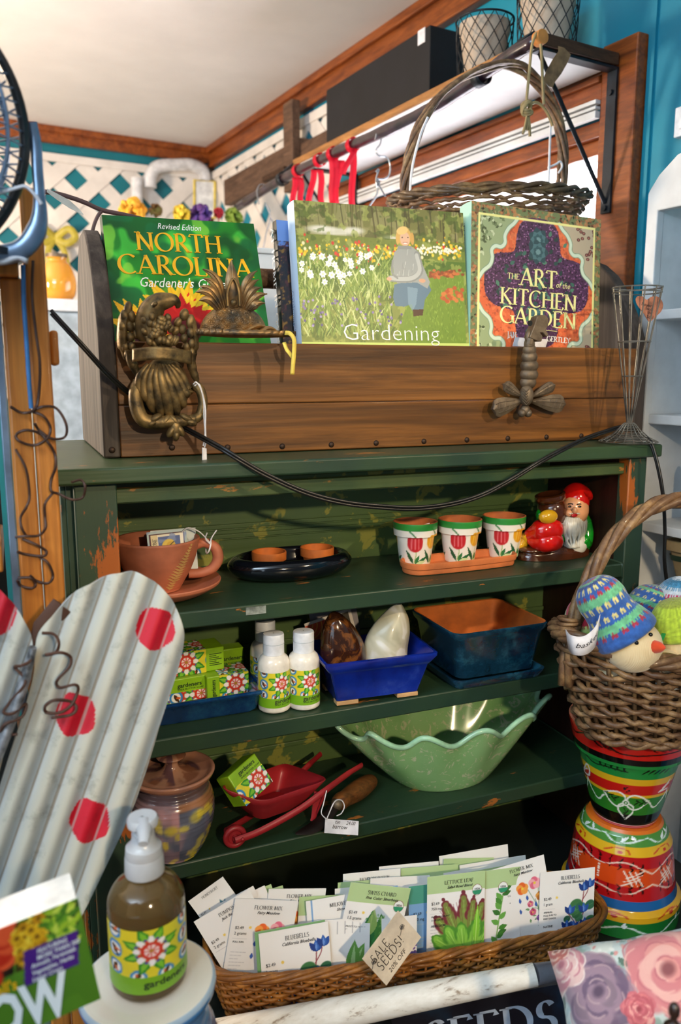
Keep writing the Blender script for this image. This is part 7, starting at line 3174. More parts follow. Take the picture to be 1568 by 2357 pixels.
P4 = [onY(x, y, Y) for x, y, Y in ((-60, 608, .79), (62, 612, .80), (66, 598, .82), (-60, 590, .83))]
mb.surf(lambda u, v: (lambda p: (p.x, p.y, zz1 + .004 + .009 * v + .0025 * math.sin(u * 9 + v * 5)))(P4[0].lerp(P4[1], u).lerp(P4[3].lerp(P4[2], u), v)), 30, 10)
o = mb.build('folded_paper', 'string_white', smooth=60, solid=.0035)
tag(o, 'folded white paper lying on the ledge under the fan', 'paper')

# ---- painted pots: one upright on top of one upside down
vmat('print_pot', .14, coat=.6)
PC = onY(1437, 1880, .866)


def band_pot(rows, w, res=620):
	"""canvas bands: (v0, v1, colour)"""
	cv = Canvas(w, 1.0 * w * .42, res)
	for v0, v1, c in rows:
		cv.rect(0, v0 * cv.h, w, v1 * cv.h, c)
	return cv


RT_ = .0865
Wc = 2 * PI * .075
up = thing('painted_flower_pot', 'brightly painted upright clay pot with red rim and green bands', 'flower pot', (PC.x, PC.y, onY(1437, 1868, .866).z), R(18))
Hp = .150
cv = Canvas(Wc, .175, 700, '#c21a14')
Hc = .175
for v0, v1, c in ((0, .045, '#b01830'), (.045, .16, '#0c0c0c'), (.16, .36, '#2c7a24'), (.36, .39, '#d8a81c'), (.39, .50, '#c01c14'), (.50, .575, '#d8a81c'), (.575, .76, '#1f8038'), (.76, .83, '#0c0c0c'), (.83, 1, '#c41e16')):
	cv.rect(0, v0 * Hc, Wc, v1 * Hc, c)
cv.line([(0, .016 * Hc), (Wc, .016 * Hc)], .0012, '#e8dce0')
cv.line([(0, .036 * Hc), (Wc, .036 * Hc)], .0012, '#e8dce0')
WH = '#ecebe6'
for k_ in range(3):
	ox = (k_ + .5) * Wc / 3
	fz = .30 * Hc
	for (dx, dz, ln, wd, a) in ((0, 0, .040, .030, PI - .25), (0, 0, .040, .030, .1), (0, 0, .034, .028, -PI / 2 + .05)):
		pts = []
		for t_ in np.linspace(0, 1, 12):
			pts.append((t_ * ln, wd / 2 * math.sin(PI * t_ ** .7)))
		pts = pts + [(q_, -e_) for q_, e_ in pts[::-1]]
		c, s = math.cos(a), math.sin(a)
		pts = [(ox + q_ * c - e_ * s, fz + q_ * s + e_ * c) for q_, e_ in pts]
		cv.line(pts + [pts[0]], .0030, WH)
		for j in range(5):
			t_ = .35 + j * .12
			cv.line([(ox + t_ * ln * c - .3 * wd * s * (j % 2 - .5), fz + t_ * ln * s + .3 * wd * c * (j % 2 - .5)), (ox + (t_ + .16) * ln * c, fz + (t_ + .16) * ln * s)], .0018, '#0c140c')
	cv.ell(ox, fz, .0065, None, WH)
	cv.ell(ox, fz, .0040, None, '#2c7a24')
	cv.ell(ox, fz, .0022, None, WH)
	for s in (-1, 1):
		cv.curve([(ox + s * .040, fz + .004), (ox + s * .055, fz - .010), (ox + s * .070, fz + .002), (ox + s * Wc / 6, fz + .020)], .0030, WH)
	lx = ox + Wc / 6
	cv.curve([(lx - .022, .42 * Hc), (lx - .010, .47 * Hc), (lx + .006, .56 * Hc), (lx + .010, .50 * Hc), (lx + .004, .44 * Hc), (lx - .022, .42 * Hc)], .0028, WH)
	cv.curve([(lx - .018, .42 * Hc), (lx - .004, .48 * Hc), (lx + .004, .50 * Hc)], .0022, WH)
	for (dx, dz) in ((-.004, .455), (.004, .44), (0, .47), (0, .425)):
		cv.ell(ox + dx, dz * Hc, .0022, .0016, '#0c0c0c')
	for j in range(5):
		cv.curve([(ox - .040 + j * .009, .70 * Hc), (ox - .042 + j * .009, .66 * Hc), (ox - .036 + j * .009, .635 * Hc)], .0028, '#0a140a', taper=True)
		cv.curve([(ox + .030 + j * .009, .68 * Hc), (ox + .024 + j * .009, .65 * Hc), (ox + .020 + j * .009, .63 * Hc)], .0026, '#0a140a', taper=True)
	cv.curve([(ox - .080, .69 * Hc), (ox - .055, .63 * Hc), (ox - .030, .65 * Hc), (ox + .0, .64 * Hc)], .0018, '#0a140a')
	cv.curve([(ox - Wc / 6, .90 * Hc), (ox - .05, .965 * Hc), (ox - .01, .87 * Hc), (ox + .03, .885 * Hc), (ox + Wc / 6, .90 * Hc)], .0022, '#140808')
	for j in range(3):
		cv.curve([(ox - .045 + j * .010, .94 * Hc), (ox - .040 + j * .010, .90 * Hc), (ox - .032 + j * .010, .88 * Hc)], .0034, '#140808', taper=True)
		cv.curve([(ox + .035 + j * .010, .965 * Hc), (ox + .028 + j * .010, .935 * Hc), (ox + .034 + j * .010, .915 * Hc)], .0030, '#140808', taper=True)
fp_ = cv.sample()
pprof = [(.0455, 0), (.0475, .004), (.060, .052), (.072, .104), (.0785, .107), (.0865, .145), (.0868, .149)]
dense = []
for a, b in zip(pprof, pprof[1:]):
	n = max(1, int(math.hypot(b[0] - a[0], b[1] - a[1]) / .0012))
	dense += [(a[0] + (b[0] - a[0]) * j / n, a[1] + (b[1] - a[1]) * j / n) for j in range(n)]
dense.append(pprof[-1])
mb = MB()
mb.lathe(dense, 300, col=lambda u, v: fp_(u, v))
mb.build('painted_wall', 'print_pot', up, smooth=40)
mb = MB()
mb.lathe([(.0868, .149), (.0845, .1515), (.0795, .150), (.0785, .146), (.068, .104), (.045, .008), (.001, .008)], 64)
mb.lathe([(.001, .0002), (.0455, .0)], 48)
mb.build('clay_rim', 'clay_brown', up, smooth=40)

dn = thing('painted_flower_pot', 'brightly painted pot turned upside down under the red rimmed pot', 'flower pot', (PC.x, PC.y, ZB + .0005), R(0))
Hd = up.location.z - ZB - .0012
Hc = .22
cv = Canvas(Wc, Hc, 620, '#c8281a')
for v0, v1, c in ((0, .16, '#15702c'), (.16, .27, '#dba81c'), (.27, .36, '#1f5fa0'), (.36, .50, '#b8181c'), (.50, .66, '#d84a18'), (.66, .77, '#b8181c'), (.77, .86, '#dcb01c'), (.86, .97, '#4a8a38'), (.97, 1, '#d8701c')):
	cv.rect(0, v0 * Hc, Wc, v1 * Hc, c)
for k_ in range(3):
	ox = (k_ + .5) * Wc / 3
	for j in range(9):
		t_ = (j - 4) / 4
		for zz0, sg_ in ((.72, 1), (.43, -1)):
			z_ = zz0 * Hc + sg_ * -.012 * t_ * t_
			cv.curve([(ox + t_ * .060, z_), (ox + t_ * .064, z_ + sg_ * .005), (ox + t_ * .060 + .004 * (1 if t_ > 0 else -1), z_ + sg_ * .010)], .0030, '#120808', taper=True)
			cv.curve([(ox + t_ * .060, z_ - sg_ * .004), (ox + t_ * .064, z_ - sg_ * .008), (ox + t_ * .056, z_ - sg_ * .014)], .0026, '#120808', taper=True)
	cv.curve([(ox - Wc / 6, .62 * Hc), (ox - .04, .715 * Hc), (ox, .665 * Hc), (ox + .04, .715 * Hc), (ox + Wc / 6, .62 * Hc)], .0026, '#f0d8c8')
	cv.curve([(ox - Wc / 6, .52 * Hc), (ox - .04, .43 * Hc), (ox, .46 * Hc), (ox + .04, .43 * Hc), (ox + Wc / 6, .52 * Hc)], .0026, '#f0d8c8')
	for j in range(6):
		cv.ell(ox, (.53 + .022 * j) * Hc, .0017, None, '#f4ece0')
	for s in (-1, 1):
		for j in range(3):
			d_ = (j - 1) * .008
			cv.line([(ox + s * .050 - .013 + d_ * .4, .575 * Hc + d_ - .008), (ox + s * .050 + .013 + d_ * .4, .575 * Hc + d_ + .008)], .0024, '#f0e4dc')
			cv.line([(ox + s * .050 + d_ - .006, .575 * Hc + .014), (ox + s * .050 + d_ + .006, .575 * Hc - .014)], .0024, '#f0e4dc')
	for j in range(2):
		x = ox + (j - .5) * Wc / 6
		cv.curve([(x - .035, .20 * Hc), (x - .015, .245 * Hc), (x - .002, .235 * Hc), (x + .004, .21 * Hc)], .0020, '#b83018')
		cv.ell(x - .012, .215 * Hc, .0040, .0034, '#b83018')
		cv.curve([(x - .035, .80 * Hc), (x - .015, .84 * Hc), (x, .83 * Hc), (x + .004, .80 * Hc)], .0018, '#c02c18')
		cv.ell(x - .010, .805 * Hc, .0036, .0030, '#c02c18')
		cv.curve([(x - .04, .935 * Hc), (x - .02, .885 * Hc), (x + .005, .90 * Hc), (x + .04, .94 * Hc)], .0028, '#dceaf0')
		cv.leaf(x - .01, .90 * Hc, .016, .007, .7, '#e4f0f2')
		cv.leaf(x + .015, .91 * Hc, .014, .006, 2.2, '#e4f0f2')
		cv.curve([(x - .03, .05 * Hc), (x, .12 * Hc), (x + .03, .06 * Hc)], .0030, '#d8e4ea')
		cv.leaf(x, .10 * Hc, .014, .006, 1.5, '#d8e8f0')
fd_ = cv.sample()
pprof = [(.0855, 0), (.0860, .034), (.0800, .040), (.0775, .052), (.069, Hd - .030), (.0585, Hd - .008), (.052, Hd), (.001, Hd)]
dense = []
for a, b in zip(pprof, pprof[1:]):
	n = max(1, int(math.hypot(b[0] - a[0], b[1] - a[1]) / .0013))
	dense += [(a[0] + (b[0] - a[0]) * j / n, a[1] + (b[1] - a[1]) * j / n) for j in range(n)]
dense.append(pprof[-1])
Lw = sum(math.hypot(b[0] - a[0], b[1] - a[1]) for a, b in zip(pprof[:-1], pprof[1:-1]))
Lt = Lw + .051
mb = MB()
mb.lathe(dense, 280, col=lambda u, v: fd_((u + .02) % 1, min(.999, v * Lt / Lw)))
mb.build('painted_wall', 'print_pot', dn, smooth=40)

# ---- willow basket of knitted snowmen on the pot
ZR = up.location.z + .1525
bkc = Vector((.826, .822, ZR + .004))
wbk = thing('handled_willow_basket', 'brown willow basket with twisted handle full of knitted snowmen', 'basket', bkc, R(-6))


def bfn(u, v):
	a = 2 * PI * u
	x = math.cos(a) * (.120 + .046 * v ** .8)
	y = math.sin(a) * (.068 + .032 * v ** .8)
	z = .002 + .118 * v + .022 * v * math.cos(a) ** 2
	return Vector((x, y, z)), Vector((math.cos(a), math.sin(a), -.25)).normalized()


ev = even(bfn, 400)
bfe = lambda u, v: bfn(ev(u % 1.0), v)
woven(bfe, 1, 15, 26, .0040, .0048, 'weave', 'willow_brown', wbk, 5, sub=6, jit=.35)
mb = MB()
for i in range(26):
	mb.tube([bfe(i / 26, v)[0] for v in (0, .35, .7, 1.0)], .0030, 6)
mb.build('stakes', 'willow_dark', wbk, smooth=180)
mb = MB()
rg = random.Random(2)
for k_ in range(5):
	pts = []
	for i in range(150):
		p, nn = bfe(i / 150, 1.05)
		ph = 2 * PI * (i / 22 + k_ / 5)
		pts.append(p + nn * (.0065 * math.cos(ph)) + Vector((0, 0, .0065 * math.sin(ph))))
	mb.tube(pts, .0050, 7, closed=True)
for k_ in range(2):
	pts = [bfe(i / 120, .0)[0] + bfe(i / 120, 0)[1] * (.004 * math.cos(i * .5 + k_ * PI)) + Vector((0, 0, .003 * math.sin(i * .5 + k_ * PI))) for i in range(120)]
	mb.tube(pts, .0045, 6, closed=True)
mb.build('rim', 'willow_brown', wbk, smooth=180)
mb = MB()
mb.add([tuple(bfn(i / 48, 0)[0] + Vector((0, 0, .002))) for i in range(48)], [tuple(range(48))])
mb.build('bottom', 'willow_dark', wbk, smooth=0, solid=.003)
mb = MB()
for k_ in range(4):
	pts = []
	for i in range(70):
		t = i / 69
		a = PI * t
		x = -math.cos(a) * (.158 - .010 * math.sin(a))
		z = .075 + .245 * math.sin(a) ** .80
		ph = 2 * PI * (t * 3.0 + k_ / 4)
		rad = Vector((-math.cos(a), 0, math.sin(a)))
		pts.append(Vector((x, 0, z)) + rad * (.0062 * math.cos(ph)) + Vector((0, .0062 * math.sin(ph), 0)))
	mb.tube(pts, .0056, 7)
for i in range(5):
	for s in (-1, 1):
		c = Vector((s * .158, 0, .145 + i * .0055))
		mb.tube([c + Vector((.0135 * math.cos(a), .0135 * math.sin(a), .002 * math.sin(a + i))) for a in np.linspace(0, 2 * PI, 16, False)], .0028, 6, closed=True)
mb.build('handle', 'willow_brown', wbk, smooth=180)
tg = thing('basket_paper_tag', 'curled white paper tag with the word basket around the handle foot', 'paper tag', tuple(onY(1342, 1478, .79)))
WB = Vector(tg.location)
mb = MB()
L3 = [(1308, 1478, .80), (1318, 1492, .775), (1345, 1494, .765), (1368, 1478, .765), (1376, 1450, .772)]
lo_ = cr([tuple(onY(x, y + 14, Y)) for x, y, Y in L3], 6)
hi_ = cr([tuple(onY(x + (2 - i) * -3, y - 30 - 6 * (i > 2), Y + .003)) for i, (x, y, Y) in enumerate(L3)], 6)
n = len(lo_)
mb.add([tuple(Vector(p) - WB) for p in lo_ + hi_], [(i, i + 1, n + i + 1, n + i) for i in range(n - 1)])
mb.build('paper', 'string_white', tg, smooth=60, solid=.0005)
mb = MB()
T = text2('basket', .35)


def mpt(X, Z):
	t = min(.999, max(0, X / .042)) * (n - 1)
	i = min(n - 2, int(t))
	a = Vector(lo_[i]).lerp(Vector(lo_[i + 1]), t - i)
	b = Vector(hi_[i]).lerp(Vector(hi_[i + 1]), t - i)
	return tuple(a.lerp(b, Z / .024) + Vector((-.0006, -.0012, .0)) - WB)


put_text(mb, T, .0062, (.014, .010), 0, 1.0, mp=mpt)
mb.build('handwriting', 'ink_black', tg, smooth=0)

# knitted snowmen
nt = NT('knit_cream')
setp(nt, .85, sheen=.4)
v = nt.coords()
wv = nt.n('ShaderNodeTexWave', wave_type='BANDS', bands_direction='X')
wv.inputs['Scale'].default_value = 150
nt.l(v, wv.inputs['Vector'])
nt.l(nt.ramp(nt.noise(v, 20, 3), [(.3, '#dcbf8a'), (.7, '#efdcb2')]), nt.b.inputs['Base Color'])
nt.bump(wv.outputs['Fac'], .25, .001)
vmat('print_knit', .9, bump=.6, bscale=420, sheen=.3)
mat('felt_orange', '#d8461c', .9, sheen=.4)
mat('bead_black', '#101010', .2)
mat('ribbon_green', '#1f9a48', .4)


def knit_canvas(kind, seed):
	rg = random.Random(seed)
	cv = Canvas(.30, .14, 620, '#2f62b0')
	if kind == 'lime':
		cv.rect(0, 0, .3, .14, '#b4cc3a')
		for i in range(100):
			x = i * .003
			cv.line([(x, 0), (x, .14)], .0011, '#8aa42a', .8)
		cv.rect(0, .10, .3, .14, '#7a7a3a', .4)
	else:
		rows = {'blue': ['#2c5fae', '#2c5fae', '#2c5fae', '#b02c44', '#6fc48c', '#6fc48c', '#2c5fae', '#e6d98a', '#2c5fae', '#2c5fae', '#e6d98a', '#6fc48c', '#6fc48c', '#b02c44', '#2c5fae', '#e6d98a', '#2c4a8a', '#6fc48c', '#b02c44', '#2c5fae'],
				'rainbow': ['#2a6a5a', '#c0482c', '#2a8a7a', '#a8cc5a', '#c4d87a', '#c8243c', '#c8243c', '#8a5a8a', '#8a5a8a', '#c8243c'],
				'sky': ['#2f80b8', '#2a9a8a', '#c02c5a', '#d8e4ec', '#4a9ac8', '#2a7aa0', '#dce8ec']}[kind]
		n = len(rows)
		for j, c in enumerate(rows):
			z0, z1 = .14 * j / n, .14 * (j + 1) / n
			per = rg.choice([.006, .009, .012])
			for i in range(int(.3 / .003)):
				x = i * .003
				z = z0 + (.0035 if i % 2 else 0) * (.14 / n / .007)
				if kind == 'blue' and c in ('#e6d98a', '#b02c44') and (i // 3) % 2:
					continue
				cv.rect(x, z, x + .003, z + (z1 - z0), c)
		for i in range(int(.3 / .0015)):
			cv.line([(i * .0015, 0), (i * .0015, .14)], .0004, '#203050', .25)
	cv.noise(60, .18, seed, 2)
	return cv


def snowman(label, c, r, hat, kind, prof, hrot, face=None, grp='knitted snowmen in the willow basket', body=True):
	"""c: head centre; r: head radius; hat profile (r, z) above the head centre; hrot: tilt of the cap"""
	t = thing('knitted_snowman', label, 'knitted snowman', tuple(c), group=grp)
	mb = MB()
	mb.ell((0, 0, 0), (r, r, r * .93), n=22)
	mb.build('head', 'knit_cream', t, smooth=180)
	if body:
		mb = MB()
		mb.ell((0, .030, -r * 1.05), (r * .8, r * .55, r * .7), n=16)
		mb.build('body', 'knit_cream', t, smooth=180)
	f = knit_canvas(kind, int(r * 1e5)).sample()
	mb = MB()
	mb.lathe(cr(prof, 8), 120, col=lambda u, v: f((u + .5) % 1, v))
	mb.build('knit_cap', 'print_knit', t, smooth=180, rot=hrot, solid=.002)
	if face:
		tc_ = (CAM - Vector(c)).normalized()
		pr_ = r * F / (Vector(c) - CAM).dot(FWD)

		def fdir(dx, dy):
			a, b_ = dx / pr_, -dy / pr_
			return (RT * a + UP * b_ + tc_ * math.sqrt(max(.02, 1 - a * a - b_ * b_))).normalized()
		mb = MB()
		d = fdir(*face['eyes'][0])
		mb.ell(tuple(d * r), (.0026,) * 3, n=8)
		mb.build('eye', 'bead_black', t, smooth=180)
		d = fdir(*face['eyes'][1])
		mb = MB()
		mb.ell(tuple(d * r), (.0026,) * 3, n=8)
		mb.build('eye', 'bead_black', t, smooth=180)
		if face.get('nose'):
			d = fdir(*face['nose'])
			mb = MB()
			mb.tube([d * r * .95, d * (r + .006), d * (r + .013)], [.0085, .0066, .0014], 12)
			mb.build('nose', 'felt_orange', t, smooth=60)
	return t


c1 = onY(1455, 1484, .772)
snowman('knitted snowman in a big blue patterned cap with a felt orange nose', c1, .0375, 'cap', 'blue',
		[(.0385, .011), (.0420, .014), (.0415, .022), (.0370, .034), (.0320, .046), (.0305, .058), (.0310, .070), (.0270, .084), (.0170, .094), (.001, .098)], (R(-24), R(-27), 0),
		{'eyes': [(10, -4), (37, -20)], 'nose': (44, 4)})
c2 = onY(1568, 1476, .770)
snowman('knitted snowman in a lime green cap at the right edge', c2, .0335, 'cap', 'lime',
		[(.0345, .012), (.0365, .017), (.0345, .028), (.0290, .042), (.0180, .054), (.001, .058)], (R(-4), R(-14), 0),
		{'eyes': [(-12, -28), (24, -32)], 'nose': (14, -8)})
c3 = onY(1368, 1430, .850)
snowman('knitted snowman in a rainbow striped cap behind the basket handle', c3, .034, 'cap', 'rainbow',
		[(.0360, -.012), (.0385, -.004), (.0380, .006), (.0330, .020), (.0220, .032), (.001, .038)], (R(10), R(-38), 0))
c5 = onY(1402, 1452, .860)
snowman('knitted snowman in a lime cap tucked behind the handle and the blue cap', c5, .030, 'cap', 'lime',
		[(.0315, -.010), (.0340, -.004), (.0330, .008), (.0280, .022), (.0180, .034), (.001, .038)], (R(4), R(8), 0))
c4 = onY(1568, 1402, .845)
snowman('knitted snowman with a sky blue and white cap at the back right', c4, .034, 'cap', 'sky',
		[(.0345, .0), (.0360, .008), (.0330, .024), (.0250, .036), (.0140, .044), (.001, .047)], (0, R(-8), 0))
c6 = onY(1494, 1402, .866)
snowman('knitted snowman with a blue flecked cap lying between the front two', c6, .028, 'cap', 'blue',
		[(.030, -.006), (.032, .0), (.030, .012), (.024, .024), (.014, .032), (.001, .036)], (0, R(20), 0))
p_ = onY(1535, 1522, .755)
mb = MB()
mb.ell((0, 0, 0), (.024, .015, .015), rot=(0, R(10), 0), n=16)
o = thing('knitted_mitten_arm', 'stubby cream knitted snowman arm tied with green ribbon at the basket rim', 'knitted toy', tuple(p_))
mb.build('arm', 'knit_cream', o, smooth=180)
mb = MB()
mb.tube(cr([(.020, -.012, .016), (.010, -.018, .004), (.022, -.020, -.006), (.034, -.016, .004), (.028, -.012, .018)], 5), .0016, 6)
mb.tube(cr([(-.034, -.004, .022), (-.02, -.006, .030), (-.012, -.004, .040)], 5), .0035, 6, flat=.3)
mb.build('ribbon', 'ribbon_green', o, smooth=60)

# ---- floral cushion
pw_ = thing('floral_cushion', 'floral cushion with pink and purple roses in the lower right corner', 'cushion', tuple(onY(1470, 2300, .62)))
WB = Vector(pw_.location)
P = Panel((1262, 2192), (1640, 2128), (1330, 2440), .655, .568, .570)
cv = Canvas(P.w, P.h, 900, '#c9d6d2')
cv.noise(9, .8, 3, 3, '#dfe4d8', .50)
cv.noise(12, .7, 5, 3, '#a4bfc0', .58)
cv.noise(14, .8, 7, 2, '#8aa69a', .66)
rg = random.Random(6)
s = 1 / 2050


def rose(px, py, r, cols):
	x, z = P.px(px, py)
	rr_ = random.Random(int(px))
	# outer petals first, loosely overlapping, each with a darker fold line
	for lay in range(5):
		rad = r * (.78 - .17 * lay)
		n = 7 - lay
		for j in range(n):
			a = 2 * PI * j / n + rr_.uniform(-.3, .3) + lay * .4
			cx_, cz_ = x + math.cos(a) * rad * .72 * s, z + math.sin(a) * rad * .72 * s
			pr_ = (r * .40 - r * .045 * lay) * rr_.uniform(.85, 1.15)
			c = rr_.choice(cols[:3])
			cv.ell(cx_, cz_, pr_ * s, pr_ * .78 * s, c, a + PI / 2 + rr_.uniform(-.3, .3), .92, .18)
			cv.ell(cx_ - math.cos(a) * pr_ * .3 * s, cz_ - math.sin(a) * pr_ * .3 * s, pr_ * .62 * s, pr_ * .45 * s, cols[3], a + PI / 2, .45, .9)
			cv.curve([(cx_ + math.cos(a + q_) * pr_ * .92 * s, cz_ + math.sin(a + q_) * pr_ * .80 * s) for q_ in (-.9, -.4, 0, .4, .9)], 3.0 * s, cols[2 if lay % 2 else 3], .6)
	cv.ell(x, z, r * .15 * s, r * .12 * s, cols[-1], .5, .8, .8)


for i in range(60):
	x, z = P.px(rg.uniform(1330, 1520), rg.uniform(2175, 2280))
	cv.ell(x, z, rg.uniform(3, 7) * s, rg.uniform(3, 6) * s, rg.choice(['#d88a84', '#e0a49c', '#5f8478', '#8aa8a0', '#eef0e8']), rg.random() * 3, .8, .4)
for (px, py, l_, a) in ((1470, 2290, 36, .8), (1455, 2255, 26, 2.2), (1500, 2330, 36, 1.4), (1440, 2180, 40, .3), (1300, 2330, 60, 2.0)):
	cv.leaf(*P.px(px, py), l_ * s, l_ * .5 * s, a, '#5a7466')
rose(1545, 2262, 105, ['#dd9690', '#d08084', '#e6b2a8', '#c07078', '#7a4448'])
rose(1390, 2310, 88, ['#84707f', '#6d5a72', '#9a8090', '#b59aa0', '#4a3a52'])
rose(1300, 2240, 62, ['#d8a0a0', '#e8c4bc', '#c8808c', '#efdcd4', '#a85a6a'])
rose(1285, 2200, 36, ['#d8806c', '#e8a48c', '#c46a60', '#efd0c0', '#8a4a44'])
rose(1480, 2350, 36, ['#d87a7c', '#e8a49c', '#b85a64', '#c86a74', '#8a3a44'])
mb = MB()
A_ = lin(np.clip(cv.a, 0, 1)).reshape(-1, 3)
nx, ny = cv.nx, cv.ny
vv = []
for j in range(ny):
	for i in range(nx):
		x, z = P.w * i / (nx - 1), P.h * j / (ny - 1)
		a, b = i / (nx - 1) * 2 - 1, j / (ny - 1) * 2 - 1
		puff = max(0, (1 - a ** 4)) ** .6 * max(0, (1 - b ** 4)) ** .6
		pinch = 1 - .05 * (1 - abs(b)) * abs(a) ** 3
		pz = 1 - .06 * (1 - abs(a)) * abs(b) ** 3
		xx = P.w / 2 + (x - P.w / 2) * pinch
		zz2 = P.h / 2 + (z - P.h / 2) * pz
		d = -.045 * puff + .0016 * math.sin(a * 11 + b * 3) * (1 - puff) * 2
		vv.append(tuple(P.M @ Vector((xx, d, zz2)) - WB))
mb.add(vv, [(j * nx + i, j * nx + i + 1, (j + 1) * nx + i + 1, (j + 1) * nx + i) for j in range(ny - 1) for i in range(nx - 1)], 0, [tuple(c) for c in A_])
vmat('print_cloth', .85, bump=.15, bscale=300, sheen=.2)
mb.build('front_cover', 'print_cloth', pw_, smooth=180)
mb = MB()
mb.cc = tuple(lin(hx('#b8c8c4')))
mb.surf(lambda u, v: tuple(P.M @ Vector((P.w / 2 + (u - .5) * P.w * (1 - .05 * (1 - abs(v * 2 - 1)) * abs(u * 2 - 1) ** 3), .045 * max(0, 1 - (u * 2 - 1) ** 4) ** .6 * max(0, 1 - (v * 2 - 1) ** 4) ** .6, P.h / 2 + (v - .5) * P.h * (1 - .06 * (1 - abs(u * 2 - 1)) * abs(v * 2 - 1) ** 3))) - WB), 40, 40, flip=True)
mb.build('back_cover', 'print_cloth', pw_, smooth=180)
# turned dark finial in the corner
fi = thing('turned_finial', 'small dark turned wooden finial in front of the cushion', 'finial', tuple(onD(1550, 2357, .60)))
mat('dark_turned', '#2c1c16', .3, coat=.3)
mb = MB()
k_ = .60 / F
mb.lathe(cr([(22 * k_, -60 * k_), (22 * k_, -12 * k_), (18 * k_, -2 * k_), (10 * k_, 8 * k_), (8 * k_, 18 * k_), (12 * k_, 26 * k_), (13 * k_, 36 * k_), (11 * k_, 46 * k_), (6 * k_, 53 * k_), (.0005, 55 * k_)], 5), 32)
mb.build('knob', 'dark_turned', fi, smooth=60)
mb = MB()
mb.lathe([(22 * k_, -60 * k_), (18 * k_, -60 * k_ - .10), (20 * k_, -60 * k_ - .2)], 24)
mb.build('spindle', 'dark_turned', fi, smooth=60)

# ================================================================== THINGS ALONG THE WALLS AND BEHIND
wood('shelf_wood', '#8a5626', '#c08a4c', 1, 1.0, .5)
mat('shelf_under', '#eef0ee', .6, var=.04, vscale=6)
wood('end_grain', '#2e1c10', '#54361f', 0, 2.0, .8)
mat('iron_black', '#1c242c', .45, .4, var=.3)
mat('crate_dark', '#121115', .75, var=.35, vscale=9, bump=.2, bscale=60)
mat('pot_cream', '#cdb9a2', .8, var=.12, vscale=12)
mat('rod_bark', '#33222a', .28, .1, coat=.4, var=.4, vscale=30)
mat('rod_cut', '#c8823c', .6)
mat('rawhide', '#a08a5c', .6)
nt = NT('ribbon_red')
setp(nt, .5)
nt.b.inputs['Base Color'].default_value = L4('#e8183c')
tr = nt.n('ShaderNodeBsdfTranslucent')
tr.inputs[0].default_value = L4('#f0304c')
mx = nt.n('ShaderNodeMixShader')
mx.inputs[0].default_value = .45
nt.l(nt.b.outputs[0], mx.inputs[1])
nt.l(tr.outputs[0], mx.inputs[2])
nt.l(mx.outputs[0], nt.t.nodes['Material Output'].inputs[0])
mat('pvc_white', '#e4e4e6', .4)


def lattice(name, label, P, s0, s1, z0, z1, per, phase, thick=.006, w=.057):
	"""crossed diagonal slats clipped to a rectangle; P(s, d, z) -> world"""
	t = thing(name, label, 'lattice panel', P((s0 + s1) / 2, 0, z0))
	base = Vector(t.location)
	pv = .165 / .178 * per

	def clip(pts):
		def cut(poly, ax, lim, sg):
			out = []
			for i in range(len(poly)):
				a, b = poly[i], poly[(i + 1) % len(poly)]
				da, db = sg * (a[ax] - lim), sg * (b[ax] - lim)
				if da <= 0:
					out.append(a)
				if (da < 0) != (db < 0) and da != db:
					q = da / (da - db)
					out.append((a[0] + (b[0] - a[0]) * q, a[1] + (b[1] - a[1]) * q))
			return out
		for ax, lim, sg in ((0, s0, -1), (0, s1, 1), (1, z0, -1), (1, z1, 1)):
			pts = cut(pts, ax, lim, sg)
			if len(pts) < 3:
				return None
		return pts
	for k_, dirn in enumerate((1, -1)):
		mb = MB()
		d0 = .001 + k_ * thick
		sl = Vector((per, dirn * pv)).normalized()
		nn = Vector((-sl.y, sl.x))
		n = int((s1 - s0 + (z1 - z0) * per / pv) / per) + 4
		for i in range(-n, n):
			c = Vector((phase[0] + per / 2 + i * per, phase[1]))
			a, b = c - sl * 4, c + sl * 4
			pts = clip([tuple(a - nn * w / 2), tuple(b - nn * w / 2), tuple(b + nn * w / 2), tuple(a + nn * w / 2)])
			if pts:
				m_ = len(pts)
				v = [tuple(P(x, d0, z) - base) for x, z in pts] + [tuple(P(x, d0 + thick, z) - base) for x, z in pts]
				f = [tuple(range(m_)), tuple(range(2 * m_ - 1, m_ - 1, -1))] + [(j, m_ + j, m_ + (j + 1) % m_, (j + 1) % m_) for j in range(m_)]
				mb.add(v, f)
		mb.build('slats', 'lattice_white', t, smooth=0)
	mb = MB()
	v = [tuple(P(x, d, z) - base) for d in (.001 + 2 * thick, .001 + 3 * thick) for x, z in ((s0, z1 - .03), (s1, z1 - .03), (s1, z1), (s0, z1))]
	mb.add(v, [(3, 2, 1, 0), (4, 5, 6, 7), (0, 1, 5, 4), (1, 2, 6, 5), (2, 3, 7, 6), (3, 0, 4, 7)])
	mb.build('top_batten', 'lattice_white', t, smooth=0)
	return t


lattice('lattice_panel', 'white diagonal lattice panel covering the teal back wall', lambda s, d, z: rm(d, s, z), .045, 1.7, 1.35, 2.30, .178, (.577, 2.215))
lattice('lattice_panel', 'white diagonal lattice panel on the window wall left of the window', lambda s, d, z: rm(s, d, z), .05, 1.115, 1.35, 2.295, .178, (.40, 2.215))
mb = MB()
rbox(mb, .001, .04, .001, .042, 1.2, 2.315)
struct('trim_3', mb, 'weathered_brown', smooth=0, bevel=.003)

wf = thing('weathered_wood_rack', 'weathered brown wooden rack of beams on the lattice left of the wall shelf', 'wooden rack', rm(.6, .05, 2.1))
WB = Vector(wf.location)


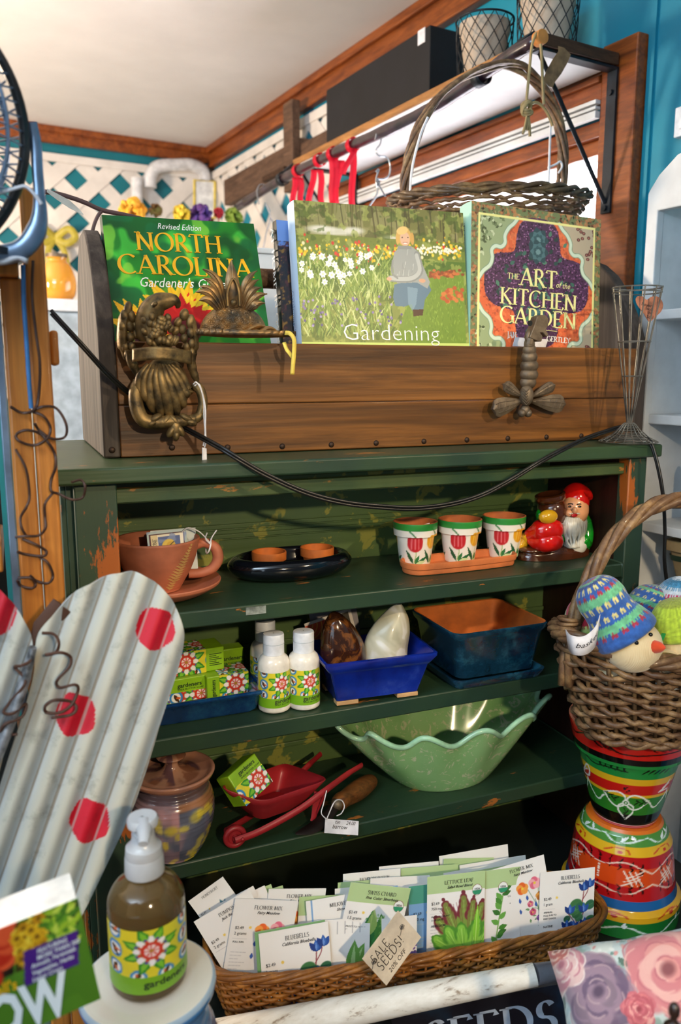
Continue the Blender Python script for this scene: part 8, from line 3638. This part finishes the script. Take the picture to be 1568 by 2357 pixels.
def rb_(u0, u1, v0, v1, z0, z1, m, name, par, base, **k):
	mb = MB()
	rbox(mb, u0, u1, v0, v1, z0, z1)
	mb.v = [tuple(Vector(p) - base) for p in mb.v]
	return mb.build(name, m, par, **k)


rb_(.28, .97, .021, .055, 2.118, 2.215, 'weathered_brown', 'beam', wf, WB, smooth=0, bevel=.003)
rb_(.90, .97, .0555, .085, 2.05, 2.33, 'weathered_brown', 'post', wf, WB, smooth=0, bevel=.003)
rb_(.972, 1.30, .021, .055, 2.14, 2.195, 'weathered_brown', 'beam', wf, WB, smooth=0, bevel=.003)
rb_(.80, .975, .0860, .12, 2.10, 2.118, 'end_grain', 'peg_board', wf, WB, smooth=0, bevel=.002)

# ---- wall shelf on black iron brackets
ZS0, ZS1 = 2.036, 2.054
SU0, SU1 = 1.285, 2.292
ws = thing('wall_shelf', 'long wooden wall shelf with pale underside on black iron brackets above the window', 'wall shelf', rm(1.8, .12, ZS0))
WB = Vector(ws.location)
rb_(SU0, SU1 - .004, .037, .24, ZS0 + .001, ZS1, 'shelf_wood', 'board', ws, WB, smooth=0, bevel=.001)
tag(rb_(SU0 + .002, SU1 - .006, .040, .236, ZS0 - .0006, ZS0 + .0006, 'shelf_under', 'underside', ws, WB, smooth=0), 'pale underside')  # thin pale sheet under the board
tag(rb_(SU1 - .0038, SU1 + .004, .037, .241, ZS0 - .001, ZS1 + .003, 'end_grain', 'rough_end', ws, WB, smooth=0, bevel=.002), 'rough dark sawn end')
for u in (2.279, 1.30):
	mb = MB()
	rbox(mb, u - .012, u + .012, .030 if u > 2 else .0372, .0365 if u > 2 else .0425, 1.765, ZS0 - .002)
	rbox(mb, u - .012, u + .012, .030 if u > 2 else .0372, .235, ZS0 - .007, ZS0 - .0015)
	mb.v = [tuple(Vector(p) - WB) for p in mb.v]
	mb.build('bracket', 'iron_black', ws, smooth=0, bevel=.001)
	mb = MB()
	mb.tube([rm(u, .037, 1.785) - WB, rm(u, .225, ZS0 - .008) - WB], .0042, 8)
	b_ = mb.build('bracket_brace', 'iron_black', ws, smooth=60)
	for z in (1.775, 1.99):
		mb = MB()
		c = rm(u, .038, z) - WB
		mb.tube([c, c + RNV * .003], .0055, 10)
		mb.build('bracket_bolt', 'iron_black', ws, smooth=40)

# ---- the dark rod hanging from the shelf front
_rv = CORNER + RNV * .28
_rp = [Vector(p) for p in cr([tuple(onP(x, y, _rv, RNV)) for x, y in ((550, 476), (632, 423), (700, 386), (784, 346), (859, 314), (950, 272), (1034, 226), (1094, 185), (1164, 136), (1236, 92))], 8)]


def rodp(t):
	k = max(0.0, min(.99999, t)) * (len(_rp) - 1)
	i = int(k)
	return _rp[i].lerp(_rp[i + 1], k - i)


ra_, rb2 = _rp[0], _rp[-1]
rd = thing('hanging_rod', 'dark peeled branch rod slung under the wall shelf front', 'rod', rodp(.5))
WB = Vector(rd.location)
mb = MB()
rg = random.Random(8)
pts = [rodp(t) for t in np.linspace(0, 1, 40)]
mb.tube([p - WB for p in pts], [.0125 + .002 * math.sin(i * 1.1) * rg.random() for i in range(40)], 14)
mb.build('branch', 'rod_bark', rd, smooth=180)
ax = (_rp[-1] - _rp[-6]).normalized()
mb = MB()
mb.tube([rb2 - WB + ax * .0004, rb2 - WB + ax * .016], [.0128, .0122], 14)
mb.build('cut_end', 'rod_cut', rd, smooth=40)
for t_ in (.80, .93, .14):
	c = rodp(t_)
	mb = MB()
	R1 = []
	side = ax.cross(Vector((0, 0, 1))).normalized()
	upv = side.cross(ax)
	for w_ in (-.011, .011):
		pass
	loopv, f = [], []
	K = 22
	for i in range(K + 1):
		a = 2 * PI * i / K
		for w_ in (-.011, .011):
			loopv.append(tuple(c + ax * w_ + side * (.0175 * math.cos(a)) + upv * (.0175 * math.sin(a)) - WB))
	for i in range(K):
		f.append((2 * i, 2 * i + 1, 2 * i + 3, 2 * i + 2))
	if t_ != .93:
		mb.add(loopv, f)
	top_ = Vector((c.x, c.y, ZS1)) + RNV * 0
	q0 = c + upv * .0175
	q1 = q0 - RNV * .03
	q1.z = ZS0 + .002
	if t_ == .93:
		q0 = c + upv * .013
		q1 = q0 - RNV * .03
		q1.z = ZS1 + .001
	mb.bar(q0 - WB, q1 - WB, .020, .003, tuple(RNV))
	mb.build('strap', 'iron_black', rd, smooth=60, solid=.002)

# string with a knot over the rod's end
sg2 = thing('knotted_cord', 'knotted rawhide cord looped over the cut end of the rod', 'cord', tuple(rb2))
WB = Vector(sg2.location)
YK = rb2.y - .012
mb = MB()
for pts in (((1228, 92), (1224, 110), (1218, 170), (1213, 225), (1212, 244)), ((1244, 92), (1247, 130), (1250, 200), (1252, 240)), ((1228, 92), (1234, 78), (1242, 80), (1246, 96)),
			((1216, 242), (1235, 236), (1252, 248), (1265, 270), (1272, 290)), ((1214, 262), (1210, 285), (1204, 308)), ((1216, 262), (1219, 290), (1220, 314)), ((1213, 262), (1216, 280), (1213, 300))):
	mb.tube([Vector(p) - WB for p in cr([tuple(onY(x, y, YK)) for x, y in pts], 5)], .0027, 6)
kc = onY(1214, 250, YK)
for i in range(3):
	mb.tube([kc - WB + Vector((.009 * math.cos(a), .004 * math.sin(2 * a + i), .008 * math.sin(a) + .003 * (i - 1))) for a in np.linspace(0, 2 * PI, 16, False)], .0030, 6, closed=True)
mb.build('cord', 'rawhide', sg2, smooth=60)

# ---- torn strip of brown paper hanging off the shelf end
mat('brown_paper', '#8a6a48', .8, var=.25, vscale=40)
tp_ = thing('torn_paper_strip', 'torn strip of brown paper hanging from the sawn end of the wall shelf', 'paper strip', rm(2.30, .19, 2.05))
WB = Vector(tp_.location)
mb = MB()
v = []
for x, y, w_, vv_ in ((1292, 108, 12, .205), (1300, 122, 26, .205), (1290, 140, 30, .20), (1276, 165, 30, .195), (1264, 186, 24, .19), (1268, 200, 8, .19)):
	q_ = onP(x, y, rm(2.2985, 0, 0), RTV)
	v += [tuple(q_ - RNV * (-.0006 * w_) - WB), tuple(q_ - RNV * (.0006 * w_) - WB)]
mb.add(v, [(2 * j, 2 * j + 1, 2 * j + 3, 2 * j + 2) for j in range(5)])
mb.build('strip', 'brown_paper', tp_, smooth=0, solid=.0006)

# ---- basket with the tall handle hanging from the rod
YB2 = rb2.y + .045
hb = thing('hanging_willow_basket', 'brown willow basket with tall hoop handle hanging behind the books', 'basket', tuple(onY(1130, 520, YB2)))
WB = Vector(hb.location)
b0 = onY(1130, 480, YB2)
b1 = onY(1330, 478, YB2)
rx_ = (b1 - b0).length


def hfn(u, v):
	a = 2 * PI * u
	k = .62 + .38 * v ** .7
	sag = .012 * math.cos(a)
	return Vector((math.cos(a) * rx_ * k, math.sin(a) * rx_ * .62 * k, -.075 + .085 * v + sag)) + (b0 - WB), Vector((math.cos(a), math.sin(a), 0))


woven(hfn, 1, 11, 34, .0036, .0044, 'weave', 'willow_brown', hb, 9, sub=4, jit=.5)
mb = MB()
for k_ in range(3):
	mb.tube([hfn(i / 90, 1.05)[0] + Vector((.004 * math.cos(i * .6 + k_ * 2.1), .004 * math.sin(i * .5 + k_), .005 * math.sin(i * .6 + k_ * 2.1))) for i in range(90)], .0042, 6, closed=True)
mb.build('rim', 'willow_dark', hb, smooth=180)
mb = MB()
hpts = [(938, 478), (934, 420), (946, 350), (970, 285), (1010, 225), (1060, 182), (1120, 156), (1180, 150), (1225, 175), (1262, 225), (1286, 285), (1296, 350), (1292, 420), (1276, 486)]
for k_ in range(5):
	pp = [Vector(p) for p in cr([tuple(onY(x, y, YB2)) for x, y in hpts], 6)]
	mb.tube([p - WB + Vector((.0072 * math.cos(i * .22 + k_ * 1.26), .0072 * math.sin(i * .22 + k_ * 1.26) , .004 * math.sin(i * .3 + k_))) for i, p in enumerate(pp)], .0042, 6)
mb.build('handle', 'willow_brown', hb, smooth=180)
mb = MB()
mb.tube([Vector(p) - WB for p in cr([tuple(onY(x, y, YB2 - .016)) for x, y in ((1268, 282), (1266, 330), (1264, 390), (1262, 440), (1258, 484))], 4)], .0024, 6)
mb.build('plastic_tie', 'pvc_white', hb, smooth=60)
mb = MB()
mb.tube([Vector(p) - WB for p in cr([tuple(onY(x, y, YB2 - .016)) for x, y in ((1262, 386), (1280, 378), (1290, 372), (1294, 384), (1286, 398))], 4)], .0020, 6)
mb.build('plastic_tie', 'pvc_white', hb, smooth=60)
mb = MB()
mb.tube([Vector(p) - WB for p in cr([tuple(onY(x, y, YB2 - .016)) for x, y in ((985, 270), (968, 310), (950, 380), (944, 440), (944, 470))], 4)], .0022, 6)
mb.build('plastic_tie', 'pvc_white', hb, smooth=60)

# ---- coat hangers on the rod
mat('wire_chrome', '#c6ccd2', .25, .8)


def at_rod(px):
	"""depth of the rod under pixel column px"""
	best = min((abs(pix(p)[0] - px), p.y) for p in (rodp(t) for t in np.linspace(0, 1, 200)))
	return best[1]


def pix(p):
	d = Vector(p) - CAM
	z = d.dot(FWD)
	return CX + F * d.dot(RT) / z, CY - F * d.dot(UP) / z


for px, lab, pts, pts2 in ((870, 'chrome wire coat hanger on the rod beside the tall basket', ((864, 322), (870, 300), (878, 305), (876, 330), (866, 345), (872, 358), (890, 362), (898, 380), (896, 402), (884, 412), (868, 412)), ((866, 395), (872, 390), (866, 412), (868, 428), (874, 420), (866, 415), (868, 445), (850, 475))),
						   (605, 'chrome wire hanger hook at the far end of the rod', ((596, 470), (592, 440), (600, 425), (614, 428), (622, 440)), ((612, 470), (622, 500), (612, 540), (606, 575)))):
	Yh = at_rod(px) - .016
	t = thing('wire_hanger', lab, 'hanger', tuple(onY(px, 330, Yh)))
	WB = Vector(t.location)
	mb = MB()
	mb.tube([Vector(p) - WB for p in cr([tuple(onY(x, y, Yh)) for x, y in pts], 5)], .0022, 6)
	mb.build('hook', 'wire_chrome', t, smooth=60)
	mb = MB()
	mb.tube([Vector(p) - WB for p in cr([tuple(onY(x, y, Yh - .004)) for x, y in pts2], 5)], .0022, 6)
	x, y = pts2[-3]
	mb.tube([onY(x, y, Yh - .004) - WB, onY(x + 22, y + 38, Yh - .004) - WB], .0022, 6)
	mb.build('shoulder_wire', 'wire_chrome', t, smooth=60)

# ---- red ribbons tied on the rod
for i, (px, pyt, strips, lab) in enumerate(((687, 398, ((680, 418, 676, 470), (692, 418, 694, 470)), 'red ribbon tied on the rod, farthest from the window'),
										   (735, 375, ((724, 400, 712, 470), (738, 400, 742, 470)), 'red ribbon tied on the rod, second from the far end'),
										   (768, 352, ((768, 372, 772, 472), (784, 378, 772, 430)), 'wide red ribbon tied on the rod, third from the far end'),
										   (812, 332, ((814, 350, 812, 474), (818, 352, 790, 400)), 'red ribbon tied on the rod, nearest the coat hanger'))):
	Yh = at_rod(px)
	t = thing('red_ribbon', lab, 'ribbon', tuple(onY(px, pyt, Yh)), group='red ribbons on the hanging rod')
	WB = Vector(t.location)
	cpt = min((rodp(q) for q in np.linspace(0, 1, 300)), key=lambda p: abs(pix(p)[0] - px))
	mb = MB()
	v, f = [], []
	side = ax.cross(Vector((0, 0, 1))).normalized()
	upv = side.cross(ax)
	for j in range(21):
		a = 2 * PI * j / 20
		for w_ in (-.009, .009):
			v.append(tuple(cpt + ax * w_ + side * (.0162 * math.cos(a)) + upv * (.0162 * math.sin(a)) - WB))
	mb.add(v, [(2 * j, 2 * j + 1, 2 * j + 3, 2 * j + 2) for j in range(20)])
	mb.build('loop', 'ribbon_red', t, smooth=60, solid=.001)
	for (xa_, ya_, xb_, yb_) in strips:
		mb = MB()
		v = []
		for j in range(9):
			q = j / 8
			p = onY(xa_ + (xb_ - xa_) * q + 2 * math.sin(q * 6), ya_ - 10 + (yb_ - ya_ + 10) * q, Yh - .019) - WB
			wv = .009 * (1 if i != 2 else 1.5)
			v += [tuple(p - RT * wv), tuple(p + RT * wv + Vector((0, .006, 0)))]
		mb.add(v, [(2 * j, 2 * j + 1, 2 * j + 3, 2 * j + 2) for j in range(8)])
		mb.build('tail', 'ribbon_red', t, smooth=60, solid=.0008)

# ---- dark crate and the wire covered pots on the shelf
cr_ = thing('dark_crate', 'dark stained wooden crate with a white price sticker on the wall shelf', 'crate', rm(1.6, .10, ZS1 + .0005))
WB = Vector(cr_.location)
rb_(1.36, 1.856, .040, .17, ZS1 + .0008, 2.231, 'crate_dark', 'body', cr_, WB, smooth=0, bevel=.002)
rb_(1.365, 1.851, .046, .164, 2.2312, 2.2325, 'crate_dark', 'lid', cr_, WB, smooth=0)
a, b = onW(962, 72, .171), onW(978, 96, .171)
rb_(a[0], b[0], .1702, .1708, b[1], a[1], 'string_white', 'price_sticker', cr_, WB, smooth=0)


def wire_pot(label, u, v):
	t = thing('wire_covered_pot', label, 'pot', rm(u, v, ZS1 + .0006), group='wire covered pots on the wall shelf')
	mb = MB()
	mb.lathe([(.001, .006), (.036, .006), (.038, .010), (.050, .088), (.0525, .092), (.053, .112), (.050, .113), (.048, .108), (.034, .012), (.001, .011)], 40)
	mb.build('clay_pot', 'pot_cream', t, smooth=40)
	mb = MB()
	r0, r1, h = .055, .060, .118
	for i in range(14):
		for s in (-1, 1):
			pts = []
			for j in range(9):
				q = j / 8
				a = 2 * PI * i / 14 + s * q * 1.35
				r = r0 + (r1 - r0) * q
				pts.append((r * math.cos(a), r * math.sin(a), h * q + .001))
			mb.tube(pts, .0010, 5)
	mb.build('mesh_wire', 'iron_black', t, smooth=60)
	for z, r, w_ in ((.002, r0 + .003, .0020), (h, r1, .0022)):
		mb = MB()
		mb.tube([(r * math.cos(a), r * math.sin(a), z) for a in np.linspace(0, 2 * PI, 40, False)], w_, 6, closed=True)
		mb.build('hoop', 'iron_black', t, smooth=60)
	return t


wp = wire_pot('cream clay pot in a wire mesh cover, beside the dark crate on the shelf', 2.045, .165)
copy_thing(wp, rm(2.205, .140, ZS1 + .0006), label='cream clay pot in a wire mesh cover, at the sawn end of the shelf')

# ---- pieces in front of the back wall
a = thing('white_pipe_arch', 'white square bent arch hanging on the lattice', 'arch', rm(.052, .35, 2.05))
WB = Vector(a.location)
mb = MB()
pth = [onP(x, y, rm(.052, 0, 0), RTV) - WB for x, y in ((346, 432), (346, 408), (356, 388), (376, 381), (410, 380), (440, 380), (466, 392), (472, 412), (472, 440))]
mb.tube(cr([tuple(p) for p in pth], 4), .026, 10)
mb.build('arch', 'pvc_white', a, smooth=60)
mb = MB()
mb.tube([onP(314, 410, rm(.06, 0, 0), RTV) - WB, onP(316, 500, rm(.06, 0, 0), RTV) - WB], .024, 8)
mb.build('upright', 'pvc_white', a, smooth=60)


def card_at(name, label, q, u, m, edge=None):
	t = thing(name, label, 'card', rm(u, onB(*q[0], u)[0], onB(*q[3], u)[1]))
	WB = Vector(t.location)
	P4 = [onP(*p, rm(u, 0, 0), RTV) - WB for p in q]
	mb = MB()
	mb.add([tuple(p) for p in P4], [(3, 2, 1, 0)])
	mb.build('card', m, t, smooth=0, solid=.004)
	if edge:
		mb = MB()
		mb.tube([p + RTV * .003 for p in P4], .006, 5, closed=True)
		mb.build('border', edge, t, smooth=0)


mat('card_yellow', '#e8d05a', .6)
mat('paper_white', '#eef0f4', .6)
card_at('notice_card', 'white card with a yellow border hung on the lattice', ((447, 415), (494, 418), (494, 502), (447, 500)), .092, 'paper_white', 'card_yellow')
card_at('plain_notice_card', 'plain white card half behind the yellow bordered one', ((492, 420), (515, 422), (514, 496), (492, 494)), .086, 'paper_white')

zcab = onP(130, 688, rm(1.05, 0, 0), RTV).z
for i, (px, py, r, col, col2, nm, lab) in enumerate(((306, 486, 24, '#f09a14', '#e8b83a', 'orange_flower_bunch', 'bright orange flower bunch behind the green gardening guide'),
													(358, 484, 12, '#6a6a2a', '#8a4a2a', 'dried_leaf_bunch', 'dull green dried bunch beside the orange flowers'),
													(418, 492, 16, '#e8cc3a', '#d8b02a', 'yellow_flower_bunch', 'yellow flower bunch behind the green gardening guide'),
													(462, 498, 22, '#3a2f8a', '#6a3a7a', 'purple_flower_bunch', 'purple and blue flower bunch below the yellow bordered card'),
													(503, 490, 10, '#b81c2c', '#d83a3a', 'red_flower_bunch', 'red flower bunch below the plain white card'),
													(538, 500, 18, '#6a8a2a', '#8aa03a', 'green_leaf_bunch', 'green leafy bunch behind the right edge of the gardening guide'))):
	mat('petal_' + nm, col, .6, col2=col2, vscale=25)
	p = onP(px, py, rm(.80, 0, 0), RTV)
	rr = r * 3.2 / F
	mb = MB()
	rg = random.Random(i)
	for j in range(60):
		d = Vector((rg.gauss(0, 1), rg.gauss(0, 1), rg.gauss(0, 1))).normalized()
		mb.ell(tuple(d * rr * .8), (rr * .34, rr * .12, rr * .34), rot=(rg.random() * 3, rg.random() * 3, rg.random() * 3), n=6)
	mb.tube([(0, 0, -rr), (0.0, 0, zcab - p.z + .0006)], rr * .12, 6)
	o = mb.build(nm, 'petal_' + nm, smooth=180, loc=p)
	tag(o, lab, 'flowers')

# white cabinet behind the caddy, with amber glass on it
CUv = 1.05
zc_ = onP(130, 688, rm(CUv, 0, 0), RTV).z
vl, vr = onB(60, 690, CUv)[0], onB(660, 720, CUv)[0]
cbn = thing('white_back_cabinet', 'white cabinet with grey sides standing behind the tool caddy', 'cabinet', rm(CUv, (vl + vr) / 2, 0))
WB = Vector(cbn.location)
mat('cabinet_grey', '#a8b4b8', .6)  # grey puts the shade on the white back cabinet's side into its colour
rb_(CUv - .40, CUv, vr, vl, 0, zc_ - .035, 'cabinet_grey', 'body', cbn, WB, smooth=0, bevel=.004)
rb_(CUv - .42, CUv + .012, vr - .01, vl + .01, zc_ - .034, zc_, 'white_paint', 'top', cbn, WB, smooth=0, bevel=.003)
nt = NT('amber_glow')
setp(nt, .1, 0, .4, .5, .35)
nt.b.inputs['Base Color'].default_value = L4('#f0a83a')
am = thing('amber_glass_jar', 'amber ribbed glass jar on the white cabinet beside the left post', 'jar', tuple(onP(135, 680, rm(CUv - .1, 0, 0), RTV)))
am.location.z = zc_ + .0006
mb = MB()
mb.lathe(cr([(.03, 0), (.048, .02), (.052, .06), (.040, .10), (.028, .115), (.030, .125)], 5), 30)
mb.build('glass', 'amber_glow', am, smooth=60)
mb = MB()
mb.lathe([(.031, .1251), (.031, .135), (.001, .137)], 24)
mb.build('lid', 'bronze_brown', am, smooth=40)
bo = thing('yellow_bow', 'olive yellow ribbon bow hanging on the lattice above the amber jar', 'bow', tuple(onP(127, 548, rm(.03, 0, 0), RTV)))
mat('bow_yellow', '#b8a838', .5)
mb = MB()
for s in (-1, 1):
	mb.tube(cr([(0, 0, 0), (s * .05, -.02, .035), (s * .075, -.02, .005), (s * .04, -.015, -.02), (0, 0, 0)], 5), .014, 8, flat=.4, up=(0, -1, 0))
	mb.tube(cr([(0, 0, 0), (s * .03, -.015, -.05), (s * .04, -.01, -.12)], 5), .012, 8, flat=.3, up=(0, -1, 0))
mb.build('ribbon', 'bow_yellow', bo, smooth=60)
tw = thing('bare_twig', 'thin bare twig with a scrap of clear tape behind the caddy end', 'twig', tuple(onY(200, 480, 1.364)))
WB = Vector(tw.location)
mat('twig_brown', '#4a3230', .6)
mat('tape_grey', '#c6cac4', .3, trans=.4)
mb = MB()
mb.tube([Vector(p) - WB for p in cr([tuple(onY(x, y, 1.364)) for x, y in ((95, 440), (140, 448), (190, 464), (236, 484), (285, 494), (330, 505))], 5)], .0036, 7)
mb.tube([Vector(p) - WB for p in cr([tuple(onY(x, y, 1.364)) for x, y in ((236, 484), (224, 500), (214, 528), (206, 570), (204, 700), (206, 850))] + [(onY(206, 850, 1.364).x, 1.364, ZT + .001)], 5)], .0030, 7)
mb.build('stem', 'twig_brown', tw, smooth=60)
mb = MB()
v = []
for j, (x, y, w_) in enumerate(((108, 438, 8), (130, 452, 14), (160, 470, 18), (180, 484, 10), (192, 494, 2))):
	v += [tuple(onY(x, y - w_ / 2, 1.358) - WB), tuple(onY(x, y + w_ / 2, 1.354) - WB)]
mb.add(v, [(2 * j, 2 * j + 1, 2 * j + 3, 2 * j + 2) for j in range(4)])
mb.build('tape', 'tape_grey', tw, smooth=0, solid=.0006)
px_ = thing('white_pedestal', 'white pedestal top just visible between the green guide and the dark book', 'pedestal', tuple(onY(606, 590, 1.50)))
WB = Vector(px_.location)
mb = MB()
q0, q1 = onY(560, 576, 1.50), onY(660, 580, 1.50)
mb.box((q0.x - WB.x, 0, -WB.z), (q1.x - WB.x, .12, q0.z - WB.z - .004))
mb.build('body', 'white_paint', px_, smooth=0, bevel=.003)
mb = MB()
mb.box((q0.x - WB.x - .004, -.004, q0.z - WB.z - .0038), (q1.x - WB.x + .004, .124, q0.z - WB.z + .006))
mb.build('lid', 'white_paint', px_, smooth=0, bevel=.002)

# ---- white cabinet on the right with its shelves
cu0, cv_ = 2.528, .18
wc_ = thing('white_shelf_cabinet', 'white painted open shelf cabinet with arched top at the right edge', 'shelf cabinet', rm(2.9, .1, 0))
WB = Vector(wc_.location)
rb_(cu0 - .008, cu0 + .012, .008, cv_ - .0005, 0, 1.745, 'white_paint', 'side', wc_, WB, smooth=0, bevel=.002)
rb_(cu0 + .0125, 3.3, .008, .016, 0, 1.745, 'cabinet_grey', 'back', wc_, WB, smooth=0)
mb = MB()
pts = [(cu0 - .008, 0), (cu0 + .014, 0), (cu0 + .014, 1.712), (3.3, 1.712), (3.3, 1.83), (cu0 + .20, 1.815), (cu0 + .10, 1.805), (cu0 + .045, 1.792), (cu0 + .012, 1.768), (cu0 - .004, 1.748), (cu0 - .008, 1.742)]
n = len(pts)
v = [tuple(rm(u, cv_, z) - WB) for u, z in pts] + [tuple(rm(u, cv_ + .016, z) - WB) for u, z in pts]
mb.add(v, [tuple(range(n)), tuple(range(2 * n - 1, n - 1, -1))] + [(i, n + i, n + (i + 1) % n, (i + 1) % n) for i in range(n)])
mb.build('face_frame', 'white_paint', wc_, smooth=0, bevel=.002)
for z in (1.554, 1.380, 1.193, 1.075):
	rb_(cu0 + .0128, 3.3, .0165, cv_ + .006, z - .016, z, 'white_paint', 'shelf', wc_, WB, smooth=0, bevel=.002)
# things in it
d = thing('thatched_hut_figurine', 'tiny thatched hut scene on a green disc in the white cabinet', 'figurine', rm(2.640, .130, 1.5546))
mat('thatch', '#8a8272', .9, bump=.5, bscale=200)
mat('snow_white', '#e8ecec', .7)
mat('disc_green', '#1f7a52', .5)
mb = MB()
mb.lathe([(.001, 0), (.030, 0), (.045, .006), (.046, .009), (.001, .010)], 36)
mb.build('disc', 'disc_green', d, smooth=40)
mb = MB()
mb.ell((.0, 0, .012), (.040, .036, .006), n=12)
mb.ell((-.012, -.01, .026), (.009, .008, .014), n=10)
mb.ell((.010, -.008, .024), (.012, .010, .010), n=10)
mb.build('snow', 'snow_white', d, smooth=180)
mb = MB()
for x in (-.022, .022):
	mb.tube([(x, .006, .01), (x, .006, .055)], .0035, 8)
mb.build('post', 'handle_wood', d, smooth=60)
mb = MB()
mb.lathe(cr([(.036, .052), (.038, .058), (.034, .072), (.022, .084), (.001, .088)], 4), 30)
mb.build('thatched_roof', 'thatch', d, smooth=60)
b = thing('raffia_tied_bottle', 'rounded pinkish clay bottle tied with raffia in the white cabinet', 'bottle', rm(2.640, .12, 1.1936))
mat('clay_pink', '#9c7a6c', .75)
mat('raffia', '#c8aa6a', .8)
mb = MB()
b_rows = [(.030, .022, .012, 0), (.034, .026, .014, .006), (.034, .026, .014, .105), (.030, .022, .014, .114)]
bm_ = box_pan(b_rows)
bm_.build('body', 'clay_pink', b, smooth=40)
mb = MB()
rg = random.Random(1)
for i in range(4):
	mb.tube([(.040 * math.cos(a), .032 * math.sin(a), .055 + .003 * i + .002 * math.sin(3 * a + i)) for a in np.linspace(0, 2 * PI, 24, False)], .0014, 5, closed=True)
for i in range(14):
	a = rg.uniform(-.6, .6)
	mb.tube(cr([(-.020, -.032, .058), (-.034 + .01 * rg.random(), -.046, .058 + .03 * math.sin(a * 3)), (-.030 + .03 * a, -.042, .058 + .05 * a)], 5), .0016, 5)
mb.build('raffia_tie', 'raffia', b, smooth=60)
c = thing('square_banded_pot', 'tan square pot with a dark green band low in the white cabinet', 'planter', rm(2.640, .10, 1.0756))
c.rotation_euler = (0, 0, R(97.4))
mat('tan_stone', '#b09468', .7)
mat('band_green', '#24402c', .4)
box_pan([(.046, .046, .006, 0), (.060, .058, .006, .070), (.066, .064, .006, .072), (.066, .064, .006, .090), (.060, .058, .005, .090), (.050, .048, .005, .020)]).build('body', 'tan_stone', c, smooth=40)
box_pan([(.0590, .0570, .006, .054), (.0608, .0588, .006, .064)], False, False).build('green_band', 'band_green', c, smooth=40)
y = thing('yellow_trinket', 'small yellow trinket on the middle shelf of the white cabinet', 'trinket', rm(2.645, .13, 1.3806))
mb = MB()
mb.ell((0, 0, .010), (.008, .014, .010), n=10)
mb.ell((.0, -.012, .018), (.006, .006, .006), n=8)
mb.build('body', 'card_yellow', y, smooth=180)
w = thing('white_wall_plaque', 'white plaque on the teal wall at the upper right edge', 'plaque', rm(2.62, .01, 1.9))
WB = Vector(w.location)
uu, z1 = onW(1560, 250, .012)
_, z0 = onW(1562, 330, .012)
mb = MB()
rbox(mb, uu, uu + .25, .0005, .018, z0 + .01, z1)
rbox(mb, uu + .012, uu + .24, .018, .021, z0 + .022, z1 - .012)
mb.v = [tuple(Vector(p) - WB) for p in mb.v]
mb.build('board', 'paper_white', w, smooth=0, bevel=.004)
